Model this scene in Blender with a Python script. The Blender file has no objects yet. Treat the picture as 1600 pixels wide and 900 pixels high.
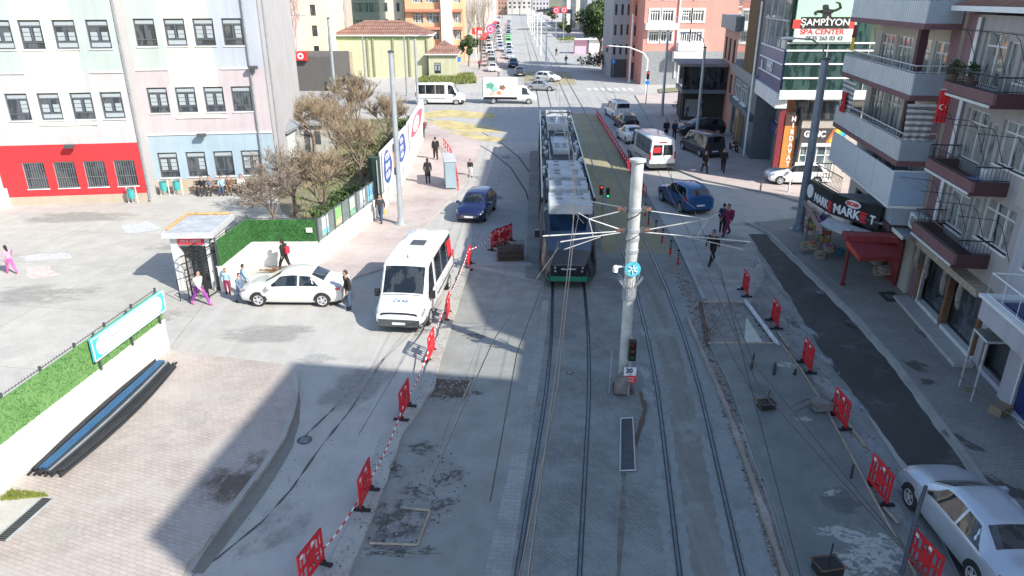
import bpy, bmesh, math, random
from mathutils import Vector, Matrix, Euler
R = math.radians
PI = math.pi
random.seed(7)
S = bpy.context.scene
COL = S.collection
# ---------------------------------------------------------------- camera, sky, sun, exposure
F, YH, CH = 1120.0, -5.0, 12.3
TH = math.atan((450 - YH) / F)
cT, sT = math.cos(TH), math.sin(TH)
cam = bpy.data.cameras.new('camera')
cam.sensor_width = 36
cam.lens = 36 * F / 1600
cam.clip_end = 4000
camo = bpy.data.objects.new('camera', cam)
COL.objects.link(camo)
camo.location = (0, 0, CH)
camo.rotation_euler = (R(90) - TH, 0, 0)
S.camera = camo
SUN_AZ, SUN_EL = -39.0, 36.0           # azimuth from +X towards +Y
w = bpy.data.worlds.new('World')
S.world = w
w.use_nodes = True
nt = w.node_tree
sky = nt.nodes.new('ShaderNodeTexSky')
sky.sky_type = 'NISHITA'
sky.sun_disc = False
sky.sun_elevation = R(SUN_EL)
sky.sun_rotation = R(90 - SUN_AZ)
sky.air_density = 1.0
sky.dust_density = 0.7
nt.links.new(sky.outputs[0], nt.nodes['Background'].inputs[0])
nt.nodes['Background'].inputs[1].default_value = 0.15
sl = bpy.data.lights.new('sun', 'SUN')
sl.energy = 4.6
sl.angle = R(0.5)
sl.color = (1, 0.945, 0.86)
slo = bpy.data.objects.new('sun', sl)
COL.objects.link(slo)
sd = Vector((math.cos(R(SUN_EL)) * math.cos(R(SUN_AZ)), math.cos(R(SUN_EL)) * math.sin(R(SUN_AZ)), math.sin(R(SUN_EL))))
slo.rotation_euler = sd.to_track_quat('Z', 'Y').to_euler()
slo.location = (30, -20, 40)
S.view_settings.view_transform = 'Standard'
S.view_settings.look = 'None'
S.view_settings.gamma = 1
S.view_settings.exposure = 0.76
S.render.resolution_x, S.render.resolution_y = 1024, 576
# ---------------------------------------------------------------- picture <-> place geometry (survey helpers)
def ray(x, y):
 u = (x - 800) / F
 v = (y - 450) / F
 return (u, cT - v * sT, -sT - v * cT)
def G(x, y, z=0):
 d = ray(x, y)
 t = (z - CH) / d[2]
 return (d[0] * t, d[1] * t)
def VP(a, d, x, y):
 """vertical plane through a with unit dir d -> (distance along, height)"""
 r = ray(x, y)
 det = -r[0] * d[1] + d[0] * r[1]
 t = (-a[0] * d[1] + d[0] * a[1]) / det
 k = (t * r[0] - a[0]) * d[0] + (t * r[1] - a[1]) * d[1]
 return (k, CH + t * r[2])
def unit(dx, dy):
 l = math.hypot(dx, dy)
 return (dx / l, dy / l)
# ---------------------------------------------------------------- materials
MATS = {}
def _new(name):
 m = bpy.data.materials.new(name)
 m.use_nodes = True
 return m, m.node_tree, m.node_tree.nodes['Principled BSDF']
def rgb(c):
 return (c[0], c[1], c[2], 1)
def noise(nt, scale, detail=4, coord=None, rough=0.6):
 n = nt.nodes.new('ShaderNodeTexNoise')
 n.inputs['Scale'].default_value = scale
 n.inputs['Detail'].default_value = detail
 n.inputs['Roughness'].default_value = rough
 if coord is not None:
  nt.links.new(coord, n.inputs['Vector'])
 return n
def ramp(nt, inp, p0, p1, c0=(0, 0, 0), c1=(1, 1, 1)):
 r = nt.nodes.new('ShaderNodeValToRGB')
 r.color_ramp.elements[0].position = p0
 r.color_ramp.elements[1].position = p1
 r.color_ramp.elements[0].color = rgb(c0)
 r.color_ramp.elements[1].color = rgb(c1)
 nt.links.new(inp, r.inputs[0])
 return r
def mixc(nt, fac, a, b, mode='MIX'):
 m = nt.nodes.new('ShaderNodeMix')
 m.data_type = 'RGBA'
 m.blend_type = mode
 for s, v in ((m.inputs[0], fac), (m.inputs[6], a), (m.inputs[7], b)):
  if hasattr(v, 'is_output') or hasattr(v, 'links'):
   nt.links.new(v, s)
  elif isinstance(v, (tuple, list)):
   s.default_value = rgb(v)
  else:
   s.default_value = v
 return m.outputs[2]
def objcoord(nt, scale=(1, 1, 1), rot=(0, 0, 0), loc=(0, 0, 0)):
 tc = nt.nodes.new('ShaderNodeTexCoord')
 mp = nt.nodes.new('ShaderNodeMapping')
 mp.inputs['Scale'].default_value = scale
 mp.inputs['Rotation'].default_value = rot
 mp.inputs['Location'].default_value = loc
 nt.links.new(tc.outputs['Object'], mp.inputs[0])
 return mp.outputs[0]
def bump(nt, bs, height, strength=0.3, dist=0.02):
 b = nt.nodes.new('ShaderNodeBump')
 b.inputs['Strength'].default_value = strength
 b.inputs['Distance'].default_value = dist
 nt.links.new(height, b.inputs['Height'])
 nt.links.new(b.outputs[0], bs.inputs['Normal'])
def M(name, c, rough=0.6, metal=0.0, var=0.12, sc=3.0, coat=0.0, bmp=0.0):
 """general surface: colour with soft wear"""
 if name in MATS:
  return MATS[name]
 m, nt, b = _new(name)
 b.inputs['Roughness'].default_value = rough
 b.inputs['Metallic'].default_value = metal
 if coat:
  b.inputs['Coat Weight'].default_value = coat
  b.inputs['Coat Roughness'].default_value = 0.06
 if var > 0:
  co = objcoord(nt)
  n = noise(nt, sc, 6, co)
  d = tuple(max(0, x * (1 - var * 1.6)) for x in c)
  l = tuple(min(1, x * (1 + var)) for x in c)
  r = ramp(nt, n.outputs[0], 0.3, 0.7, d, l)
  nt.links.new(r.outputs[0], b.inputs['Base Color'])
  if bmp:
   n2 = noise(nt, sc * 12, 4, co)
   bump(nt, b, n2.outputs[0], bmp, 0.01)
 else:
  b.inputs['Base Color'].default_value = rgb(c)
 MATS[name] = m
 return m
def emis(name, c, s):
 m, nt, b = _new(name)
 b.inputs['Base Color'].default_value = rgb(c)
 b.inputs['Emission Color'].default_value = rgb(c)
 b.inputs['Emission Strength'].default_value = s
 MATS[name] = m
 return m
def ground_mat(name, base, alt, big=0.12, mid=1.1, fine=9, stain=None, stain_amt=0.55, crack=0.0, slab=None, rough=0.85, streak=None, wet=0.0):
 m, nt, b = _new(name)
 co = objcoord(nt)
 n1 = noise(nt, big, 5, co)
 r1 = ramp(nt, n1.outputs[0], 0.35, 0.65)
 c = mixc(nt, r1.outputs[0], base, alt)
 n2 = noise(nt, mid, 8, co, 0.7)
 r2 = ramp(nt, n2.outputs[0], 0.25, 0.75, (0.80, 0.80, 0.80), (1.12, 1.12, 1.12))
 c = mixc(nt, 1.0, c, r2.outputs[0], 'MULTIPLY')
 n3 = noise(nt, fine, 8, co, 0.75)
 r3 = ramp(nt, n3.outputs[0], 0.2, 0.8, (0.86, 0.86, 0.86), (1.1, 1.1, 1.1))
 c = mixc(nt, 1.0, c, r3.outputs[0], 'MULTIPLY')
 if stain:
  n4 = noise(nt, 0.55, 9, objcoord(nt, (1, 1, 1), loc=(3.1, 7.7, 0)), 0.75)
  r4 = ramp(nt, n4.outputs[0], 0.52, 0.64)
  mm = nt.nodes.new('ShaderNodeMath'); mm.operation = 'MULTIPLY'; mm.inputs[1].default_value = stain_amt
  nt.links.new(r4.outputs[0], mm.inputs[0])
  c = mixc(nt, mm.outputs[0], c, stain)
 if streak:   # long wheel marks running with the street
  n5 = noise(nt, 1.3, 6, objcoord(nt, (1.6, 0.06, 1), (0, 0, R(6))), 0.65)
  r5 = ramp(nt, n5.outputs[0], 0.42, 0.62)
  mm = nt.nodes.new('ShaderNodeMath'); mm.operation = 'MULTIPLY'; mm.inputs[1].default_value = 0.5
  nt.links.new(r5.outputs[0], mm.inputs[0])
  c = mixc(nt, mm.outputs[0], c, streak)
 if crack:
  v = nt.nodes.new('ShaderNodeTexVoronoi')
  v.feature = 'DISTANCE_TO_EDGE'
  v.inputs['Scale'].default_value = crack
  nd = noise(nt, 1.5, 6, co)
  mx = mixc(nt, 0.35, co, nd.outputs[1])
  nt.links.new(mx, v.inputs['Vector'])
  r5 = ramp(nt, v.outputs[0], 0.0, 0.012, (0.6, 0.6, 0.6), (1, 1, 1))
  c = mixc(nt, 1.0, c, r5.outputs[0], 'MULTIPLY')
 if slab:
  bt = nt.nodes.new('ShaderNodeTexBrick')
  bt.offset = 0
  bt.inputs['Scale'].default_value = 1
  bt.inputs['Brick Width'].default_value = slab[0]
  bt.inputs['Row Height'].default_value = slab[1]
  bt.inputs['Mortar Size'].default_value = 0.015
  bt.inputs['Color1'].default_value = (1, 1, 1, 1)
  bt.inputs['Color2'].default_value = (0.93, 0.93, 0.93, 1)
  bt.inputs['Mortar'].default_value = (0.6, 0.6, 0.6, 1)
  nt.links.new(objcoord(nt, rot=(0, 0, R(slab[2]))), bt.inputs['Vector'])
  c = mixc(nt, 1.0, c, bt.outputs[0], 'MULTIPLY')
 nt.links.new(c, b.inputs['Base Color'])
 b.inputs['Roughness'].default_value = rough
 if wet:
  rr = ramp(nt, n2.outputs[0], 0.4, 0.6, (rough, rough, rough), (wet, wet, wet))
  nt.links.new(rr.outputs[0], b.inputs['Roughness'])
 bump(nt, b, n3.outputs[0], 0.35, 0.02)
 MATS[name] = m
 return m
def paver_mat(name, c1, c2, mortar, bw=0.2, bh=0.1, rot=0, dirt=None, dirt_amt=0.6, ms=0.008, bias=0.0):
 m, nt, b = _new(name)
 bt = nt.nodes.new('ShaderNodeTexBrick')
 bt.inputs['Scale'].default_value = 1
 bt.inputs['Brick Width'].default_value = bw
 bt.inputs['Row Height'].default_value = bh
 bt.inputs['Mortar Size'].default_value = ms
 bt.inputs['Bias'].default_value = bias
 bt.inputs['Color1'].default_value = rgb(c1)
 bt.inputs['Color2'].default_value = rgb(c2)
 bt.inputs['Mortar'].default_value = rgb(mortar)
 co = objcoord(nt, rot=(0, 0, R(rot)))
 nt.links.new(co, bt.inputs['Vector'])
 n1 = noise(nt, 0.22, 7, co, 0.7)
 r1 = ramp(nt, n1.outputs[0], 0.35, 0.65, (0.78, 0.78, 0.78), (1.12, 1.12, 1.12))
 c = mixc(nt, 1.0, bt.outputs[0], r1.outputs[0], 'MULTIPLY')
 if dirt:
  n2 = noise(nt, 0.5, 9, objcoord(nt, loc=(5, 2, 0)), 0.75)
  r2 = ramp(nt, n2.outputs[0], 0.45, 0.62)
  mm = nt.nodes.new('ShaderNodeMath'); mm.operation = 'MULTIPLY'; mm.inputs[1].default_value = dirt_amt
  nt.links.new(r2.outputs[0], mm.inputs[0])
  c = mixc(nt, mm.outputs[0], c, dirt)
 nt.links.new(c, b.inputs['Base Color'])
 b.inputs['Roughness'].default_value = 0.85
 bump(nt, b, bt.outputs[1], 0.25, -0.01)
 MATS[name] = m
 return m
def glass_mat(name, dark=(0.02, 0.03, 0.035), light=(0.3, 0.33, 0.33), amt=0.4, sc=1.2, rough=0.06):
 """window glass with curtains and room shapes behind it"""
 m, nt, b = _new(name)
 tc = nt.nodes.new('ShaderNodeTexCoord')
 oi = nt.nodes.new('ShaderNodeObjectInfo')
 mp = nt.nodes.new('ShaderNodeVectorMath'); mp.operation = 'ADD'
 sv = nt.nodes.new('ShaderNodeVectorMath'); sv.operation = 'SCALE'; sv.inputs[3].default_value = 0.37
 nt.links.new(oi.outputs['Location'], sv.inputs[0])
 nt.links.new(tc.outputs['Object'], mp.inputs[0])
 nt.links.new(sv.outputs[0], mp.inputs[1])
 m2 = nt.nodes.new('ShaderNodeMapping')
 m2.inputs['Scale'].default_value = (2.2, 2.2, 0.6)
 nt.links.new(mp.outputs[0], m2.inputs[0])
 n = noise(nt, sc, 3, m2.outputs[0])
 r = ramp(nt, n.outputs[0], 0.62 - amt * 0.35, 0.66 - amt * 0.3, dark, light)
 n2 = noise(nt, 14, 2, m2.outputs[0])
 r2 = ramp(nt, n2.outputs[0], 0.3, 0.7, (0.7, 0.7, 0.7), (1.1, 1.1, 1.1))
 c = mixc(nt, 1.0, r.outputs[0], r2.outputs[0], 'MULTIPLY')
 nt.links.new(c, b.inputs['Base Color'])
 b.inputs['Roughness'].default_value = rough
 b.inputs['Coat Weight'].default_value = 0.6
 b.inputs['Coat Roughness'].default_value = 0.02
 MATS[name] = m
 return m
# ---------------------------------------------------------------- mesh builder
class MB:
 def __init__(s):
  s.v = []; s.f = []; s.mi = []; s.mats = []; s.sm = []
 def m(s, mat):
  if mat not in s.mats:
   s.mats.append(mat)
  return s.mats.index(mat)
 def face(s, pts, mat, smooth=False):
  n = len(s.v)
  s.v += [tuple(p) for p in pts]
  s.f.append(tuple(range(n, n + len(pts))))
  s.mi.append(s.m(mat)); s.sm.append(smooth)
 def raw(s, vs, fs, mat, smooth=False):
  n = len(s.v)
  s.v += [tuple(p) for p in vs]
  k = s.m(mat)
  for f in fs:
   s.f.append(tuple(n + i for i in f)); s.mi.append(k); s.sm.append(smooth)
 def box(s, x0, x1, y0, y1, z0, z1, mat, rz=0, o=None):
  vs = [(x, y, z) for z in (z0, z1) for x, y in ((x0, y0), (x1, y0), (x1, y1), (x0, y1))]
  if rz:
   o = o or ((x0 + x1) / 2, (y0 + y1) / 2)
   c, q = math.cos(rz), math.sin(rz)
   vs = [(o[0] + (x - o[0]) * c - (y - o[1]) * q, o[1] + (x - o[0]) * q + (y - o[1]) * c, z) for x, y, z in vs]
  s.raw(vs, [(3, 2, 1, 0), (4, 5, 6, 7), (0, 1, 5, 4), (1, 2, 6, 5), (2, 3, 7, 6), (3, 0, 4, 7)], mat)
  return s
 def prism(s, pts, z0, z1, mat, side=None, bottom=True):
  n = len(pts)
  a = sum(pts[i][0] * pts[(i + 1) % n][1] - pts[(i + 1) % n][0] * pts[i][1] for i in range(n))
  if a < 0:
   pts = pts[::-1]
  s.face([(x, y, z1) for x, y in pts], mat)
  if bottom:
   s.face([(x, y, z0) for x, y in pts[::-1]], mat)
  for i in range(n):
   a, b = pts[i], pts[(i + 1) % n]
   s.face([(a[0], a[1], z0), (b[0], b[1], z0), (b[0], b[1], z1), (a[0], a[1], z1)], side or mat)
  return s
 def tube(s, pts, r, mat, n=6, caps=True, smooth=True):
  """tube through pts; r number or list"""
  pts = [Vector(p) for p in pts]
  rr = r if isinstance(r, (list, tuple)) else [r] * len(pts)
  rings = []
  up0 = None
  for i, p in enumerate(pts):
   d = (pts[min(i + 1, len(pts) - 1)] - pts[max(i - 1, 0)])
   if d.length < 1e-9:
    d = Vector((0, 0, 1))
   d.normalize()
   if up0 is None:
    up0 = Vector((0, 0, 1)) if abs(d.z) < 0.9 else Vector((1, 0, 0))
   a = d.cross(up0)
   if a.length < 1e-4:
    a = d.cross(Vector((0, 1, 0)))
   a.normalize()
   b = a.cross(d); b.normalize()
   up0 = b
   rings.append([p + (a * math.cos(2 * PI * k / n) + b * math.sin(2 * PI * k / n)) * rr[i] for k in range(n)])
  vs = [v for rg in rings for v in rg]
  fs = []
  for i in range(len(pts) - 1):
   for k in range(n):
    k2 = (k + 1) % n
    fs.append((i * n + k, i * n + k2, (i + 1) * n + k2, (i + 1) * n + k))
  s.raw(vs, fs, mat, smooth)
  if caps:
   s.face(rings[0], mat)
   s.face(rings[-1][::-1], mat)
  return s
 def lathe(s, prof, mat, n=16, o=(0, 0, 0), axis='z', smooth=True):
  """prof: list of (r, h)"""
  vs = []
  for r, h in prof:
   for k in range(n):
    c, q = math.cos(2 * PI * k / n) * r, math.sin(2 * PI * k / n) * r
    if axis == 'z': p = (c, q, h)
    elif axis == 'y': p = (c, h, q)
    else: p = (h, c, q)
    vs.append((p[0] + o[0], p[1] + o[1], p[2] + o[2]))
  fs = []
  for i in range(len(prof) - 1):
   for k in range(n):
    k2 = (k + 1) % n
    fs.append((i * n + k, i * n + k2, (i + 1) * n + k2, (i + 1) * n + k))
  s.raw(vs, fs, mat, smooth)
  return s
 def sph(s, c, r, mat, n=10, sc=(1, 1, 1)):
  pr = []
  k = max(4, n // 2 + 1)
  vs = []; fs = []
  for i in range(k + 1):
   a = PI * i / k
   for j in range(n):
    b = 2 * PI * j / n
    vs.append((c[0] + r * sc[0] * math.sin(a) * math.cos(b), c[1] + r * sc[1] * math.sin(a) * math.sin(b), c[2] + r * sc[2] * math.cos(a)))
  for i in range(k):
   for j in range(n):
    fs.append((i * n + j, (i + 1) * n + j, (i + 1) * n + (j + 1) % n, i * n + (j + 1) % n))
  s.raw(vs, fs, mat, True)
  return s
 def mesh(s, name, clean=False, bevel=0, sharp=40):
  me = bpy.data.meshes.new(name)
  me.from_pydata(s.v, [], s.f)
  for m in s.mats:
   me.materials.append(m)
  me.polygons.foreach_set('material_index', s.mi)
  me.polygons.foreach_set('use_smooth', s.sm)
  if clean or bevel:
   bm = bmesh.new(); bm.from_mesh(me)
   bmesh.ops.remove_doubles(bm, verts=bm.verts, dist=1e-4)
   bmesh.ops.recalc_face_normals(bm, faces=bm.faces)
   if bevel:
    es = [e for e in bm.edges if e.is_manifold and e.calc_face_angle(0) > R(30)]
    bmesh.ops.bevel(bm, geom=es, offset=bevel, segments=2, affect='EDGES', profile=0.5, clamp_overlap=True)
   bm.to_mesh(me); bm.free()
  if any(s.sm):
   try:
    me.set_sharp_from_angle(angle=R(sharp))
   except Exception:
    pass
  me.update()
  return me
 def build(s, name, parent=None, label=None, cat=None, group=None, kind=None, loc=None, rz=0, **k):
  o = bpy.data.objects.new(name, s.mesh(name, **k))
  COL.objects.link(o)
  if parent is not None:
   o.parent = parent
  if loc is not None:
   o.location = loc
  if rz:
   o.rotation_euler = (0, 0, rz)
  tag(o, label, cat, group, kind)
  return o
def tag(o, label=None, cat=None, group=None, kind=None):
 if label: o['label'] = label
 if cat: o['category'] = cat
 if group: o['group'] = group
 if kind: o['kind'] = kind
 return o
def T(name, label, cat, loc=(0, 0, 0), rz=0, group=None):
 o = bpy.data.objects.new(name, None)
 o.empty_display_size = 0.3
 COL.objects.link(o)
 o.location = loc
 o.rotation_euler = (0, 0, rz)
 return tag(o, label, cat, group)
def kids(o):
 return [c for c in CH_MAP.get(o.name, [])]
CH_MAP = {}
def tree_of(o):
 """children snapshot of a prototype"""
 allk = {}
 for q in bpy.data.objects:
  if q.parent is not None:
   allk.setdefault(q.parent.name, []).append(q)
 return allk
def dup(root, loc=None, rz=None, label=None, group=None, kidmap=None, swap=None, scale=None):
 km = kidmap or tree_of(root)
 def cp(o, par):
  c = o.copy()
  COL.objects.link(c)
  c.parent = par
  if swap and c.type == 'MESH':
   for i, sl_ in enumerate(c.material_slots):
    nm_ = sl_.material.name if sl_.material else ''
    if nm_ in swap:
     sl_.link = 'OBJECT'
     sl_.material = swap[nm_]
  for ch in km.get(o.name, []):
   cp(ch, c)
  return c
 r = cp(root, root.parent)
 if loc is not None: r.location = loc
 if rz is not None: r.rotation_euler = (0, 0, rz)
 if scale is not None: r.scale = (scale, scale, scale)
 if label: r['label'] = label
 if group: r['group'] = group
 return r
def text(parent, body, size, mat, loc, rot=(R(90), 0, 0), ext=0.012, name='lettering', align='CENTER', shear=0, sx=1, bold=0.0):
 c = bpy.data.curves.new(name, 'FONT')
 c.body = body
 c.size = size
 c.extrude = ext
 c.offset = bold
 c.align_x = align
 c.align_y = 'CENTER'
 c.shear = shear
 tmp = bpy.data.objects.new('tmp', c)
 COL.objects.link(tmp)
 me = bpy.data.meshes.new_from_object(tmp.evaluated_get(bpy.context.evaluated_depsgraph_get()))
 bpy.data.objects.remove(tmp)
 me.materials.clear()
 me.materials.append(mat)
 o = bpy.data.objects.new(name, me)
 COL.objects.link(o)
 o.parent = parent
 o.location = loc
 o.rotation_euler = rot
 o.scale = (sx, 1, 1)
 return o
white = M('white_paint', (0.78, 0.79, 0.78), 0.5, var=0.05)
offwhite = M('offwhite', (0.66, 0.66, 0.63), 0.6, var=0.08)
black = M('black_paint', (0.02, 0.02, 0.022), 0.45, var=0.1)
rubber = M('rubber', (0.025, 0.025, 0.027), 0.85, var=0.15)
dgrey = M('dark_grey', (0.07, 0.075, 0.08), 0.5)
mgrey = M('mid_grey', (0.25, 0.26, 0.27), 0.55)
lgrey = M('light_grey', (0.5, 0.51, 0.52), 0.5)
galv = M('galvanised_steel', (0.42, 0.46, 0.49), 0.42, 0.35, var=0.1, sc=1.5)
steel = M('steel', (0.5, 0.52, 0.55), 0.3, 0.9, var=0.08)
redp = M('red_plastic', (0.62, 0.02, 0.03), 0.4, var=0.12, sc=2)
red = M('red_paint', (0.7, 0.03, 0.03), 0.5, var=0.06)
maroon = M('maroon_paint', (0.12, 0.035, 0.045), 0.6, var=0.12)
rust = M('rusty_brown', (0.16, 0.09, 0.06), 0.85, var=0.3)
wood = M('raw_wood', (0.4, 0.33, 0.25), 0.8, var=0.2, sc=5)
brownw = M('brown_wood', (0.2, 0.11, 0.06), 0.6, var=0.2, sc=5)
cglass = glass_mat('car_glass', (0.01, 0.014, 0.018), (0.045, 0.052, 0.056), 0.4, 1.0, 0.04)
lampglass = M('lamp_glass', (0.32, 0.35, 0.38), 0.1, 0.4, var=0.0, coat=0.6)
tailred = M('tail_lamp_red', (0.45, 0.01, 0.015), 0.15, var=0, coat=0.6)
plate = M('number_plate', (0.72, 0.72, 0.7), 0.4, var=0.05)
chrome = M('bright_metal', (0.7, 0.71, 0.72), 0.18, 1.0, var=0)
# ---------------------------------------------------------------- ground
g_dust = ground_mat('dusty_concrete', (0.46, 0.445, 0.405), (0.40, 0.39, 0.36), stain=(0.36, 0.35, 0.33), stain_amt=0.3, streak=(0.46, 0.45, 0.43))
g_yard = ground_mat('yard_concrete', (0.49, 0.475, 0.43), (0.42, 0.41, 0.38), stain=(0.36, 0.35, 0.33), stain_amt=0.5, slab=(6, 5, 8))
g_fresh = ground_mat('fresh_concrete', (0.30, 0.305, 0.28), (0.25, 0.255, 0.235), stain=(0.2, 0.2, 0.19), stain_amt=0.45, rough=0.7, wet=0.45)
g_wet = ground_mat('damp_concrete_slab', (0.175, 0.195, 0.185), (0.15, 0.17, 0.165), stain=(0.24, 0.255, 0.24), stain_amt=0.4, rough=0.6, wet=0.4)
g_dirt = ground_mat('construction_dirt', (0.17, 0.165, 0.15), (0.22, 0.22, 0.205), stain=(0.12, 0.11, 0.095), stain_amt=0.6, streak=(0.36, 0.385, 0.39), rough=0.8, wet=0.5)
g_asph = ground_mat('old_dark_asphalt', (0.045, 0.046, 0.042), (0.075, 0.075, 0.068), stain=(0.17, 0.165, 0.15), stain_amt=0.6, rough=0.8)
g_soil = ground_mat('brown_soil', (0.14, 0.1, 0.075), (0.1, 0.08, 0.06), mid=3, stain=(0.24, 0.21, 0.17), rough=0.95)
g_kerb = ground_mat('kerb_stone', (0.42, 0.41, 0.38), (0.36, 0.35, 0.33), big=0.6, stain=(0.26, 0.25, 0.22), stain_amt=0.5)
g_pink = paver_mat('pink_paver', (0.46, 0.40, 0.36), (0.40, 0.345, 0.31), (0.28, 0.245, 0.22), 0.24, 0.12, 20, (0.45, 0.42, 0.385), 0.6)
g_walk = paver_mat('reddish_pavement', (0.48, 0.40, 0.37), (0.44, 0.37, 0.345), (0.42, 0.35, 0.33), 0.4, 0.4, 12, (0.5, 0.46, 0.42), 0.5)
g_grey = paver_mat('grey_paver', (0.31, 0.30, 0.27), (0.255, 0.25, 0.225), (0.17, 0.165, 0.15), 0.26, 0.13, -9, (0.22, 0.215, 0.2), 0.6)
g_track = paver_mat('track_paver', (0.235, 0.25, 0.24), (0.19, 0.205, 0.195), (0.13, 0.14, 0.13), 0.22, 0.11, 44, (0.28, 0.30, 0.29), 0.7)
g_trackl = paver_mat('track_edge_paver', (0.34, 0.345, 0.33), (0.29, 0.295, 0.285), (0.22, 0.22, 0.21), 0.28, 0.14, 4, (0.38, 0.38, 0.36), 0.5)
g_yel = paver_mat('yellow_coated_track', (0.38, 0.335, 0.18), (0.34, 0.305, 0.18), (0.25, 0.235, 0.16), 0.22, 0.11, 44, (0.25, 0.25, 0.2), 0.75)
g_yel2 = M('yellow_road_paint', (0.52, 0.43, 0.2), 0.8, var=0.2, sc=0.8)
g_rail = M('rail_steel', (0.2, 0.21, 0.22), 0.3, 0.85, var=0.15)
g_groove = M('rail_groove', (0.05, 0.052, 0.052), 0.8, var=0.2)
g_road = ground_mat('pale_worn_road', (0.40, 0.40, 0.38), (0.34, 0.34, 0.33), stain=(0.27, 0.27, 0.26), stain_amt=0.4, streak=(0.46, 0.45, 0.43))
def sheet(name, pts, z, mat, thick=None, jag=0, side=None, label=None, cat=None, kind='structure'):
 pts = [tuple(p) for p in pts]
 if jag:
  out = []
  for i in range(len(pts)):
   a, b = pts[i], pts[(i + 1) % len(pts)]
   L = math.dist(a, b)
   k = max(1, min(40, int(L / 0.5)))
   for j in range(k):
    t = j / k
    out.append((a[0] + (b[0] - a[0]) * t + random.uniform(-jag, jag), a[1] + (b[1] - a[1]) * t + random.uniform(-jag, jag)))
  pts = out
 mb = MB()
 if thick:
  mb.prism(pts, z - thick, z, mat, side, bottom=False)
 else:
  n = len(pts)
  a = sum(pts[i][0] * pts[(i + 1) % n][1] - pts[(i + 1) % n][0] * pts[i][1] for i in range(n))
  if a < 0: pts = pts[::-1]
  mb.face([(x, y, z) for x, y in pts], mat)
 me = mb.mesh(name)
 bm = bmesh.new(); bm.from_mesh(me)
 big = [f for f in bm.faces if len(f.verts) > 4]
 if big:
  bmesh.ops.triangulate(bm, faces=big, ngon_method='EAR_CLIP')
 bm.to_mesh(me); bm.free()
 o = bpy.data.objects.new(name, me)
 COL.objects.link(o)
 return tag(o, label, cat, None, kind)
def px(*ps):
 return [G(x, y) for x, y in ps]
def strip(name, line, wdt, z0, z1, mat, kind='structure', jag=0, **k):
 """ribbon of width wdt along a ground polyline"""
 mb = MB()
 L = []; Rr = []
 for i, p in enumerate(line):
  a = line[max(i - 1, 0)]; b = line[min(i + 1, len(line) - 1)]
  d = unit(b[0] - a[0], b[1] - a[1])
  h = wdt / 2 + (random.uniform(-jag, jag) if jag else 0)
  L.append((p[0] - d[1] * h, p[1] + d[0] * h)); Rr.append((p[0] + d[1] * h, p[1] - d[0] * h))
 for i in range(len(line) - 1):
  mb.face([(*Rr[i], z1), (*Rr[i + 1], z1), (*L[i + 1], z1), (*L[i], z1)], mat)
  if z1 - z0 > 0.01:
   mb.face([(*Rr[i], z0), (*Rr[i + 1], z0), (*Rr[i + 1], z1), (*Rr[i], z1)], mat)
   mb.face([(*L[i + 1], z0), (*L[i], z0), (*L[i], z1), (*L[i + 1], z1)], mat)
 if z1 - z0 > 0.01:
  mb.face([(*L[0], z0), (*Rr[0], z0), (*Rr[0], z1), (*L[0], z1)], mat)
  mb.face([(*Rr[-1], z0), (*L[-1], z0), (*L[-1], z1), (*Rr[-1], z1)], mat)
 return mb.build(name, kind=kind, **k)
def dense(line, step=1.0):
 out = []
 for i in range(len(line) - 1):
  a, b = line[i], line[i + 1]
  k = max(1, int(math.dist(a, b) / step))
  out += [(a[0] + (b[0] - a[0]) * j / k, a[1] + (b[1] - a[1]) * j / k) for j in range(k)]
 return out + [line[-1]]
sheet('ground', [(-900, -60), (900, -60), (900, 1500), (-900, 1500)], 0, g_dust)
sheet('school_yard', [(-13.75, 15.6), (-14.4, 8), (-60, 0), (-60, 60), (-8.6, 66), (-8.4, 41.6), (-9.7, 33.3), (-12.9, 33.2), (-13.4, 29.6), (-12.95, 24.0)], 0.004, g_yard)
RT = [(-30, -1.6), (0, 2.3), (12.7, 3.84), (20.7, 4.86), (25, 5.27), (30, 5.58), (35, 5.75), (42, 5.96), (50, 6.2), (67, 6.7), (98, 7.15), (150, 7.6), (240, 8.1), (450, 9.0), (700, 10)]
def railx(Y):
 for i in range(len(RT) - 1):
  if Y <= RT[i + 1][0]:
   a, b = RT[i], RT[i + 1]
   t = (Y - a[0]) / (b[0] - a[0])
   return a[1] + (b[1] - a[1]) * t
 return RT[-1][1]
YS = [-20, 0, 6, 12] + [12 + 1.5 * i for i in range(1, 40)] + [80, 90, 100, 120, 150, 200, 260, 350, 450, 600]
def along(off, y0=-20, y1=600):
 return [(railx(y) + off, y) for y in YS if y0 <= y <= y1]
rd = ground_mat('far_street', (0.40, 0.405, 0.39), (0.36, 0.365, 0.36), stain=(0.3, 0.3, 0.3), stain_amt=0.3)
sheet('road', along(-9.2, 66) + along(11.5, 66)[::-1], 0.004, rd)
sheet('cross_road', [(-70, 86), (70, 80), (70, 100), (-70, 104)], 0.008, g_road)
g_curve = px((757, 905), (780, 800), (800, 715), (822, 620), (836, 545), (845, 470), (850, 440))
sheet('track_bed', [G(740, 960)] + g_curve + along(-5.0, 31, 62) + along(3.0, 18, 62)[::-1] + px((1110, 620), (1160, 760), (1205, 905), (1225, 960)), 0.012, g_track)
sheet('track_edge_paving', [G(753, 915)] + px((775, 820), (796, 730), (822, 620), (836, 545), (847, 470), (858, 470), (850, 545), (838, 620), (818, 760), (795, 915)), 0.016, g_trackl)
sheet('yellow_track_box', [(railx(y) - 1.0, y) for y in (35, 36.5, 38, 42, 50, 58, 66, 74, 83)] + [(railx(y) + 2.45, y) for y in (83, 74, 66, 58, 50, 42, 38, 35)], 0.016, g_yel)
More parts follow.
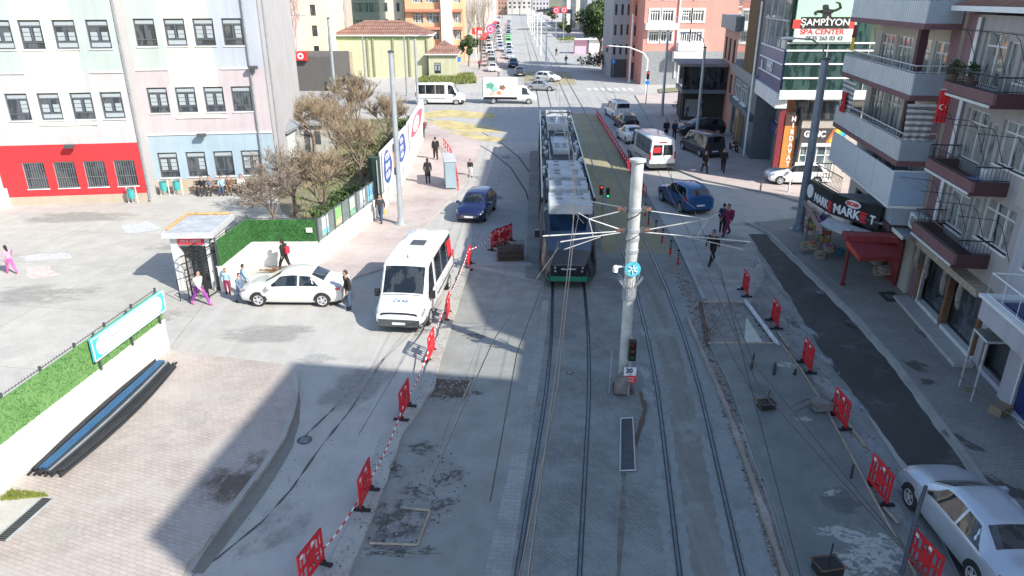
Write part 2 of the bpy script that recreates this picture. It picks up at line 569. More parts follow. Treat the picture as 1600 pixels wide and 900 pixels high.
sheet('yellow_track_box', [(railx(y) - 5.4, y) for y in (112, 132)] + [(railx(y) + 2.6, y) for y in (132, 112)], 0.016, g_yel)
g_brn = ground_mat('grimy_track_lane', (0.185, 0.185, 0.165), (0.22, 0.225, 0.205), mid=2.5, stain=(0.33, 0.345, 0.33), stain_amt=0.7, streak=(0.3, 0.31, 0.295), rough=.8)
g_pale = ground_mat('dusty_mortar_band', (0.245, 0.27, 0.265), (0.29, 0.31, 0.305), mid=3.5, stain=(0.185, 0.2, 0.195), stain_amt=0.9, rough=.85)
def band(name, o0, o1, y0, y1, z, mat, jag=.035):
 a = [(x + random.uniform(-jag, jag), y) for x, y in dense([(railx(y0 + k * 2) + o0, y0 + k * 2) for k in range(int((y1 - y0) / 2) + 1)], .16)]
 b = [(x + random.uniform(-jag, jag), y) for x, y in dense([(railx(y0 + k * 2) + o1, y0 + k * 2) for k in range(int((y1 - y0) / 2) + 1)], .16)]
 sheet(name, a + b[::-1], z, mat)
band('track_lane_grime', .22, 1.22, 8, 34, .0165, g_brn)
band('mortar_band', 1.56, 2.15, 8, 32, .0168, g_pale)
band('mortar_band', .1, .30, 8, 30, .017, g_pale, .05)
band('mortar_band', 1.12, 1.33, 8, 30, .0172, g_pale, .05)
band('mortar_band', -.35, -.1, 8, 22, .017, g_pale, .1)
for off in (-3.74, -2.30, 0.0, 1.435):
 ln = along(off)
 strip('rail_groove', ln, 0.13, 0, 0.0215, g_groove)
 strip('rail', ln, 0.065, 0, 0.026, g_rail)
cv = px((838, 300), (828, 270), (810, 245), (785, 225), (755, 208), (715, 196), (665, 186))
cv2 = px((836, 350), (822, 300), (798, 262), (768, 238), (735, 218), (700, 206), (662, 199))
strip('rail', dense(cv, 2), 0.11, 0, 0.0105, g_groove)
strip('rail', dense(cv2, 2), 0.11, 0, 0.0105, g_groove)
for a in ([(662, 176), (700, 171), (775, 178), (770, 186), (700, 183), (662, 186)],
  [(662, 189), (700, 188), (770, 199), (790, 206), (730, 208), (700, 202), (662, 198)],
  [(700, 205), (735, 209), (795, 217), (775, 222), (740, 218), (705, 214)]):
 sheet('yellow_road_marking', px(*a), 0.0135, g_yel2, jag=0.05)
gm = ground_mat('kerb_shadow_strip', (0.2, 0.2, 0.19), (0.25, 0.25, 0.24))
CL = px((735, 420), (715, 480), (690, 560), (678, 610), (630, 680), (592, 790), (545, 905), (520, 960))
sheet('fresh_concrete_strip', px((738, 418), (848, 442), (845, 470), (836, 545), (822, 620), (800, 715), (780, 800), (757, 905), (745, 960)) + CL[::-1], 0.008, g_fresh)
g_ledge = ground_mat('rough_kerb_ledge', (0.44, 0.43, 0.395), (0.36, 0.355, 0.33), mid=3, stain=(0.24, 0.22, 0.2), stain_amt=0.7)
LL = px((724, 412), (703, 470), (678, 545), (655, 610), (598, 690), (560, 790), (505, 905), (480, 960))
sheet('construction_ledge', CL + LL[::-1], 0.10, g_ledge, thick=0.1, jag=0.03)
sheet('concrete_pour_north', px((735, 415), (738, 350), (775, 240), (830, 240), (846, 430)), 0.0045, ground_mat('street_concrete', (0.36, 0.365, 0.355), (0.32, 0.325, 0.32), slab=(4.5, 4.5, 4)))
sheet('joint_edge', px((737, 411), (830, 411), (830, 415), (737, 416)), 0.04, g_ledge, thick=0.04)
sheet('soil_patch', px((682, 592), (735, 595), (722, 622), (668, 620)), 0.011, g_soil, jag=0.04)
mb = MB()
for a, b in (((632, 796), (672, 800)), ((672, 800), (652, 854)), ((652, 854), (578, 851))):
 A, B = G(*a), G(*b)
 mb.tube([(*A, 0.05), (*B, 0.05)], 0.035, wood, 4)
mb.build('formwork', label='bare timber formwork edging around the damp soil patch in front', cat='formwork')
mb = MB()
for a, b in (((737, 594), (724, 624)),):
 mb.tube([(*G(*a), 0.05), (*G(*b), 0.05)], 0.035, wood, 4)
mb.build('timber_batten', label='short pale batten beside the reddish soil patch', cat='plank')
for ln in ([(600, 560), (548, 640), (500, 700), (455, 765), (410, 815), (340, 872), (300, 900)], [(580, 575), (520, 640), (478, 680), (470, 690)]):
 strip('road_crack', dense(px(*ln), 0.25), 0.045, 0, 0.0065, M('crack_dark', (0.09, 0.09, 0.085), 0.9), jag=0.02)
strip('road_joint', dense(px((690, 470), (640, 545), (560, 680)), 0.5), 0.025, 0, 0.0065, M('joint_grey', (0.2, 0.2, 0.19), 0.9), jag=0.008)
strip('road_joint', dense(px((330, 462), (262, 548)), 0.5), 0.02, 0, 0.008, M('joint_grey', (0.2, 0.2, 0.19), 0.9), jag=0.006)
strip('road_joint', dense(px((792, 418), (745, 545), (690, 690)), 0.5), 0.02, 0, 0.0125, M('joint_grey', (0.2, 0.2, 0.19), 0.9), jag=0.006)
FC = px((262, 550), (440, 572), (458, 582), (463, 600), (462, 625), (456, 650), (443, 685), (412, 733), (372, 785), (332, 838), (318, 860), (296, 880), (262, 960))
FCo = FC + [(-9.0, 8), (-14.3, 8)] + px((0, 774))
sheet('paver_forecourt', FCo, 0.09, g_pink, thick=0.09, side=g_kerb)
strip('kerb', [p for p in dense(px((458, 582), (463, 600), (462, 625), (456, 650), (443, 685), (412, 733), (372, 785), (332, 838)), 0.4)], 0.16, 0, 0.10, g_kerb)
sheet('kerb_gutter_dirt', px((465, 596), (464, 625), (458, 652), (446, 688), (415, 736), (375, 788), (334, 842), (318, 862), (300, 895), (318, 895), (345, 862), (392, 800), (430, 745), (456, 700), (468, 660), (471, 625)), 0.007, ground_mat('gutter_dirt', (0.19, 0.18, 0.155), (0.26, 0.25, 0.22), mid=3), jag=0.03)
sheet('concrete_apron', px((0, 785), (70, 782), (0, 838)), 0.094, g_yard)
mb = MB()
A, B = G(2, 850), G(76, 784)
d = unit(B[0] - A[0], B[1] - A[1]); L = math.dist(A, B)
mb.box(0, L, -0.14, 0.14, -0.02, 0.0, black)
for i in range(int(L / 0.07)):
 mb.box(i * 0.07, i * 0.07 + 0.03, -0.14, 0.14, 0.0, 0.012, dgrey)
mb.box(0, L, -0.17, -0.14, -0.02, 0.015, galv); mb.box(0, L, 0.14, 0.17, -0.02, 0.015, galv)
mb.build('drain_grate', label='long slotted drain grate in the pavers at the bottom left', cat='drain', loc=(A[0], A[1], 0.115), rz=math.atan2(d[1], d[0]))
sheet('left_pavement', px((497, 418), (583, 343), (625, 285), (655, 235), (668, 190), (700, 207), (752, 222), (745, 255), (722, 290), (692, 325), (655, 365), (605, 420), (540, 440)), 0.09, g_walk, thick=0.09, side=g_kerb)
RL = px((1052, 430), (1068, 470), (1085, 520), (1120, 620), (1150, 710), (1190, 830), (1215, 905), (1232, 960))
RR_ = px((1068, 425), (1090, 470), (1110, 530), (1135, 600), (1165, 690), (1205, 800), (1237, 905), (1255, 960))
sheet('soil_trench', px((1016, 340), (1026, 336), (1068, 425)) + RR_[1:] + RL[::-1], 0.014, ground_mat('trench_soil', (0.20, 0.175, 0.15), (0.3, 0.28, 0.25), mid=3, stain=(0.4, 0.38, 0.35), stain_amt=0.6), jag=0.03)
strip('kerb_ridge', dense(px((1075, 500), (1100, 560), (1135, 640), (1163, 720), (1195, 810), (1226, 905), (1240, 960)), 0.4), 0.13, 0, 0.13, ground_mat('weathered_ridge', (0.34, 0.3, 0.26), (0.26, 0.22, 0.19), mid=3, stain=(0.45, 0.44, 0.41)), jag=0.03)
strip('kerb_ridge', dense(px((1050, 365), (1072, 410), (1100, 470)), 0.5), 0.16, 0, 0.12, g_kerb)
SL = px((1108, 540), (1216, 540), (1250, 585), (1290, 650), (1330, 725), (1375, 810), (1425, 905), (1450, 960), (1262, 960), (1240, 905), (1210, 800), (1170, 690), (1138, 600))
sheet('concrete_slab', SL, 0.14, g_wet, thick=0.14, side=g_kerb)
strip('slab_shutter_board', dense(px((1218, 540), (1252, 585), (1292, 650), (1332, 725), (1377, 810), (1428, 905)), 0.6), 0.05, 0, 0.17, wood)
sheet('concrete_area', px((1050, 365), (1175, 372), (1195, 430), (1172, 475), (1104, 472), (1072, 410)), 0.008, ground_mat('wet_grey_concrete', (0.28, 0.28, 0.27), (0.33, 0.335, 0.325), stain=(0.2, 0.19, 0.175), stain_amt=0.6, wet=0.4, rough=0.7))
sheet('dirt_strip', px((1176, 372), (1196, 400), (1245, 470), (1330, 610), (1420, 750), (1500, 905), (1530, 960), (1450, 960), (1425, 900), (1330, 722), (1216, 540), (1172, 475), (1195, 430)), 0.008, g_dirt)
sheet('old_asphalt', px((1170, 366), (1196, 366), (1260, 430), (1340, 510), (1400, 580), (1470, 680), (1530, 760), (1590, 850), (1620, 960), (1535, 960), (1500, 905), (1428, 745), (1360, 650), (1290, 560), (1240, 475), (1195, 405)), 0.012, g_asph, jag=0.04)
RPk = px((1172, 352), (1200, 366), (1262, 425), (1342, 503), (1400, 572), (1475, 672), (1536, 757), (1600, 845), (1665, 960))
sheet('right_pavement', RPk + [(14.5, 8), (19, 8), (19, 44), (17.5, 43.5)] + px((1290, 338)), 0.13, g_grey, thick=0.13, side=g_kerb)
strip('kerb', dense(RPk, 0.6), 0.15, 0, 0.14, g_kerb)
sheet('door_mat', px((1370, 461), (1395, 460), (1412, 475), (1385, 476)), 0.15, M('dark_mat', (0.05, 0.055, 0.05), 0.9), thick=0.015, kind=None, label='dark rubber mat on the pavement at the market door', cat='mat')
RU = px((1036, 262), (1062, 268), (1100, 283), (1150, 293), (1210, 305), (1262, 320))
sheet('corner_pavement', RU + [(24, 48), (24, 100), (16.5, 99)] + px((1000, 163), (1018, 195), (1030, 225)), 0.11, g_walk, thick=0.11, side=g_kerb)
strip('kerb', dense(RU, 1.0), 0.16, 0, 0.12, g_kerb)
strip('kerb', dense(px((1036, 262), (1030, 225), (1018, 195), (1000, 163)), 1.0), 0.16, 0, 0.12, g_kerb)
sheet('left_far_pavement', along(-13.5, 106, 450) + along(-9.2, 106, 450)[::-1], 0.12, g_walk, thick=0.12)
sheet('right_far_pavement', along(11.5, 104, 450) + along(17, 104, 450)[::-1], 0.12, g_walk, thick=0.12)
for a, c in (([(30, 400), (100, 395), (115, 402), (40, 408)], (0.5, 0.5, 0.52)), ([(40, 418), (80, 414), (95, 430), (50, 436)], (0.56, 0.47, 0.44)), ([(185, 352), (235, 346), (250, 358), (200, 366)], (0.47, 0.5, 0.51))):
 sheet('faded_yard_paint', px(*a), 0.0085, M('yard_paint_%d' % int(c[0] * 100), c, 0.9, var=0.15, sc=4), jag=0.15)
for i in range(7):
 y = 104.5
 x = 10.8 + i * 1.0
 sheet('crosswalk_bar', [(x, y), (x + 0.5, y), (x + 0.5, y + 3), (x, y + 3)], 0.0125, M('road_white', (0.6, 0.6, 0.58), 0.8, var=0.2))
def manhole(p, r, lab, z=0.02):
 mb = MB()
 mb.lathe([(r, 0), (r, 0.012), (r * 0.9, 0.014), (r * 0.86, 0.008), (0.001, 0.01)], dgrey, 20)
 for i in range(-3, 4):
  mb.box(-r * 0.6, r * 0.6, i * r * 0.2 - 0.012, i * r * 0.2 + 0.012, 0.008, 0.016, mgrey)
 mb.build('manhole_cover', label=lab, cat='manhole cover', loc=(*p, z))
manhole(G(776, 309), 0.42, 'round dark manhole cover in the road ahead of the dark blue car', 0.009)
manhole(G(790, 246), 0.35, 'round manhole cover on the curve of the old rails')
manhole(G(890, 583), 0.13, 'small round cap between the rails of the left track')
manhole(G(476, 688), 0.22, 'small dark grate in the left road beside the curved kerb', 0.008)
manhole(G(1280, 457), 0.25, 'pale square drain cover on the dark asphalt', 0.014)
manhole(G(1390, 468), 0.3, 'dark cover on the pavement by the market canopy', 0.135)
mb = MB()
A = [G(x, y) for x, y in ((970, 656), (989, 655), (993, 737), (969, 738))]
mb.prism(A, 0.012, 0.05, M('dark_plate', (0.08, 0.09, 0.1), 0.5, 0.5))
for i in range(4):
 a, b = A[i], A[(i + 1) % 4]
 mb.tube([(*a, 0.055), (*b, 0.055)], 0.025, galv, 4)
mb.build('cover_plate', label='long dark steel plate lying between the tracks before the mast', cat='steel plate')
strip('dirt_trail', dense(px((1003, 612), (1008, 640), (1000, 670), (990, 700)), 0.3), 0.16, 0, 0.0175, g_soil, jag=0.03)
strip('dirt_trail', dense(px((975, 740), (972, 800), (966, 905)), 0.3), 0.12, 0, 0.0175, M('dirt_trail', (0.17, 0.16, 0.14), 0.9, var=0.2), jag=0.03)
def stain_mat(name, c, rough=.85, sc=2.2, thr=.5, sharp=.12, amt=.9):
 m, nt, b = _new(name)
 tc = nt.nodes.new('ShaderNodeTexCoord')
 ln_ = nt.nodes.new('ShaderNodeVectorMath'); ln_.operation = 'LENGTH'
 nt.links.new(tc.outputs['Object'], ln_.inputs[0])
 oi = nt.nodes.new('ShaderNodeObjectInfo')
 ad = nt.nodes.new('ShaderNodeVectorMath'); ad.operation = 'ADD'
 nt.links.new(tc.outputs['Object'], ad.inputs[0]); nt.links.new(oi.outputs['Location'], ad.inputs[1])
 n = noise(nt, sc, 9, ad.outputs[0], .72)
 rad_ = ramp(nt, ln_.outputs['Value'], .15, 1.0, (1, 1, 1), (0, 0, 0))
 mm = nt.nodes.new('ShaderNodeMath'); mm.operation = 'MULTIPLY'
 nr_ = ramp(nt, n.outputs[0], .36, .64)
 nt.links.new(rad_.outputs[0], mm.inputs[0]); nt.links.new(nr_.outputs[0], mm.inputs[1])
 r_ = ramp(nt, mm.outputs[0], thr * .5, thr * .5 + sharp, (0, 0, 0), (amt, amt, amt))
 nt.links.new(r_.outputs[0], b.inputs['Alpha'])
 n2 = noise(nt, 14, 6, ad.outputs[0], .7)
 r2 = ramp(nt, n2.outputs[0], .3, .7, tuple(x * .7 for x in c), tuple(min(1, x * 1.2) for x in c))
 nt.links.new(r2.outputs[0], b.inputs['Base Color']); b.inputs['Roughness'].default_value = rough
 MATS[name] = m
 return m
st_soil = stain_mat('stain_soil', (0.11, 0.105, 0.09), .8, 3.2, .5, .35, .62)
st_brown = stain_mat('stain_brown', (0.16, 0.125, 0.10), .9, 1.2, .3, .3, .7)
st_wet = stain_mat('stain_wet', (0.12, 0.115, 0.10), .5, 1.4)
st_cem = stain_mat('stain_cement', (0.5, 0.5, 0.46), .9, 4.0, .5, .12, .85)
st_dust = stain_mat('stain_dust', (0.42, 0.425, 0.41), .9, 1.0, .45, .2, .7)
st_och = stain_mat('stain_ochre', (0.36, 0.28, 0.11), .9, 1.2, .3, .2, .7)
SK = [0]
def stain(x, y, rx, ry, rz, z, mat, name='stain'):
 SK[0] += 1
 m = MB(); m.face([(1.0 * math.cos(k * PI / 8), 1.0 * math.sin(k * PI / 8), 0) for k in range(16)], mat)
 g = G(x, y, z)
 o = m.build(name, kind='structure', loc=(g[0], g[1], z + .0004 * (SK[0] % 8)), rz=R(rz)); o.scale = (rx, ry, 1)
stain(362, 752, 1.0, 1.9, -12, .0935, st_brown)
stain(330, 640, 1.5, 1.8, 0, .0935, stain_mat('stain_pale', (0.55, 0.51, 0.46), .9, 1, .4, .3, .5)); stain(500, 560, 1.2, .6, 0, .0095, st_dust); stain(170, 700, 2.5, 2.0, 30, .0935, MATS['stain_pale']); stain(90, 840, 1.2, .8, 0, .0935, MATS['stain_pale'])
for x, y, rx, ry, rz in ((617, 815, 1.35, 1.3, 10), (650, 770, .8, .6, 0), (690, 790, .7, .5, 30), (600, 860, .9, .35, 5), (640, 862, 1.2, .3, 0), (705, 745, .9, .5, 40), (612, 735, .7, .8, 0), (660, 700, 1.0, .6, 0), (735, 615, .9, .35, 10), (706, 618, 1.1, .4, 0), (742, 525, .8, .5, 0)):
 stain(x, y, rx, ry, rz, .012, st_soil)
for x, y, rx, ry, rz in ((1430, 570, .55, .8, 20), (1452, 598, .5, .4, 0), (1505, 690, .35, 1.0, 25), (1570, 760, .5, 1.3, 25), (1330, 505, .25, .6, 20), (1440, 520, .3, .6, 0), (1250, 395, .9, .5, 0)):
 stain(x, y, rx, ry, rz, .1335, st_wet)
stain(1517, 610, .4, .3, 0, .1335, st_och)
for x, y, rx, ry, rz in ((1350, 840, 1.3, .8, -30), (1330, 885, 1.1, .8, 10), (1375, 870, .9, .8, 0), (1228, 570, .6, .4, 0), (1255, 655, .5, .25, 0), (1300, 770, .5, .2, 20), (1290, 830, .5, .3, 0)):
 stain(x, y, rx, ry, rz, .1435, st_cem)
for x, y, rx, ry, rz in ((1180, 610, .8, 1.2, 0), (1330, 790, 1, 1, 0)):
 stain(x, y, rx, ry, rz, .1435, stain_mat('stain_damp%d' % x, (0.14, 0.15, 0.145), .4, .8, .4, .3, .6))
for x, y, rx, ry, rz in ((1290, 600, .5, 2.2, 10), (1350, 690, .6, 2.0, 10), (1250, 520, .5, 1.5, 10), (1160, 410, 1.5, 1, 0), (1110, 440, 1.0, .8, 0), (1400, 790, .5, 1.2, 5)):
 stain(x, y, rx, ry, rz, .0125, st_dust)
for x, y, rx, ry, rz in ((1180, 350, 2.5, .8, 0), (1100, 370, 2, .8, 0), (1240, 505, .5, 1, 0), (1150, 380, 1.6, .7, 0)):
 stain(x, y, rx, ry, rz, .013, st_soil)
for x, y, rx, ry, rz in ((300, 380, 5, 2, 10), (120, 340, 6, 2, 0), (60, 460, 4, 2, 0), (240, 500, 2, 1.5, 0), (420, 520, 3, 1.2, 0), (560, 600, 1.5, 3, -25), (420, 830, 1.2, 2, -20)):
 stain(x, y, rx, ry, rz, .0105, stain_mat('stain_yard%d' % x, (0.36, 0.355, 0.33), .9, .7, .42, .25, .5))
mb = MB(); rbm = [g_kerb, g_soil, M('crumb_dark', (.1, .095, .085), .9), M('crumb_light', (.3, .29, .27), .9)]
def crumbs(poly, n, z, smin=.01, smax=.035):
 xs = [p[0] for p in poly]; ys = [p[1] for p in poly]
 for k in range(n):
  for _ in range(20):
   x, y = random.uniform(min(xs), max(xs)), random.uniform(min(ys), max(ys)); c = False; j = len(poly) - 1
   for i in range(len(poly)):
    if (poly[i][1] > y) != (poly[j][1] > y) and x < (poly[j][0] - poly[i][0]) * (y - poly[i][1]) / (poly[j][1] - poly[i][1]) + poly[i][0]: c = not c
    j = i
   if c: break
  s = random.uniform(smin, smax); a = random.uniform(0, 6.3); h = s * .7; mt = random.choice(rbm)
  P = [(x + s * math.cos(a + q) * random.uniform(.7, 1.2), y + s * math.sin(a + q) * random.uniform(.7, 1.2)) for q in (0, 1.6, 3.1, 4.7)]
  mb.raw([(*p, z) for p in P] + [(x, y, z + h)], [(0, 1, 4), (1, 2, 4), (2, 3, 4), (3, 0, 4)], mt)
crumbs(RL + RR_[::-1], 900, .016, .015, .06)
crumbs(CL + LL[::-1], 600, .1)
crumbs(px((600, 780), (700, 700), (735, 760), (660, 870), (560, 870)), 300, .012, .01, .05)
crumbs(px((1176, 372), (1196, 400), (1330, 610), (1500, 905), (1425, 900), (1330, 722), (1216, 540), (1172, 475)), 350, .012, .01, .05)
crumbs(px((1172, 476), (1225, 545), (1215, 560), (1165, 480)), 200, .012, .02, .09)
crumbs(px((660, 590), (740, 590), (730, 630), (655, 625)), 200, .012, .02, .05)
crumbs(px((480, 600), (600, 580), (560, 700), (340, 880), (330, 860)), 250, .007, .008, .02)
mb.build('rubble', label='crumbs of rubble and earth scattered over the roadworks', cat='rubble', kind='stuff')
st_blue = stain_mat('stain_slurry', (0.40, 0.43, 0.44), .7, .8, .3, .3, .75)
for x, y, rx, ry, rz in ((1290, 560, .35, 1.6, 6), (1325, 620, .35, 1.7, 6), (1362, 690, .35, 1.5, 6), (1390, 745, .35, 1.3, 6), (1262, 515, .3, 1.2, 8)):
 stain(x, y, rx, ry, rz, .0126, st_blue)
for x, y in ((1005, 580), (1015, 620), (1008, 520)): stain(x, y, .35, .9, 5, .0178, st_blue)
# ---------------------------------------------------------------- building tools
class Fr:
 """facade frame: local x runs left to right as seen from outside, local y goes into the building"""
 def __init__(s, o, d):
  s.o = o; s.d = unit(*d); s.n = (-s.d[1], s.d[0])
  s.rz = math.atan2(s.d[1], s.d[0])
 def p(s, x, y, off=0):
  a = (s.o[0] - s.n[0] * off, s.o[1] - s.n[1] * off)
  return VP(a, s.d, x, y)
 def w(s, x, y=0):
  return (s.o[0] + s.d[0] * x + s.n[0] * y, s.o[1] + s.d[1] * x + s.n[1] * y)
def wall(parent, mat, x0, x1, z0, z1, holes=(), y=0.0, reveal=0.14, rev=None, name='wall', zones=None, back=0.0):
 """facade skin with real openings; zones: list of (xa,xb,za,zb,mat) paint fields; back = depth of the block behind"""
 mb = MB()
 zones = zones or []
 xs = sorted({x0, x1} | {v for h in holes for v in h[:2] if x0 < v < x1} | {v for q in zones for v in q[:2] if x0 < v < x1})
 zs = sorted({z0, z1} | {v for h in holes for v in h[2:4] if z0 < v < z1} | {v for q in zones for v in q[2:4] if z0 < v < z1})
 for i in range(len(xs) - 1):
  for j in range(len(zs) - 1):
   xc, zc = (xs[i] + xs[i + 1]) / 2, (zs[j] + zs[j + 1]) / 2
   if any(h[0] < xc < h[1] and h[2] < zc < h[3] for h in holes):
    continue
   mm = mat
   for q in zones:
    if q[0] < xc < q[1] and q[2] < zc < q[3]:
     mm = q[4]
   mb.face([(xs[i], y, zs[j]), (xs[i + 1], y, zs[j]), (xs[i + 1], y, zs[j + 1]), (xs[i], y, zs[j + 1])], mm)
 for h in holes:
  a, b, c, d = h[:4]
  rm = rev or mat
  mb.face([(a, y, c), (a, y, d), (a, y + reveal, d), (a, y + reveal, c)], rm)
  mb.face([(b, y, d), (b, y, c), (b, y + reveal, c), (b, y + reveal, d)], rm)
  mb.face([(a, y, d), (b, y, d), (b, y + reveal, d), (a, y + reveal, d)], rm)
  mb.face([(b, y, c), (a, y, c), (a, y + reveal, c), (b, y + reveal, c)], rm)
 if back:
  mb.face([(x1, y, z0), (x1, y + back, z0), (x1, y + back, z1), (x1, y, z1)], mat)
  mb.face([(x0, y + back, z0), (x0, y, z0), (x0, y, z1), (x0, y + back, z1)], mat)
  mb.face([(x1, y + back, z0), (x0, y + back, z0), (x0, y + back, z1), (x1, y + back, z1)], mat)
  mb.face([(x0, y, z1), (x1, y, z1), (x1, y + back, z1), (x0, y + back, z1)], mat)
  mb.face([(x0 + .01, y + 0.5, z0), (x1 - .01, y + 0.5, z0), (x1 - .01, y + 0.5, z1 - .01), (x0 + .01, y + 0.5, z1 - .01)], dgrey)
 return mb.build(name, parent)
frame_dark = M('window_frame_dark', (0.085, 0.10, 0.12), 0.45, var=0.05)
frame_white = M('window_frame_white', (0.68, 0.69, 0.68), 0.4, var=0.04)
sheet_white = M('window_sticker_white', (0.33, 0.37, 0.39), 0.5, var=0.03)
bar_white = M('grille_white', (0.2, 0.2, 0.2), 0.5, var=0.05)
pane_d = glass_mat('pane_dark', (0.03, 0.04, 0.05), (0.09, 0.10, 0.11), 0.4)
pane_c = glass_mat('pane_curtained', (0.035, 0.045, 0.05), (0.32, 0.33, 0.31), 0.75, 1.6)
pane_g = glass_mat('pane_green', (0.015, 0.04, 0.038), (0.05, 0.10, 0.09), 0.4)
pane_b = glass_mat('pane_sky', (0.08, 0.11, 0.13), (0.3, 0.33, 0.33), 0.5, 0.8)
WC = {}
def win(parent, x, z, w_, h_, style='pvc', y=0.10, pane=None, ry=0):
 """window = frame with a pane child; lower-left corner at x,z"""
 pane = pane or pane_c
 var_ = random.choice((0, 0, 1, 2, 3)) if style == 'school' else 0
 key = (round(w_, 2), round(h_, 2), style, pane.name, var_)
 if key not in WC:
  f = MB(); g = MB()
  fm = frame_dark if style in ('school', 'bars') else frame_white
  t = 0.06 if style != 'far' else 0.09
  if style == 'dark': fm = black
  f.box(0, w_, -0.03, 0.04, 0, t, fm); f.box(0, w_, -0.03, 0.04, h_ - t, h_, fm)
  f.box(0, t, -0.03, 0.04, t, h_ - t, fm); f.box(w_ - t, w_, -0.03, 0.04, t, h_ - t, fm)
  gp = [(t, w_ - t, t, h_ - t)]
  if style == 'school':
   zt = h_ * 0.78; zb = h_ * 0.24
   f.box(t, w_ - t, -0.02, 0.035, zt - .03, zt + .03, fm)
   f.box(t, w_ - t, -0.02, 0.035, zb - .03, zb + .03, fm)
   f.box(w_ / 2 - .04, w_ / 2 + .04, -0.02, 0.035, zb + .03, zt - .03, fm)
   f.box(t + .03, w_ - t - .03, 0.0, 0.012, zt + .05, h_ - t - .05, sheet_white)
   if var_ == 1: f.box(t + .03, w_ - t - .03, 0.0, 0.012, t + .03, zb - .05, sheet_white)
   for s_ in ((0, 1), (0, 1), (), (1,))[var_]:
    a = t + .07 + s_ * (w_ / 2 - .0)
    b = w_ / 2 - .10 + s_ * (w_ / 2 - t + .02)
    for k in range(3 if var_ != 1 else 2):
     zz = zb + .08 + k * (zt - zb - .14) / 3
     f.box(a, b, 0.0, 0.012, zz, zz + (zt - zb - .14) / 3 - .03, sheet_white)
  elif style == 'bars':
   f.box(t, w_ - t, -0.02, 0.035, h_ * .72 - .025, h_ * .72 + .025, fm)
   f.box(w_ / 2 - .03, w_ / 2 + .03, -0.02, 0.035, t, h_ * .72, fm)
   for k in range(1, 9):
    xx = w_ * k / 9
    f.box(xx - .008, xx + .008, -0.09, -0.07, 0.0, h_, bar_white)
   for zz in (.06, h_ * .4, h_ - .06):
    f.box(0, w_, -0.088, -0.072, zz - .01, zz + .01, bar_white)
   f.box(-.04, w_ + .04, -0.16, -0.03, -.05, 0, white)
  elif style == 'pvc':
   zt = h_ * 0.74
   n = 3 if w_ > 1.8 else 2
   f.box(t, w_ - t, -0.025, 0.038, zt - .03, zt + .03, fm)
   for k in range(1, n):
    f.box(w_ * k / n - .035, w_ * k / n + .035, -0.025, 0.036, t, h_ - t, fm)
   f.box(-.05, w_ + .05, -0.2, -0.03, -.06, 0, white)
  elif style == 'far':
   for k in (1, 2, 3):
    f.box(w_ * k / 4 - .05, w_ * k / 4 + .05, -0.025, 0.036, t, h_ - t, fm)
   f.box(t, w_ - t, -0.026, 0.038, h_ * .76 - .05, h_ * .76 + .05, fm)
  g.box(t, w_ - t, 0.016, 0.03, t, h_ - t, pane)
  WC[key] = (f.mesh('window'), g.mesh('pane'))
 fo = bpy.data.objects.new('window', WC[key][0]); go = bpy.data.objects.new('pane', WC[key][1])
 COL.objects.link(fo); COL.objects.link(go)
 fo.parent = parent; go.parent = fo
 fo.location = (x, y, z)
 if ry: fo.rotation_euler = (0, 0, ry)
 return fo
def part(mb, name, parent, **k):
 return mb.build(name, parent, **k)
def hip_roof(parent, x0, x1, y0, y1, z, h, mat, ov=0.5, fasc=None, name='roof'):
 mb = MB()
 x0 -= ov; x1 += ov; y0 -= ov; y1 += ov
 d = min(x1 - x0, y1 - y0) / 2
 if (x1 - x0) >= (y1 - y0):
  r0, r1 = (x0 + d, (y0 + y1) / 2, z + h), (x1 - d, (y0 + y1) / 2, z + h)
  a, b, c, e = (x0, y0, z), (x1, y0, z), (x1, y1, z), (x0, y1, z)
  mb.face([a, b, r1, r0], mat); mb.face([b, c, r1], mat); mb.face([c, e, r0, r1], mat); mb.face([e, a, r0], mat)
 else:
  r0, r1 = ((x0 + x1) / 2, y0 + d, z + h), ((x0 + x1) / 2, y1 - d, z + h)
  a, b, c, e = (x0, y0, z), (x1, y0, z), (x1, y1, z), (x0, y1, z)
  mb.face([a, b, r0], mat); mb.face([b, c, r1, r0], mat); mb.face([c, e, r1], mat); mb.face([e, a, r0, r1], mat)
 mb.box(x0, x1, y0, y1, z - 0.18, z - 0.002, fasc or white)
 return mb.build(name, parent)
def tile_mat(name, c, rot=0):
 m, nt, b = _new(name)
 co = objcoord(nt, (.8, .8, .8), (0, 0, R(rot)))
 wv = nt.nodes.new('ShaderNodeTexWave'); wv.bands_direction = 'X'
 wv.inputs['Scale'].default_value = 1.1
 nt.links.new(co, wv.inputs['Vector'])
 wv2 = nt.nodes.new('ShaderNodeTexWave'); wv2.bands_direction = 'Y'; wv2.wave_profile = 'SAW'
 wv2.inputs['Scale'].default_value = 0.35
 nt.links.new(co, wv2.inputs['Vector'])
 n = noise(nt, 1.5, 6, co, 0.7)
 r = ramp(nt, n.outputs[0], 0.3, 0.7, tuple(x * .65 for x in c), tuple(min(1, x * 1.25) for x in c))
 r2 = ramp(nt, wv.outputs[1], 0, 1, (0.7, 0.7, 0.7), (1.1, 1.1, 1.1))
 r3 = ramp(nt, wv2.outputs[1], 0, 1, (0.55, 0.55, 0.55), (1.1, 1.1, 1.1))
 cc = mixc(nt, 1.0, r.outputs[0], r2.outputs[0], 'MULTIPLY')
 cc = mixc(nt, 1.0, cc, r3.outputs[0], 'MULTIPLY')
 nt.links.new(cc, b.inputs['Base Color'])
 b.inputs['Roughness'].default_value = 0.85
 bump(nt, b, wv.outputs[1], 0.6, 0.05)
 MATS[name] = m
 return m
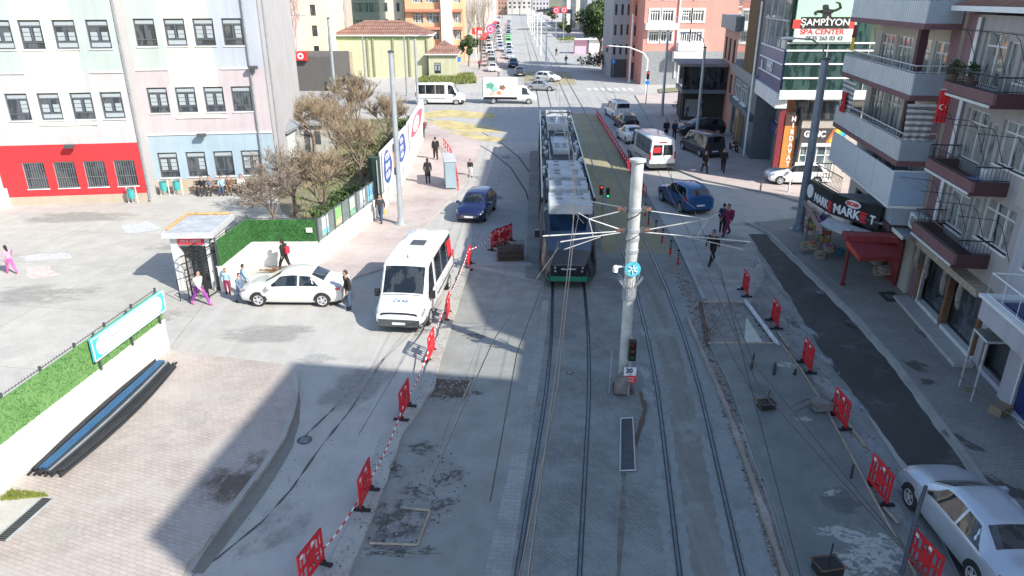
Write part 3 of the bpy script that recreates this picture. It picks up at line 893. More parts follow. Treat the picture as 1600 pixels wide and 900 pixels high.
def wallpaint(name, c, streak=0.15):
 """painted render with rain streaks and soft blotches"""
 m, nt, b = _new(name)
 n = noise(nt, 0.5, 6, objcoord(nt))
 r = ramp(nt, n.outputs[0], 0.3, 0.7, tuple(x * .90 for x in c), tuple(min(1, x * 1.05) for x in c))
 n2 = noise(nt, 1.0, 5, objcoord(nt, (3, 3, 0.12)), 0.7)
 r2 = ramp(nt, n2.outputs[0], 0.42, 0.7, (1, 1, 1), (1 - streak,) * 3)
 cc = mixc(nt, 1.0, r.outputs[0], r2.outputs[0], 'MULTIPLY')
 nt.links.new(cc, b.inputs['Base Color'])
 b.inputs['Roughness'].default_value = 0.8
 n3 = noise(nt, 30, 4, objcoord(nt))
 bump(nt, b, n3.outputs[0], 0.15, 0.01)
 MATS[name] = m
 return m
def corrugated(name, c, sc=8):
 m, nt, b = _new(name)
 wv = nt.nodes.new('ShaderNodeTexWave'); wv.bands_direction = 'X'
 wv.inputs['Scale'].default_value = sc / 6.28
 nt.links.new(objcoord(nt), wv.inputs['Vector'])
 n = noise(nt, 1.0, 6, objcoord(nt))
 r = ramp(nt, wv.outputs[1], 0, 1, tuple(x * .7 for x in c), c)
 r2 = ramp(nt, n.outputs[0], 0.3, 0.7, (0.85, 0.85, 0.85), (1.05, 1.05, 1.05))
 cc = mixc(nt, 1.0, r.outputs[0], r2.outputs[0], 'MULTIPLY')
 nt.links.new(cc, b.inputs['Base Color'])
 b.inputs['Roughness'].default_value = 0.55
 bump(nt, b, wv.outputs[1], 0.8, 0.04)
 MATS[name] = m
 return m
tiles = tile_mat('roof_tiles', (0.36, 0.17, 0.11))
tiles_f = tile_mat('roof_tiles_faded', (0.30, 0.165, 0.13))
# ---------------------------------------------------------------- school at the left
w_pale = wallpaint('school_pale', (0.46, 0.445, 0.445), 0.1)
w_mint = wallpaint('school_mint', (0.40, 0.46, 0.435), 0.1)
w_blue = wallpaint('school_blue', (0.32, 0.41, 0.475), 0.1)
w_pink = wallpaint('school_pinkish', (0.455, 0.40, 0.415), 0.1)
w_yel = wallpaint('school_cream', (0.60, 0.585, 0.49), 0.08)
w_red = wallpaint('school_red', (0.56, 0.03, 0.035), 0.08)
w_base = wallpaint('school_plinth', (0.42, 0.35, 0.27), 0.1)
w_lil = wallpaint('school_lilac', (0.40, 0.43, 0.49), 0.1)
def school(o, x0, x1, cols, reds, lab, label, shift, red_band, upzones, drains, fieldx):
 fr = Fr(o, (1, 0.144))
 t = T('school_building', label, 'school', (o[0], o[1], 0), fr.rz)
 holes = []; wins = []
 for ri, (za, zb) in enumerate(((1.05, 2.72), (5.3, 6.9), (9.42, 11.05), (13.5, 15.1))):
  for c in cols[ri]:
   holes.append((c - .62, c + .62, za, zb)); wins.append((c - .62, za, 1.24, zb - za, 'bars' if (ri == 0 and red_band) else 'school'))
 wall(t, w_pale, x0, x1, 0, 16.6, holes, zones=[(x0, x1, 0, .55, w_base)] + upzones, back=15)
 for (a, b, c, d, st) in wins:
  win(t, a, b, c, d, st, 0.10, pane_d)
  if st == 'school':
   pass
 m = MB()
 for (a, b, c, d, st) in wins:
  if st == 'school':
   m.box(a - .05, a + c + .05, -0.06, 0.0, b - .07, b - .005, offwhite)
 m.build('sill', t)
 m = MB()
 for (xa, xb, zz) in fieldx:
  m.box(xa, xb, -0.07, -0.001, zz - .05, zz + .05, offwhite)
 m.build('cornice', t)
 for dx in drains:
  mb = MB()
  mb.tube([(dx, -.12, 16.4), (dx, -.12, .25), (dx, -.3, .12)], 0.06, mgrey, 8)
  for zz in (1, 4, 7, 10, 13):
   mb.box(dx - .08, dx + .08, -.13, 0, zz, zz + .05, mgrey)
  mb.build('drainpipe', t)
 m = MB(); m.box(x0 - .3, x1 + .3, -.5, 15.4, 16.6, 16.9, offwhite); m.build('roof', t)
 return t, fr
aL = G(15, 322)
frL = Fr(aL, (1, .144))
colsL = [[frL.p(px_, 275)[0] for px_ in (8, 56, 104, 151, 198)], [frL.p(x, 166)[0] for x in (-25, 28, 78, 129, 176)], [frL.p(x, 54)[0] for x in (-48, 1, 49, 102, 154)], [frL.p(x, 54)[0] for x in (-50, 1, 51, 103, 155)]]
xr = frL.p(232, 312)[0]
drain = frL.p(215, 200)[0]
xe0 = frL.p(0, 240)[0] - 9
colsL[0] = colsL[0][1:]
band = [(frL.p(6, 255)[0] - .4, xr + .6, .55, 3.8, w_red), (xe0, xr, 8.05, 16.6, w_mint),
  (frL.p(33, 95)[0], frL.p(125, 95)[0], 6.95, 16.6, w_yel), (frL.p(52, 180)[0], frL.p(140, 180)[0], 4.4, 6.95, w_yel)]
cL = []
sA, _ = school(aL, xe0, xr, colsL, None, None, 'pale school block with bright red ground floor and barred windows', 0, True,
   band, [drain], [(xe0, frL.p(38, 110)[0], 8.08), (frL.p(140, 110)[0], xr, 8.08), (frL.p(60, 190)[0], frL.p(152, 190)[0], 5.0)])
aB = G(245, 302)
frB = Fr(aB, (1, .144))
xs0 = frB.p(232, 280)[0] - .1
xs1 = frB.p(432, 263)[0]
colsB = [[frB.p(x, 254)[0] for x in (263, 307, 350, 393)], [frB.p(x, 155)[0] for x in (247, 291, 335, 378)], [frB.p(x, 51)[0] for x in (227, 274, 319, 364)], [frB.p(x, 51)[0] for x in (225, 272, 317, 362)]]
bandB = [(xs0, xs1, .9, 3.9, w_blue), (xs0, xs1, .55, .9, w_base), (xs0, xs1, 3.9, 8.0, w_pink), (xs0, xs1, 8.0, 16.6, w_mint),
  (frB.p(335, 60)[0], xs1, 8.0, 16.6, w_lil), (frB.p(254, 60)[0], frB.p(330, 60)[0], 6.95, 16.6, w_yel), (frB.p(268, 160)[0], frB.p(345, 160)[0], 5.0, 6.95, w_yel)]
sB, _ = school(aB, xs0, xs1, colsB, None, None, 'white and pale blue school wing with drainpipes, students sitting below', 0, False,
   bandB, [frB.p(397, 150)[0], frB.p(424, 120)[0]], [(xs0, frB.p(262, 106)[0], 8.02), (frB.p(345, 105)[0], frB.p(395, 105)[0], 8.02), (frB.p(275, 178)[0], frB.p(355, 177)[0], 4.98), (xs0, xs1, 3.92)])
mb = MB(); mb.prism([G(-60, 318), G(16, 305), G(18, 322), G(-60, 345)], 0, 1.15, wallpaint('annex_blue_white', (0.6, 0.66, 0.7), .03))
mb.build('low_wall', label='pale bluish low wall block at the far left by the red facade', cat='wall')
def lamp_box(fr, x, y, lab):
 s, z = fr.p(x, y)
 t = T('wall_floodlight', lab, 'floodlight', (*fr.w(s, -.05), z), fr.rz)
 mb = MB(); mb.box(-.04, .04, -.25, 0, -.03, .03, dgrey); mb.build('bracket', t)
 mb = MB(); mb.box(-.28, .28, -.5, -.2, -.12, .08, dgrey, ); mb.build('lamp_head', t, bevel=.02)
 mb = MB(); mb.box(-.22, .22, -.47, -.23, -.135, -.12, lampglass); mb.build('lens', t)
lamp_box(frL, 112, 226, 'small dark floodlight on the white wall just above the red band')
lamp_box(frB, 317, 209, 'dark floodlight on the pale blue wall above the third window')
lamp_box(frB, 397, 104, 'dark floodlight beside the drainpipe high on the school wing')
# ---------------------------------------------------------------- right street row
DR = (-.155, -1)
c_mauve = wallpaint('mauve_render', (0.27, 0.16, 0.175))
c_grey = wallpaint('grey_render', (0.40, 0.37, 0.37))
c_lav = wallpaint('lavender_render', (0.45, 0.45, 0.50))
c_beige = wallpaint('beige_render', (0.5, 0.46, 0.40))
c_marn = wallpaint('maroon_band', (0.20, 0.10, 0.105))
c_marn2 = wallpaint('dark_maroon_band', (0.085, 0.035, 0.04))
corr = corrugated('ribbed_sheet', (0.66, 0.69, 0.70), 8)
corr_d = corrugated('ribbed_sheet_blue', (0.36, 0.41, 0.47), 8)
rail_d = M('railing_dark', (0.035, 0.03, 0.032), 0.5)
rail_w = M('railing_white', (0.6, 0.6, 0.6), 0.4)
def railing(parent, pts, z0, z1, mat, gap=0.12, name='railing', mid=True):
 mb = MB()
 for i in range(len(pts) - 1):
  a, b = pts[i], pts[i + 1]
  mb.tube([(*a, z1), (*b, z1)], 0.025, mat, 5)
  if mid: mb.tube([(*a, z0 + .05), (*b, z0 + .05)], 0.015, mat, 4)
  L = math.dist(a, b)
  n = max(1, int(L / gap))
  for k in range(n + 1):
   t_ = k / n
   x, y = a[0] + (b[0] - a[0]) * t_, a[1] + (b[1] - a[1]) * t_
   mb.tube([(x, y, z0), (x, y, z1)], 0.009, mat, 4, caps=False)
 return mb.build(name, parent)
O_R = (17.5 + .155 * -.2, 29.3)
fR = Fr(O_R, DR)
tR = T('apartment_building', 'grey and mauve apartment block with maroon balconies and tiled roof eave', 'building', (*O_R, 0), fR.rz)
LR = 11.6
holesR = []; winR = []
def addw(x0, x1, z0, z1, st='pvc'):
 holesR.append((x0, x1, z0, z1)); winR.append((x0, z0, x1 - x0, z1 - z0, st))
for zt in (9.3, 6.6, 3.95):
 addw(1.75, 3.55, zt, zt + 1.85)
 addw(4.6, 6.9, zt + .35, zt + 1.85)
 addw(8.0, 10.2, zt + .35, zt + 1.85)
for zt in (9.3, 6.6, 3.95):
 holesR.append((3.62, 4.35, zt - .35, zt + 1.6))
holesR.append((.9, 6.6, .25, 2.75))
holesR.append((7.0, 9.4, .3, 2.6))
wall(tR, c_grey, 0, LR, 0, 11.7, holesR, back=11, zones=[(0, 1.0, 0, 11.7, c_mauve), (7.3, LR, 0, 11.7, c_lav), (6.6, 7.3, 6, 11.7, c_beige)], reveal=.2)
for q in winR: win(tR, *q[:4], q[4], .14)
for zt in (9.3, 6.6, 3.95):
 win(tR, 3.62, zt - .35, .73, 1.95, 'door', .14, pane_b)
part(MB().box(1.0, 1.3, -.06, .0, 0, 11.6, white).box(1.38, 1.44, -.1, .0, 0, 11.6, mgrey), 'drainpipe', tR)
hip_roof(tR, 0.9, LR, 0, 11, 12.0, 3.2, tiles, .75)
for bi, (zb, zt) in enumerate(((8.95, 9.42), (6.08, 6.55), (3.5, 4.0))):
 xa, xb = 1.95, 6.0
 m = MB(); m.box(xa, xb, -1.16, 0, zb, zb + .12, c_marn2)
 m.box(xa, xb, -1.16, -1.06, zb + .12, zt, c_marn); m.box(xb - .1, xb, -1.06, 0, zb + .12, zt, c_marn2); m.box(xa, xa + .1, -1.06, 0, zb + .12, zt, c_marn2)
 m.box(xa + .1, xb - .1, -1.2, -1.16, zb + .01, zb + .09, offwhite)
 b = m.build('balcony', tR)
 railing(b, [(xa, 0), (xa, -1.11), (xb - .05, -1.11), (xb - .05, 0)], zt, zt + .5, rail_d)
for zz in (11.3, 8.35, 5.7):
 m = MB()
 for xx in (1.7, 3.9, 5.4, 7.2):
  m.tube([(xx, 0, zz - 1.5), (xx, -.5, zz - .3), (xx, -.7, zz - .1), (xx, -1.9, zz)], .012, rail_d, 5)
 m.build('laundry_arm', tR)
 m = MB()
 for yy in (-1.0, -1.4, -1.8):
  m.tube([(1.7, yy, zz - .04), (7.2, yy, zz - .04)], .006, rail_d, 3)
 m.build('laundry_line', tR)
m = MB(); m.box(4.45, 4.9, -.3, 0, 6.2, 6.75, white); m.lathe([(.18, -.305), (.18, -.3)], dgrey, 14, (4.67, 0, 6.47), 'y'); m.build('air_conditioner', tR)
m = MB(); m.lathe([(.001, -.02), (.16, -.02), (.16, -.06), (.001, -.09)], mgrey, 14, (6.9, 0, 11.2), 'y'); m.build('wall_lamp', tR)
m = MB(); m.box(.9, 6.6, .0, 3.4, 2.8, 2.95, wood); m.box(.7, 6.8, -.55, 0.0, 2.75, 3.0, wood); m.build('shop_fascia', tR)
for xx in (.95, 3.6, 6.35):
 m = MB(); m.box(xx, xx + .22, -.1, .15, .2, 2.75, brownw); m.build('pillar', tR)
m = MB(); m.box(.9, 6.6, -.1, .25, 0.13, .42, offwhite); m.box(.6, 7.0, -.75, -.1, .13, .27, M('step_stone', (0.45, 0.44, 0.42), .8)); m.build('step', tR)
for i, (a, b) in enumerate(((1.2, 3.6), (3.85, 6.3))):
 win(tR, a, .42, b - a, 2.3, 'dark', .2, pane_d)
for xx in (1.4, 2.4, 4.1, 5.5):
 m = MB()
 m.tube([(xx, -.45, 2.75), (xx + .1, -.5, 2.3), (xx, -.42, 1.9), (xx + .05, -.4, 1.75)], [.09, .12, .10, .03], M('tied_cloth', (0.3, 0.27, 0.24), .9, var=.3, sc=6), 8)
 m.build('rolled_awning', tR)
m = MB(); m.box(-.3, 1.3, -1.15, -.05, 3.02, 3.14, mgrey); m.box(-.34, 1.34, -1.19, -1.15, 3.0, 3.16, offwhite); m.build('canopy', tR)
O_D = fR.w(LR - .3, -.15)
O_D = (O_D[0] - .0, O_D[1])
fD = Fr(O_D, DR)
tD = T('shop_building', 'lavender grey corner shop with blue door and railed roof terrace', 'building', (*O_D, 0), fD.rz)
xd0 = -2.4
d0 = [fD.p(x, y)[0] for x, y in ((1533, 610), (1563, 650), (1580, 665), (1600, 668))]
wall(tD, c_lav, xd0, 13.0, 0, 2.8, [(-1.5, .15, .15, 2.15), (.35, 1.25, .15, 2.15), (2.3, 5.5, .15, 2.15), (6, 9, .15, 2.15)], back=10, zones=[(1.3, 2.2, 0, 2.8, white)])
bluep = M('blue_panel', (0.015, 0.03, 0.14), 0.4, var=.1)
m = MB(); m.box(-1.5, .15, .06, .1, .15, 2.15, bluep); m.box(-1.2, -.3, .03, .06, 1.1, 2.0, pane_d); m.build('door', tD)
m = MB(); m.box(.35, 1.25, .06, .1, .15, 2.15, bluep); m.build('shutter', tD)
m = MB()
for xx in (-1.58, .17, .27, 1.27): m.box(xx, xx + .08, -.03, .12, .13, 2.2, white)
m.box(-1.7, 1.35, -.1, .12, .13, .2, white)
m.build('door_frame', tD)
win(tD, 2.3, .15, 3.2, 2.0, 'dark', .1, pane_d); win(tD, 6, .15, 3, 2.0, 'dark', .1, pane_d)
m = MB(); m.box(xd0 - .2, 13, -1.1, 0, 2.8, 3.5, c_lav); m.box(xd0 - .3, 13, -1.2, -.95, 3.5, 3.6, white); m.box(xd0 - .3, xd0 - .05, -.95, 3, 3.5, 3.6, white); m.build('terrace', tD)
railing(tD, [(xd0 - .1, 2), (xd0 - .1, -1.05), (13, -1.05)], 3.6, 4.35, white, .9)
m = MB(); m.box(xd0 + .3, 6, -.7, 2.4, 3.5, 3.56, bluep); m.build('terrace_floor', tD)
q = [(lambda v: ((v[0] - fD.o[0]) * fD.d[0] + (v[1] - fD.o[1]) * fD.d[1], (v[0] - fD.o[0]) * fD.n[0] + (v[1] - fD.o[1]) * fD.n[1]))(G(x, y, 2.3)) for x, y in ((1523, 513), (1543, 534), (1576, 534), (1556, 513))]
m = MB(); m.prism(q, 2.22, 2.3, M('mossy_roof', (0.2, 0.2, 0.16), .9, var=.3)); m.tube([(*q[0], 2.26), (*q[1], 2.26), (*q[2], 2.26)], .04, lgrey, 4); m.build('porch_roof', tD)
m = MB()
for k in (0, 1): m.tube([(*q[k], .13), (*q[k], 2.22)], .03, lgrey, 6)
m.build('porch_post', tD)
wallholes = [(x, x + 1.6, z, z + 1.5) for z in (5, 8, 11, 14) for x in (1, 4, 7, 10)]
m = MB(); m.box(-.28, .28, -.2, .2, 0, .26, M('cardboard', (0.33, 0.23, 0.15), .85, var=.1)); m.box(-.28, .0, -.2, .2, .262, .268, M('cardboard', (0.33, 0.23, 0.15)));
m.build('cardboard_box', label='brown cardboard box on the pavement in front of the blue door', cat='box', loc=(*G(1562, 645, .13), .13), rz=.4)
O_M = (16 + .155 * 9.7, 39.6)
fM = Fr(O_M, DR)
LM = fM.p(1387, 320)[0]
tM = T('apartment_building', 'apartment block with ribbed white balconies above the corner market', 'building', (*O_M, 0), fM.rz)
yw = 1.42
LW = LM + .0
hM = []; wM = []
for z in (11.3, 8.6, 6.0):
 for x0, x1 in ((.9, 2.9), (3.3, 5.3), (5.7, 7.5), (7.9, 9.3)):
  hM.append((x0, x1, z + .25, z + 2.0)); wM.append((x0, z + .25, x1 - x0, 1.75))
for x0, x1 in ((2.9, 4.2), (5.0, 6.2), (7.0, 8.2)):
 hM.append((x0, x1, 4.4, 5.5)); wM.append((x0, 4.4, x1 - x0, 1.1))
wall(tM, c_beige, 0, LW, 0, 17, [(1.2, 9.2, .2, 2.7)] + hM, y=yw, back=9, zones=[(LW - 1.0, LW, 3, 17, c_mauve), (0, LW, 3.0, 5.8, wallpaint('pale_blue_render', (0.42, 0.46, 0.5)))])
for a in wM: win(tM, *a, 'pvc', yw + .1)
for z in (11.12, 8.42, 5.78):
 near_y = 1.35
 m = MB()
 m.box(0, LM, 0, yw, z, z + .22, c_marn)
 m.box(-.001, LM + .002, -.002, .01, z - .001, z + .22, c_marn)
 b = m.build('balcony', tM)
 m = MB(); m.box(.02, LM - .02, .02, .06, z + .22, z + 1.05, corr); m.box(LM - .06, LM - .021, .06, near_y, z + .22, z + 1.05, corr_d); m.box(.02, .06, .06, near_y, z + .22, z + 1.05, corr)
 m.build('panel', b)
 railing(b, [(.03, near_y), (.03, .04), (LM - .04, .04), (LM - .04, near_y)], z + 1.05, z + 1.35, rail_w, .35)
m = MB(); m.box(LM - 1.15, LM - .85, .25, .55, 6.83 + .0, 8.41, c_marn2); m.box(LM - 1.15, LM - .85, .25, .55, 9.5, 11.1, c_marn2); m.build('pillar', tM)
m = MB()
x0_, z0_ = .3, 4.05
for k in range(4):
 a = x0_ + k * (LM - x0_) / 4
 m.box(a + .02, a + (LM - x0_) / 4 - .02, .0, .05, 4.12, 5.55, M('white_screen', (0.62, 0.65, 0.68), .35, var=.05))
m.box(LM - .05, LM, .06, 1.4, 4.12, 5.55, M('bluish_screen', (0.36, 0.47, 0.62), .35, var=.05))
m.box(LM - .052, LM + .002, .0, 1.42, 5.55, 5.6, white)
m.box(0, LM, 0, yw, 3.98, 4.1, white)
m.build('balcony_screen', tM)
m = MB(); m.box(LM - 1.4, LM, .3, 1.42, 3.25, 3.97, corr_d); m.box(LM - 1.5, LM, .25, 1.42, 2.95, 3.24, c_marn2); m.build('side_panel', tM)
def striped(c1, c2):
 m, nt, b = _new('striped_cloth')
 wv = nt.nodes.new('ShaderNodeTexWave'); wv.bands_direction = 'Z'
 wv.inputs['Scale'].default_value = 1.35; wv.inputs['Distortion'].default_value = .6; wv.inputs['Detail Scale'].default_value = .8
 nt.links.new(objcoord(nt), wv.inputs['Vector'])
 r = ramp(nt, wv.outputs[1], .42, .58, c1, c2)
 nt.links.new(r.outputs[0], b.inputs['Base Color']); b.inputs['Roughness'].default_value = .9
 return m
stc = striped((0.2, 0.2, 0.21), (0.62, 0.62, 0.6))
def drop(parent, pts, mat, th=.01, name='cloth', nx=10, wav=.04):
 """hanging cloth between a top edge and a bottom edge (pts: tl,tr,br,bl)"""
 mb = MB(); tl, tr, br, bl = [Vector(p) for p in pts]
 nz = 8
 n = (tr - tl).cross(bl - tl).normalized()
 for s_ in (0, 1):
  vs = []
  for j in range(nz + 1):
   for i in range(nx + 1):
    a = tl.lerp(tr, i / nx); b_ = bl.lerp(br, i / nx)
    vs.append(a.lerp(b_, j / nz) + n * (wav * math.sin(i * 1.9 + j * .3) * (j / nz + .2) + s_ * th))
  fs = [(j * (nx + 1) + i, j * (nx + 1) + i + 1, (j + 1) * (nx + 1) + i + 1, (j + 1) * (nx + 1) + i) for j in range(nz) for i in range(nx)]
  if s_: fs = [f[::-1] for f in fs]
  mb.raw(vs, fs, mat, True)
 return mb.build(name, parent)
drop(tM, [(LM - .05, .0, 8.3), (LM - .05, 1.2, 8.3), (LM - .05, 1.05, 6.85), (LM - .05, .1, 6.85)], stc, name='striped_blind')
drop(tM, [(.6, .0, 8.3), (2.9, .0, 8.3), (2.4, .05, 6.9), (.7, .05, 6.9)], stc, name='striped_blind')
def flag(lab, loc, rz, w_, h_, mats, emblem=None, drape=True):
 t = T('flag', lab, 'flag', loc, rz)
 m = MB(); m.tube([(0, 0, .05), (w_ + .1, 0, .05)], .015, white, 5); m.build('pole', t)
 k = len(mats)
 for i, mm in enumerate(mats):
  z0 = -h_ * i / k; z1 = -h_ * (i + 1) / k
  drop(t, [(0, 0, z0), (w_, 0, z0), (w_, 0, z1), (0, 0, z1)], mm, name='cloth')
 if emblem:
  m = MB()
  cx, cz, r = w_ * .42, -h_ * .5, min(w_, h_) * .26
  for yy in (-.055, .065):
   for i in range(14):
    a0 = R(40 + i * 20); a1 = R(60 + i * 20)
    m.face([(cx + r * math.cos(a0), yy, cz + r * math.sin(a0)), (cx + r * math.cos(a1), yy, cz + r * math.sin(a1)),
      (cx + r * .25 + r * .8 * math.cos(a1), yy, cz + r * .8 * math.sin(a1)), (cx + r * .25 + r * .8 * math.cos(a0), yy, cz + r * .8 * math.sin(a0))], emblem)
   for i in range(5):
    a = R(i * 72)
    m.face([(cx + r * 1.15 + r * .35 * math.cos(a), yy, cz + r * .35 * math.sin(a)), (cx + r * 1.15 + r * .14 * math.cos(a + .63), yy, cz + r * .14 * math.sin(a + .63)), (cx + r * 1.15, yy, cz), (cx + r * 1.15 + r * .14 * math.cos(a - .63), yy, cz + r * .14 * math.sin(a - .63))], emblem)
  m.build('crescent_and_star', t)
 return t
flagred = M('flag_red', (0.62, 0.02, 0.03), .8, var=.1)
flagyel = M('flag_yellow', (0.75, 0.5, 0.05), .8, var=.1)
p_ = fM.w(1.2, -.12)
flag('red flag with white emblem hung on the striped blind of the balcony', (*p_, 7.75), fM.rz, .75, 1.0, [flagred], white)
p_ = fM.w(1.3, -.12)
flag('dark red and yellow flag hanging under the top balcony', (*p_, 11.0), fM.rz, .5, 1.2, [M('flag_dark', (.2, .02, .04), .8), flagyel])
p_ = fR.w(2.35, -1.35)
flag('narrow red flag with crescent hanging below the upper maroon balcony', (*p_, 9.1), fR.rz + 1.3, .38, 1.15, [flagred], white)
tS = T('market_shop', 'corner market under dark lit fascia with white MARKET letters', 'shop', (*O_M, 0), fM.rz)
signd = M('sign_black', (0.018, 0.02, 0.022), .35, var=.1)
signw = M('sign_white', (0.8, 0.8, 0.8), .4, var=0)
signr = M('sign_red', (0.7, 0.03, 0.05), .4, var=0)
A1, A2, A3 = G(1264, 280, 3.75), G(1302, 302, 3.75), G(1378, 325, 3.75)
def inv(fr, p):
 q = (p[0] - fr.o[0], p[1] - fr.o[1])
 return (q[0] * fr.d[0] + q[1] * fr.d[1], q[0] * fr.n[0] + q[1] * fr.n[1])
a1, a2, a3 = inv(fM, A1), inv(fM, A2), inv(fM, A3)
def panel_sign(parent, a, b, z0, z1, th, mat, name):
 L = math.dist(a, b); rz = math.atan2(b[1] - a[1], b[0] - a[0])
 e = bpy.data.objects.new(name, MB().box(0, L, 0, th, z0, z1, mat).mesh(name))
 COL.objects.link(e); e.parent = parent; e.location = (a[0], a[1], 0); e.rotation_euler = (0, 0, rz)
 return e, L
s1, L1 = panel_sign(tS, a1, a2, 2.75, 3.75, .25, signd, 'sign_board')
s2, L2 = panel_sign(tS, a2, a3, 2.75, 3.75, .25, signd, 'sign_board')
def market_text(s, L, small, mx):
 z = 3.08
 text(s, 'MARK', .58, signw, (mx, -.01, z), sx=.98, bold=.014, align='LEFT')
 text(s, 'T', .55, signw, (mx + 2.1, -.01, z), sx=.86, bold=.014, align='LEFT')
 m = MB()
 x0 = mx + 1.52
 for k, (ww, zz) in enumerate(((.42, .2), (.36, .07), (.3, -.06), (.34, -.19))):
  m.box(x0 + k * .03, x0 + k * .03 + ww, -.03, 0, z + zz - .04, z + zz + .04, signr)
 m.build('cart_symbol', s)
 m = MB(); m.lathe([(.001, 0), (.36, 0), (.36, .03), (.001, .03)], signw, 24, axis='y')
 o = m.build('oval_badge', s, loc=(1.25 if small else .42, -.04, 3.53 if small else 3.25)); o.scale = (1.2 if small else .95, 1, .5 if small else .95)
 if small:
  text(s, 'ESCAN', .24, signr, (1.25, -.075, 3.53), bold=.006, sx=.9)
 return
market_text(s2, L2, True, .15)
market_text(s1, L1, False, .95)
m = MB()
b2, b3 = inv(fM, G(1313, 372, 3.0)), inv(fM, G(1378, 372, 3.0))
m.prism([a2, a3, (a3[0] + .3, yw), (a1[0], yw), a1], 3.0, 3.1, mgrey)
m.prism([(a2[0], a2[1]), (a3[0], a3[1]), (LM + .1, -.9), (LM - 2.0, -2.1)], 2.5, 2.58, lgrey)
m.build('shop_roof', tS)
m = MB(); m.prism([(a1[0] - .1, a1[1] - .06), (LM - 1.0, -2.25), (LM - 1.0, -2.15), (a1[0] - .1, a1[1] + .05)], 2.42, 2.62, M('pinkish_gutter', (0.33, 0.2, 0.19), .7)); m.build('gutter', tS)
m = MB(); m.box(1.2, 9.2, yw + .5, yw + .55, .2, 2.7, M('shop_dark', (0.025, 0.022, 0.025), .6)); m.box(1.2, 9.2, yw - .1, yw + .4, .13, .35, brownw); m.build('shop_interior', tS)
railing(tS, [(a1[0] - .4, a1[1] + 1.2), (a1[0] - .3, a1[1] + .3), (a2[0], a2[1] + .3)], 3.75, 4.5, rail_d, .14)
cA, cB, cC, cD = [inv(fM, G(x, y, z)) for x, y, z in ((1323, 374, 2.75), (1396, 372, 2.75), (1408, 402, 2.35), (1343, 402, 2.35))]
redcan = M('canopy_red', (0.24, 0.03, 0.035), .6, var=.15)
m = MB()
m.face([(*cA, 2.95), (*cB, 2.95), (*cB, 2.7), (*cA, 2.7)][::-1], redcan)
m.face([(*cA, 2.78), (*cB, 2.78), (*cC, 2.35), (*cD, 2.35)], redcan)
m.face([(*cD, 2.34), (*cC, 2.34), (*cC, 2.18), (*cD, 2.18)], redcan)
m.face([(*cA, 2.77), (*cD, 2.34), (*cD, 2.18), (*cA, 2.5)], M('canopy_side', (0.5, 0.06, 0.04), .6))
m.face([(*cD, 2.33), (*cC, 2.33), (*cB, 2.76), (*cA, 2.76)], redcan)
m.box(min(cA[0], cB[0]) - .1, max(cA[0], cB[0]) + .1, min(cA[1], cB[1]) - .06, max(cA[1], cB[1]) + .02, 2.7, 2.95, redcan)
m.build('awning', tS)
pf = inv(fM, G(1316, 445, .13))
m = MB(); m.lathe([(.075, .13), (.075, 2.7)], redcan, 10, (pf[0], pf[1], 0)); m.lathe([(.12, .13), (.12, .2), (.075, .22)], redcan, 10, (pf[0], pf[1], 0)); m.lathe([(.082, 2.0), (.082, 2.12)], lgrey, 10, (pf[0], pf[1], 0)); m.build('post', tS)
m = MB(); p2 = inv(fM, G(1380, 440, .13))
m.box(p2[0] - .6, p2[0] + .5, p2[1] + .3, p2[1] + .36, .13, 2.2, redcan); m.build('side_wall', tS)
C0 = (17.9, 49.0)
frS = Fr((C0[0], C0[1]), (1, 0))
tP = T('office_building', 'glassy corner building with SPA CENTER billboard and white band', 'building', (*C0, 0), 0)
wbz0, wbz1 = frS.p(1214, 155)[1], frS.p(1215, 141)[1]
gz = [frS.p(1222, y)[1] for y in (122, 100, 79, 66)]
mg = MB()
mg.prism([(0, 0), (14, 0), (14, 14), (2.6, 14)], wbz1, gz[3] + 7.5, pane_g)
o_ = mg.build('curtain_wall', tP)
m = MB(); m.prism([(-.15, -.15), (14.1, -.15), (14.1, 14), (2.5, 14)], wbz0, wbz1, M('white_band', (0.75, 0.76, 0.76), .5)); m.build('band', tP)
m = MB()
for z in gz[:3] + [gz[3] - .05]:
 m.box(-.05, 14, -.06, 0, z - .05, z + .05, white)
for x in (2.6, 5.3, 8, 10.7):
 m.box(x - .03, x + .03, -.04, 0, wbz1, gz[3], galv)
m.build('mullion', tP)
fp_z = frS.p(1290, 44, .25)[1]
m = MB(); m.box(.2, frS.p(1334, 50)[0], -.22, -.07, gz[3] + .02, gz[3] + 5.2, M('billboard_mint', (0.42, 0.68, 0.5), .5, var=.04)); m.box(.25, frS.p(1334, 50)[0] - .05, -.224, -.2201, gz[3] + .06, fp_z, M('billboard_white', (.66, .72, .68), .5)); bb = m.build('billboard', tP)
bbk = M('billboard_black', (0.02, 0.02, 0.02), .5); bbr = M('billboard_red', (0.7, 0.06, 0.05), .5)
def fpt(x, y): return frS.p(x, y, .25)
xa, za = fpt(1247, 42); xb, zb = fpt(1332, 30)
m = MB(); m.box(xa + .15, xb - .15, -.245, -.225, za - .1, zb + .14, bbk)
m.box(xa - .35, xa + .14, -.24, -.225, za - .1, zb - .02, bbr); m.box(xb - .14, xb + .2, -.24, -.225, za - .1, zb - .02, bbr); m.build('banner', bb)
text(bb, 'ŞAMPİYON', .56, signw, ((xa + xb) / 2, -.25, (za + zb) / 2 + .03), bold=.008, sx=1.08)
text(bb, 'SPA CENTER', .44, bbr, ((xa + xb) / 2 - .1, -.23, fpt(1290, 50)[1]), bold=.008, sx=1.15)
text(bb, '0535 265 03 43', .36, M('billboard_grey', (0.12, 0.13, 0.13), .5), ((xa + xb) / 2 + .1, -.235, fpt(1290, 60)[1]), bold=.006, sx=1.05)
m = MB()
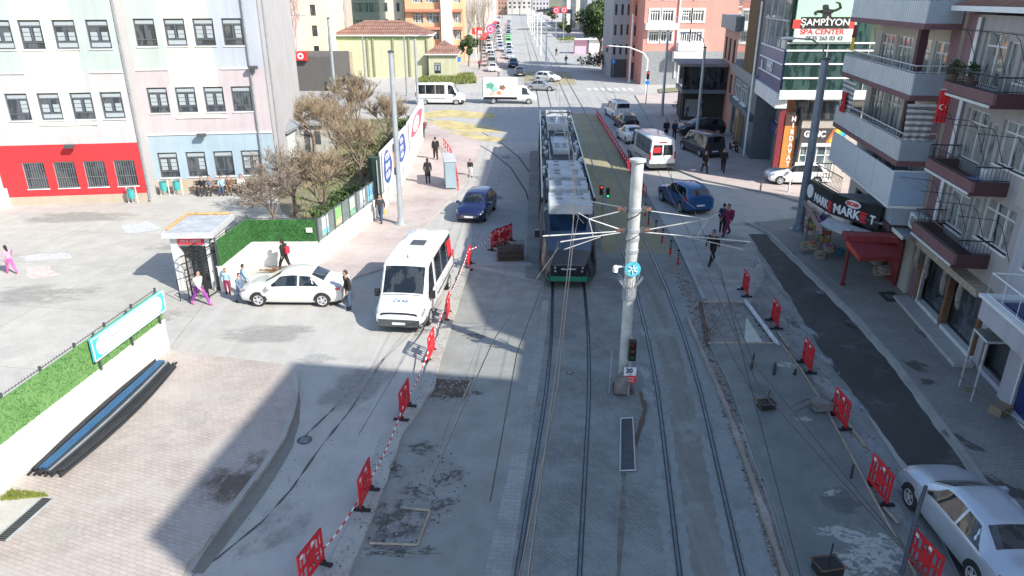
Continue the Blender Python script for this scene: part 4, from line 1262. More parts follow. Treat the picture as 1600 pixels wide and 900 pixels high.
def sil(pts):
 m.face([(*(lambda q: (q[0], -.24, q[1]))(fpt(x, y)),) for x, y in pts][::-1], bbk)
sil([(1285, 30), (1300, 30), (1299, 20), (1286, 20)])
sil([(1284, 21), (1301, 21), (1304, 15), (1290, 13), (1281, 17)])
sil([(1286, 14), (1296, 14), (1295, 8), (1291, 6.5), (1286, 8)])
sil([(1300, 20), (1303, 15), (1314, 10.5), (1316, 13), (1309, 17)])
sil([(1312, 13), (1316, 12), (1314, 4), (1307, 2.5), (1306, 4), (1311, 6)])
sil([(1284, 20), (1286, 16), (1278, 15.5), (1274, 18), (1276, 20.5)])
sil([(1276, 20), (1274, 17), (1272, 21), (1274, 24), (1279, 22.5), (1276, 21.5)])
m.build('strongman_figure', bb)
m = MB(); m.prism([(2.0, .8), (14, .8), (14, 13.5), (4.2, 13.5)], 0, wbz0, M('spa_wall', (0.42, 0.38, 0.34), .7)); m.build('wall', tP)
def fp(x, y): return frS.p(x, y, -.8)
m = MB()
x0_, z1_ = fp(1250, 200); x1_, _ = fp(1312, 200); _, z0_ = fp(1250, 222)
m.box(x0_, x1_, .55, .79, z0_, z1_, M('sign_charcoal', (0.06, 0.055, 0.055), .5)); sgn = m.build('sign_board', tP)
text(sgn, 'GENÇ', .55, signw, (x0_ + (x1_ - x0_) * .36, .53, (z0_ + z1_) / 2 + .1), bold=.02)
m = MB()
for k, cc in enumerate(((0.75, 0.15, 0.05), (0.8, 0.5, 0.05), (0.75, 0.7, 0.08), (0.15, 0.5, 0.15), (0.08, 0.45, 0.7), (0.05, 0.25, 0.6))):
 a = x0_ + (x1_ - x0_) * .66 + k * .18
 m.face([(a, .53, z0_ + .02), (a + .18, .53, z0_ + .02), (a + .6, .53, z1_ - .02), (a + .42, .53, z1_ - .02)], M('stripe_%d' % k, cc, .5, var=0))
m.build('rainbow_stripe', sgn)
xo0, zo1 = frS.p(1229, 180, -.3); xo1, _ = frS.p(1249, 180, -.3); zo0 = frS.p(1235, 262, -.3)[1]
m = MB(); m.box(xo0, xo1, .3, .6, zo0, zo1, M('sign_orange', (0.72, 0.26, 0.06), .5, var=.08)); m.box(xo0 - .02, xo1 + .02, .29, .61, zo1 - .7, zo1 + .02, M('sign_brown', (0.1, 0.05, 0.04), .5)); so = m.build('sign_board', tP)
hz = (zo1 - zo0) / 8.2
for i, chh in enumerate('HIRDAVAT'):
 text(so, chh, hz * .95, signw, ((xo0 + xo1) / 2 + .1, .28, zo1 - hz * (i + .6)), bold=.02)
m = MB(); m.box(xo0 - .45, xo0 - .03, .35, .55, zo0, zo1 + .3, M('sign_dark_red', (0.22, 0.03, 0.04), .5)); m.build('side_sign', tP)
m = MB(); xx0, zz1 = fp(1228, 160); xx1, _ = fp(1243, 160); m.box(xx0, xx1, .7, .78, zo1 + .1, wbz0 - .02, M('brick_brown', (0.25, 0.1, 0.05), .7)); m.build('cladding', tP)
for i, (xp, zp0, zp1) in enumerate(((1246, 178, 158), (1268, 178, 158), (1290, 178, 158))):
 a, z1 = fp(xp, zp1); b, z0 = fp(xp + 18, zp0)
 win(tP, a, z0 - .4, b - a, z1 - z0 + .4, 'dark', .74, pane_d)
for xp0, xp1, yp0, yp1 in ((1250, 1272, 228, 285), (1276, 1305, 228, 290)):
 a, z1 = fp(xp0, yp0); b, _ = fp(xp1, yp0)
 win(tP, a, .3, b - a, z1 - .3, 'pvc', .74, pane_b)
m = MB(); a, z = fp(1250, 224); b, _ = fp(1312, 224); m.box(a, b, .5, .79, z0_ - .25, z0_ - .02, offwhite); m.build('lintel', tP)
fSL = Fr((C0[0] + .155 * 9.0, C0[1] + 9.0), (-.155, -1))
LSL = math.hypot(9, 9 * .155)
eL = T('office_facade', 'tmp', 'tmp')
bpy.data.objects.remove(eL)
def childempty(name, parent, fr, base):
 pass
sLt = T('shop_building', 'purple banded glass facade with white letters facing the tramway', 'building', (*fSL.o, 0), fSL.rz)
purple = M('purple_cladding', (0.13, 0.13, 0.25), .45, var=.08); navy = M('navy_cladding', (0.05, 0.06, 0.17), .45, var=.08)
pz = [fSL.p(1222, y)[1] for y in (139, 121, 99, 77)]
pz = [fSL.p(1213, 141)[1], fSL.p(1217, 121)[1], fSL.p(1221, 99)[1], fSL.p(1224, 78)[1]]
m = MB(); m.box(0, LSL - .2, -.12, .5, pz[0], pz[1], navy); m.box(0, LSL - .2, -.12, .5, pz[1], pz[2], M('mid_purple', (0.10, 0.11, 0.22), .45)); m.box(0, LSL - .2, -.12, .5, pz[2], pz[3], purple); m.build('cladding', sLt)
m = MB()
for z in pz[1:]: m.box(0, LSL - .2, -.17, -.12, z - .05, z + .05, white)
m.build('trim', sLt)
text(sLt, 'a', 1.15, signw, (1.5, -.19, (pz[1] + pz[2]) / 2), bold=.03)
text(sLt, 'HHO', .95, signw, (4.7, -.19, (pz[1] + pz[2]) / 2), bold=.03)
m = MB(); m.box(0, LSL - .2, -.25, .5, pz[0] - 1.0, pz[0], M('white_band', (0.75, 0.76, 0.76), .5)); m.build('band', sLt)
m = MB(); m.box(0, LSL - .2, -.05, .3, pz[3], pz[3] + 9, pane_b); m.build('curtain_wall', sLt)
m = MB()
for k in range(1, 4): m.box(LSL * k / 4 - .04, LSL * k / 4 + .04, -.1, -.05, pz[3] + .05, pz[3] + 9, galv)
m.box(0, LSL - .2, -.1, -.05, pz[3] + 1.8, pz[3] + 1.88, galv); m.build('mullion', sLt)
wall(sLt, mgrey, 0, LSL - .3, 0, pz[0] - 1.0, [(.5, 3.9, 3.3, pz[0] - 1.2), (4.3, 8.2, 3.3, pz[0] - 1.2), (.6, 2.6, .1, 2.4), (3.2, 8.2, .2, 2.4)], y=1.6)
for a, b in ((.5, 3.9), (4.3, 8.2)): win(sLt, a, 3.3, b - a, pz[0] - 4.5, 'pvc', 1.7, pane_b)
win(sLt, .6, .1, 2.0, 2.3, 'pvc', 1.7, pane_g); win(sLt, 3.2, .2, 5.0, 2.2, 'pvc', 1.7, pane_g)
m = MB(); m.box(.2, LSL - .6, 1.2, 1.58, 2.45, 3.25, navy); sg = m.build('sign_board', sLt)
m = MB(); m.lathe([(.001, 0), (.28, 0), (.28, .04), (.001, .04)], M('sign_gold', (.6, .38, .06), .5), 6, axis='y'); m.build('emblem', sg, loc=(3.4, 1.14, 2.9))
def far_row(o_y, length, h, label, mats, seed):
 pass
O2 = (C0[0] + .155 * 22, C0[1] + 22.0)
f2 = Fr(O2, (-.155, -1)); L2_ = math.hypot(13, 13 * .155)
t2 = T('office_building', 'dark glazed building with brown vertical slats beside the street', 'building', (*O2, 0), f2.rz)
slx0, slx1 = f2.p(1172, 60)[0], f2.p(1188, 60)[0]
gx0, gx1 = f2.p(1138, 60)[0], f2.p(1168, 60)[0]
z_a = f2.p(1150, 97)[1]; z_b = f2.p(1150, 110)[1]
m = MB(); m.box(max(0, gx0), L2_, 0, 12, 0, 17.5, M('dark_cladding', (0.12, 0.14, 0.16), .5)); m.build('wall', t2)
m = MB(); m.box(max(0, gx0) + .2, slx0 - .1, -.1, 0, z_a, 17, pane_d); m.build('curtain_wall', t2)
m = MB()
for k in range(14):
 xx = slx0 + k * (slx1 - slx0) / 14
 m.box(xx, xx + .09, -.3, 0, z_a - .8, 17.2, M('slat_brown', (0.28, 0.17, 0.09), .6))
m.build('slat_screen', t2)
m = MB(); m.box(max(0, gx0), L2_, -.35, 0, z_a - .9, z_a - .02, mgrey); m.build('band', t2)
win(t2, max(.3, gx0) + 1.0, 3.6, 3.2, z_a - 4.9, 'pvc', -.04, pane_b)
win(t2, 5.5, 3.6, 3.0, z_a - 4.9, 'pvc', -.04, pane_b)
win(t2, 1.5, .3, 3.4, 2.5, 'dark', -.04, pane_b)
m = MB(); m.box(6.2, 8.0, -.5, -.02, .1, 3.2, M('tan_cladding', (0.36, 0.25, 0.15), .6)); m.box(6.5, 7.6, -.52, -.5, .1, 2.6, brownw); m.build('portal', t2)
m = MB(); m.box(-.2, 12.5, -.3, -.02, 2.95, 3.5, M('slate_band', (0.1, 0.12, 0.16), .5)); m.build('fascia', t2)
m = MB()
for xx in (12.6, 12.9): m.tube([(xx, -.4, 12), (xx, -.4, .2)], .06, white, 6)
m.build('drainpipe', t2)
O3 = (C0[0] + .155 * 33, C0[1] + 33.0)
f3 = Fr(O3, (-.155, -1)); L3_ = math.hypot(11, 11 * .155)
t3 = T('building', 'small salmon building with grey parapet next to the dark glass one', 'building', (*O3, 0), f3.rz)
peach = wallpaint('salmon_render', (0.55, 0.28, 0.21)); coral = wallpaint('coral_render', (0.62, 0.27, 0.22), .1)
zt3 = f3.p(1122, 32)[1]
hs = [(1.2, 2.6, 6.2, 8.4), (4.2, 5.8, 6.2, 8.4), (7.6, 9.4, 6.2, 8.4), (1.2, 2.6, 3.4, 5.2), (4.2, 5.8, 3.4, 5.2), (7.6, 9.4, 3.4, 5.2)]
wall(t3, peach, 0, L3_, 0, 10.2, hs, back=10)
for h in hs: win(t3, h[0], h[2], h[1] - h[0], h[3] - h[2], 'dark', .1, pane_d)
m = MB(); m.box(-.3, L3_ + .1, -.5, 10, 9.3, 10.6, mgrey); m.build('parapet', t3)
Yc = 112.0
fC = Fr((0, Yc), (1, 0))
xc0 = fC.p(1005, 60)[0]; xc1 = fC.p(1117, 60)[0] + 3
fC = Fr((xc0, Yc), (1, 0))
tC = T('apartment_building', 'coral pink apartment block with paired white windows at the crossing', 'building', (xc0, Yc, 0), 0)
hs = []; fz = []
for yy0, yy1 in ((49, 65), (16, 33)):
 z1 = fC.p(1030, yy0)[1]; z0 = fC.p(1030, yy1)[1]
 for xp0, xp1 in ((1015, 1030), (1034, 1051), (1064, 1078), (1081, 1098)):
  hs.append((fC.p(xp0, 40)[0], fC.p(xp1, 40)[0], z0, z1))
for h in list(hs[:4]):
 hs.append((h[0], h[1], hs[4][3] + 1.6, hs[4][3] + 3.2))
 hs.append((h[0], h[1], hs[4][3] + 5.0, hs[4][3] + 6.6))
wall(tC, coral, 0, xc1 - xc0, 0, 19, hs, back=12)
for h in hs: win(tC, h[0], h[2], h[1] - h[0], h[3] - h[2], 'far', .1, pane_d)
m = MB()
for h in hs: m.box(h[0] - .25, h[1] + .25, -.08, -.002, h[3], h[3] + .3, white).box(h[0] - .25, h[1] + .25, -.1, -.002, h[2] - .25, h[2], white).box(h[0] - .25, h[0] - .002, -.08, -.002, h[2], h[3], white).box(h[1] + .002, h[1] + .25, -.08, -.002, h[2], h[3], white)
m.build('window_surround', tC)
za, zb_ = fC.p(1020, 36)[1], fC.p(1020, 46)[1]
m = MB(); m.box(.1, fC.p(1056, 40)[0], -1.2, 0, zb_, za, white); m.build('balcony', tC)
m = MB(); m.box(fC.p(1058, 70)[0], fC.p(1098, 70)[0], -1.2, 0, fC.p(1060, 79)[1], fC.p(1060, 66)[1], white); m.build('balcony', tC)
m = MB(); m.box(fC.p(1050, 85)[0], fC.p(1094, 85)[0], -1.5, 0, fC.p(1060, 95)[1], fC.p(1060, 80)[1], white); m.build('sign_board', tC)
m = MB(); m.box(0.02, xc1 - xc0, -.05, -.002, 0, fC.p(1010, 80)[1], mgrey); m.build('shop_front', tC)
m = MB(); m.tube([(fC.p(1062, 10)[0], -.15, 18), (fC.p(1062, 10)[0], -.15, 1)], .12, white, 6); m.build('drainpipe', tC)
def simple_block(name, label, cat, xpx0, xpx1, Y, h, mat, rows, cols, wpane=pane_d, depth=12, style='dark', wfrac=.5, z0=3.6, roofm=None, balc=None, groundm=None):
 f_ = Fr((0, Y), (1, 0))
 a, b = f_.p(xpx0, 40)[0], f_.p(xpx1, 40)[0]
 t = T(name, label, cat, (a, Y, 0), 0)
 hs = []
 W = b - a
 for r_ in range(rows):
  for c_ in range(cols):
   cx = W * (c_ + .5) / cols
   hs.append((cx - W / cols * wfrac / 2, cx + W / cols * wfrac / 2, z0 + r_ * 3.0, z0 + r_ * 3.0 + 1.6))
 hs = [q for q in hs if q[3] < h]
 wall(t, mat, 0, W, 0, h, hs, back=depth)
 for q in hs: win(t, q[0], q[2], q[1] - q[0], q[3] - q[2], style, .1, wpane)
 if groundm:
  m = MB(); m.box(.1, W - .1, -.06, -.002, .1, 2.9, groundm); m.build('shop_front', t)
 if balc:
  for r_ in range(rows):
   z = z0 + r_ * 3.0 - .9
   if z + 1 < h:
    m = MB(); m.box(.2, W * .95, -1.1, 0, z, z + .15, balc); m.box(.2, W * .95, -1.1, -1.0, z + .15, z + .9, balc); m.build('balcony', t)
 if roofm:
  hip_roof(t, 0, W, 0, depth, h, 2.2, roofm, .6)
 return t
pinkr = wallpaint('rose_render', (0.62, 0.45, 0.44), .08)
simple_block('apartment_building', 'tall grey building with narrow columns behind the crossing signal', 'building', 957, 986, 122, 19, wallpaint('cool_grey_render', (0.36, 0.38, 0.41)), 5, 3, wfrac=.4, groundm=dgrey)
simple_block('apartment_building', 'narrow coral building with dark balconies between grey and coral blocks', 'building', 987, 1004, 119, 19, coral, 5, 1, balc=coral, groundm=dgrey)
olive = wallpaint('olive_render', (0.50, 0.50, 0.34), .12)
fO = Fr((0, 123), (1, 0))
a, b = fO.p(520, 55)[0], fO.p(668, 55)[0]
tO = T('warehouse', 'long pale olive walled house with red tiled hip roof', 'house', (a, 123, 0), 0)
fO = Fr((a, 123), (1, 0))
wall(tO, olive, 0, b - a, 0, 6.5, [], back=9)
for k in (0, .36, .42, .63, .8, .99):
 m = MB(); m.box((b - a) * k - .12, (b - a) * k + .12, -.22, -.002, 0, 6.2, M('olive_dark', (0.25, 0.27, 0.16), .8))
 m.build('pilaster', tO)
m = MB(); m.box(.1, b - a - .1, -.12, -.002, 5.9, 6.3, M('moss_green', (0.22, 0.3, 0.12), .8)); m.build('cornice', tO)
hip_roof(tO, 0, b - a, 0, 9, 6.6, 2.1, tiles_f, .5)
m = MB(); m.box(1.8, 2.9, -.1, -.002, 0.1, 4.0, wood); m.build('door', tO)
tO2 = T('small_house', 'small olive house with red roof and one window by the grass', 'house', (b + .1, 122, 0), 0)
fO2 = Fr((b + .1, 122), (1, 0)); W2 = fO2.p(712, 87)[0]
hx0, hz1 = fO2.p(678, 98); hx1, hz0 = fO2.p(689, 115)
wall(tO2, olive, 0, W2, 0, 3.6, [(hx0, hx1, hz0, hz1)], back=7)
win(tO2, hx0, hz0, hx1 - hx0, hz1 - hz0, 'school', .1, pane_d)
hip_roof(tO2, 0, W2, 0, 7, 3.75, 1.9, tiles_f, .5)
orange = wallpaint('orange_render', (0.78, 0.42, 0.24), .05)
fX = Fr((0, 150), (1, 0))
a, b = fX.p(634, 40)[0], fX.p(723, 40)[0]
tX = T('apartment_building', 'orange apartment block with a plain white stair tower', 'building', (a, 150, 0), 0)
fX = Fr((a, 150), (1, 0))
wx = [fX.p(x, 30)[0] for x in (690, 707)]
hs = []
for y1_, y0_ in ((20, 36), (46, 62), (-12, 4)):
 z1, z0 = fX.p(640, y1_)[1], fX.p(640, y0_)[1]
 hs.append((fX.p(645, 30)[0], fX.p(661, 30)[0], z0, z1)); hs.append((fX.p(666, 30)[0], fX.p(686, 30)[0], z0, z1)); hs.append((fX.p(709, 30)[0], fX.p(720, 30)[0], z0, z1))
wall(tX, orange, 0, b - a, 0, 19, hs, back=12)
for h in hs: win(tX, h[0], h[2], h[1] - h[0], h[3] - h[2], 'far', .3, pane_b)
m = MB(); m.box(wx[0], wx[1], -1.2, 0, 0, 19, white); m.build('stair_tower', tX)
for y_ in (14, 42, 70):
 z = fX.p(640, y_)[1]
 m = MB(); m.box(.1, wx[0] - .01, -1.0, 0, z - .5, z, M('brick_orange', (0.5, 0.22, 0.14), .8)); m.box(wx[1] + .01, b - a, -1.0, 0, z - .5, z, M('brick_orange', (0.5, 0.22, 0.14), .8)); m.build('balcony', tX)
grn_dark = M('dark_glass_facade', (0.03, 0.05, 0.05), .2)
simple_block('office_building', 'dark glass fronted block rising behind the red tiled roof', 'building', 545, 594, 145, 19, M('dark_teal_cladding', (0.05, 0.075, 0.075), .4), 5, 6, pane_g, wfrac=.8)
simple_block('apartment_building', 'plain cream building between the dark glass and orange blocks', 'building', 595, 633, 152, 19, wallpaint('cream_render', (0.62, 0.6, 0.52)), 5, 2, wfrac=.25)
simple_block('apartment_building', 'rose balconied apartment building just right of the school wing', 'building', 408, 452, 112, 19, pinkr, 4, 3, balc=pinkr, style='far', z0=4.2)
simple_block('apartment_building', 'pale yellow flat fronted building beside the rose balconies', 'building', 470, 512, 118, 19, wallpaint('pale_yellow_render', (0.68, 0.64, 0.46)), 5, 1, wfrac=.2)
simple_block('apartment_building', 'beige block seen between the yellow building and the street pole', 'building', 512, 543, 140, 19, wallpaint('tan_render', (0.5, 0.44, 0.38)), 5, 2, wfrac=.5)
mS = simple_block('shop_building', 'low shop with bright red sign over a dark open front', 'shop', 425, 512, 104, 4.6, M('shop_shade', (0.1, 0.095, 0.09), .8), 0, 1)
fQ = Fr((mS.location.x, 104), (1, 0))
q0, q1 = fQ.p(430, 88), fQ.p(482, 88); zt_, zb2 = fQ.p(455, 80)[1], fQ.p(455, 94)[1]
m = MB(); m.box(q0[0], q1[0], -.7, -.4, zb2, zt_, red); m.box(q0[0], q1[0], -.4, -.01, zb2 + .1, zt_ - .1, dgrey); sg = m.build('sign_board', mS)
m = MB(); m.lathe([(.001, 0), (.42, 0), (.42, .03), (.001, .03)], signw, 16, axis='y'); m.lathe([(.001, -.01), (.2, -.01), (.2, .0)], signr, 16, axis='y'); m.build('round_symbol', sg, loc=(q1[0] - .9, -.74, (zb2 + zt_) / 2))
cols_ = [(0.5, 0.47, 0.42), (0.55, 0.52, 0.48), (0.6, 0.5, 0.42), (0.45, 0.46, 0.48), (0.62, 0.6, 0.56), (0.5, 0.38, 0.33)]
rl = ['cream block lining the avenue beyond the bare trees, nearest on the left side', 'pale block on the left of the avenue, second behind the trees', 'warm beige block on the left of the avenue, third in line', 'grey block on the left of the avenue, fourth in line', 'distant off-white block closing the left side of the avenue', 'brownish block far down the left side']
for i in range(6):
 y = 178 + i * 34
 x1 = railx(y) - 15.5
 t = T('apartment_building', rl[i], 'building', (x1, y, 0), -R(90))
 hs = [(k * 3.4 + 1, k * 3.4 + 2.8, 3.8 + r_ * 3, 5.4 + r_ * 3) for k in range(8) for r_ in range(4)]
 t.rotation_euler = (0, 0, R(90))
 wall(t, wallpaint('avenue_left_%d' % i, cols_[i]), 0, 30, 0, 14 + (i * 5) % 7, hs, back=12)
 for h in hs: win(t, h[0], h[2], 1.8, 1.6, 'far', .1, pane_d)
 m = MB(); m.box(0, 30, -.05, -.002, .1, 2.9, dgrey); m.box(0, 30, -1.4, -.05, 2.9, 3.3, (red, offwhite, navy)[i % 3]); m.build('shop_front', t)
rr = ['white and rose block on the right of the avenue beyond the dark canopy', 'orange fronted building with hipped roof by the round pine', 'grey block down the right side of the avenue', 'cream block down the right side of the avenue', 'last pale block on the right side of the avenue']
for i in range(5):
 y = (262, 190, 310, 350, 392)[i]
 x1 = railx(y) + (22, 27.5, 19, 18, 17)[i]
 t = T('apartment_building', rr[i], 'building', (x1, y, 0), -R(90))
 hs = [(k * 3.4 + 1, k * 3.4 + 2.8, 3.8 + r_ * 3, 5.4 + r_ * 3) for k in range(8) for r_ in range(4)]
 hh = (15, 10.5, 14, 17, 13)[i]
 hs = [h for h in hs if h[3] < hh]
 wall(t, wallpaint('avenue_right_%d' % i, ((0.62, 0.55, 0.54), (0.72, 0.36, 0.25), (0.4, 0.41, 0.43), (0.6, 0.57, 0.5), (0.6, 0.6, 0.58))[i]), 0, 30, 0, hh, hs, back=14)
 for h in hs: win(t, h[0], h[2], 1.8, 1.6, 'far', .1, pane_d)
 for r_ in range(3):
  for k in range(3):
   if 3.8 + r_ * 3 + 1.6 < hh:
    win(t, 30.03, 3.8 + r_ * 3, 1.8, 1.6, 'far', 2 + k * 4.2, pane_d, ry=R(90))
 if i == 1: hip_roof(t, 0, 30, 0, 14, hh, 3, tile_mat('roof_brown', (0.25, 0.17, 0.13)), .6)
 m = MB(); m.box(0, 30, -.05, -.002, .1, 2.9, dgrey); m.build('shop_front', t)
def shade_block(pts, h, label, c):  # unseen blocks that throw the street shadows; outlines traced back from the shadow edges
 cx = sum(p[0] for p in pts) / len(pts); cy = sum(p[1] for p in pts) / len(pts)
 t = T('apartment_building', label, 'building', (cx, cy, 0))
 m = MB(); m.prism([(p[0] - cx, p[1] - cy) for p in pts], 0, h, c); m.build('wall', t)
 m = MB(); m.prism([(p[0] * .999 - cx, p[1] - cy) for p in pts], h + .002, h + .25, mgrey); m.build('roof', t)
E_ = 1 / math.tan(R(SUN_EL)); OX, OY = -E_ * math.cos(R(SUN_AZ)), -E_ * math.sin(R(SUN_AZ))
def cast(pts, h): return [(p[0] - OX * h, p[1] - OY * h) for p in pts]
hA = (16.5 + 7.67) / -OX
ca = cast([(-8.75, 13.8), (-7.67, 22.92), (.37, 21.66)], hA)
cn = ca[1]; dn = unit(ca[2][0] - cn[0], ca[2][1] - cn[1]); db = unit(ca[0][0] - cn[0], ca[0][1] - cn[1])
shade_block([cn, (cn[0] + dn[0] * 16, cn[1] + dn[1] * 16), (cn[0] + dn[0] * 16 + db[0] * 9.2, cn[1] + dn[1] * 16 + db[1] * 9.2), (cn[0] + db[0] * 9.2, cn[1] + db[1] * 9.2)], hA, 'unseen tall apartment block right of the viewpoint, shaped by its street shadow', c_grey)
hB = 22.5
cb = cast([(-.5, 25.6), (-.95, 26.4), (-1.95, 31.0), (-2.3, 39.6), (-1.9, 57.9)], hB)
shade_block(cb + [(cb[-1][0] + 6, cb[-1][1]), (cb[0][0] + 6, cb[0][1] - 2)], hB, 'unseen block added behind the tiled apartment and the market to cast shade', c_lav)
hC = 25
cc_ = cast([(-1.2, 68.5), (-3.5, 73.3), (-2.5, 88.0)], hC)
shade_block([cc_[1], cc_[2], (cc_[2][0] + 12, cc_[2][1]), (cc_[1][0] + 12, cc_[1][1])], hC, 'unseen block added behind the purple banded facade to cast shade', mgrey)
cd_ = cast([(-.3, 15.5), (.37, 21.66), (.85, 26.5)], 16.3)
shade_block(cd_ + [(cd_[2][0] + 8, cd_[2][1] - 1), (cd_[0][0] + 8, cd_[0][1])], 16.3, 'unseen upper block added behind the lavender corner shop to cast shade', c_lav)
for i, (xa, xb, yy, h, lab, c) in enumerate(((740, 768, 520, 22, 'brownish block far beyond the avenue end, on the left', (.36, .27, .22)), (769, 792, 560, 16, 'orange brown building closing the far end of the avenue', (.42, .25, .18)), (793, 830, 600, 15, 'pale building at the very end of the avenue', (.5, .48, .46)), (832, 858, 540, 24, 'grey tower at the end of the avenue, on the right', (.42, .42, .44)), (700, 738, 600, 26, 'tall cream block at the far left of the avenue end', (.5, .47, .4)))):
 f_ = Fr((0, yy), (1, 0)); a, b = f_.p(xa, 5)[0], f_.p(xb, 5)[0]
 t = T('distant_building', lab, 'building', (a, yy, 0), 0)
 hs = [((b - a) * (k + .25) / 5, (b - a) * (k + .75) / 5, z, z + 1.7) for k in range(5) for z in range(4, int(h) - 2, 3)]
 wall(t, wallpaint('distant_%d' % i, c), 0, b - a, 0, h, hs, back=14)
 m = MB()
 for q in hs: m.box(q[0], q[1], .1, .12, q[2], q[3], dgrey)
 m.build('window', t, kind='stuff')
# ---------------------------------------------------------------- vehicles
def carpaint(name, c, metal=0.0):
 return M(name, c, 0.32, metal, var=0.03, sc=2, coat=0.7)
def smooth(st, n=3):
 """resample stations (x first) with soft interpolation"""
 out = []
 for i in range(len(st) - 1):
  a, b = st[i], st[i + 1]
  for j in range(n):
   t = j / n
   out.append([a[k] + (b[k] - a[k]) * t for k in range(len(a))])
 return out + [list(st[-1])]
class Loft:
 """x, zlow, zbelt, ztop, wlow, wbelt, wtop   (half widths)"""
 def __init__(s, st, crown=0.02, tumble=0.035):
  s.st = sorted(st, key=lambda q: q[0]); s.crown = crown; s.tb = tumble
 def at(s, x):
  st = s.st
  if x <= st[0][0]: return st[0]
  for i in range(len(st) - 1):
   if x <= st[i + 1][0]:
    a, b = st[i], st[i + 1]
    t = (x - a[0]) / (b[0] - a[0])
    return [a[k] + (b[k] - a[k]) * t for k in range(7)]
  return st[-1]
 def sec(s, x):
  _, zl, zb, zt, wl, wb, wt = s.at(x)
  m = (zl + zb) / 2
  return [(wl * .93, zl), (wl, zl + (zb - zl) * .16), (wb, m + (zb - zl) * .02), (wb * .99, zb - (zb - zl) * .12), (wb - s.tb, zb),
    (wt + .015, zt - min(.07, (zt - zb) * .5 + .005)), (wt - .05, zt - .012), (wt * .5, zt + s.crown * .7), (0, zt + s.crown)]
 def S(s, x, v, side=1):
  q = s.sec(x)
  v = max(0, min(8, v)); i = min(7, int(v)); t = v - i
  return Vector((x, side * (q[i][0] + (q[i + 1][0] - q[i][0]) * t), q[i][1] + (q[i + 1][1] - q[i][1]) * t))
 def body(s, mb, mat, n=3):
  xs = []
  for i in range(len(s.st) - 1):
   a, b = s.st[i][0], s.st[i + 1][0]
   xs += [a + (b - a) * j / n for j in range(n)]
  xs.append(s.st[-1][0])
  rings = []
  for x in xs:
   q = s.sec(x)
   rings.append([(x, y, z) for y, z in q] + [(x, -y, z) for y, z in q[-2::-1]])
  k = len(rings[0])
  vs = [v for r_ in rings for v in r_]
  fs = [(i * k + j, (i + 1) * k + j, (i + 1) * k + (j + 1), i * k + (j + 1)) for i in range(len(xs) - 1) for j in range(k - 1)]
  fs += [(i * k + k - 1, (i + 1) * k + k - 1, (i + 1) * k, i * k) for i in range(len(xs) - 1)]
  mb.raw(vs, fs, mat, True)
  mb.face(rings[0], mat); mb.face(rings[-1][::-1], mat)
 def patch(s, mb, mat, x0, x1, v0, v1, side=1, off=.008, nx=5, nv=3, top=None, smooth_=True):
  """panel lying on the surface; x0,x1 may be (bottom, top) pairs; side 0 = across the top"""
  xa = x0 if isinstance(x0, tuple) else (x0, x0); xb = x1 if isinstance(x1, tuple) else (x1, x1)
  vs = []
  def nrm(x, v, sd):
   e = .02
   a = s.S(x + e, v, sd) - s.S(x - e, v, sd); b = s.S(x, v + e, sd) - s.S(x, v - e, sd)
   n_ = a.cross(b)
   if n_.length < 1e-8: n_ = Vector((0, 0, 1))
   n_.normalize()
   c = s.S(x, v, sd) - Vector((x, 0, .8))
   return n_ if n_.dot(c) > 0 else -n_
  if side == 0:
   cols = [(v0 + (8 - v0) * j / 3, 1) for j in range(4)] + [(8 - (8 - v0) * j / 3, -1) for j in range(1, 4)]
   for i in range(nx + 1):
    for v, sd in cols:
     x = xa[0] + (xb[0] - xa[0]) * i / nx
     vs.append(s.S(x, v, sd) + nrm(x, v, sd) * off)
   k = len(cols)
   mb.raw(vs, [(i * k + j, (i + 1) * k + j, (i + 1) * k + j + 1, i * k + j + 1) for i in range(nx) for j in range(k - 1)], mat, smooth_)
  else:
   for j in range(nv + 1):
    t = j / nv; v = v0 + (v1 - v0) * t
    for i in range(nx + 1):
     x = (xa[0] + (xa[1] - xa[0]) * t) + ((xb[0] + (xb[1] - xb[0]) * t) - (xa[0] + (xa[1] - xa[0]) * t)) * i / nx
     vs.append(s.S(x, v, side) + nrm(x, v, side) * off)
   k = nx + 1
   mb.raw(vs, [(j * k + i, j * k + i + 1, (j + 1) * k + i + 1, (j + 1) * k + i) for j in range(nv) for i in range(nx)], mat, smooth_)
WH = {}
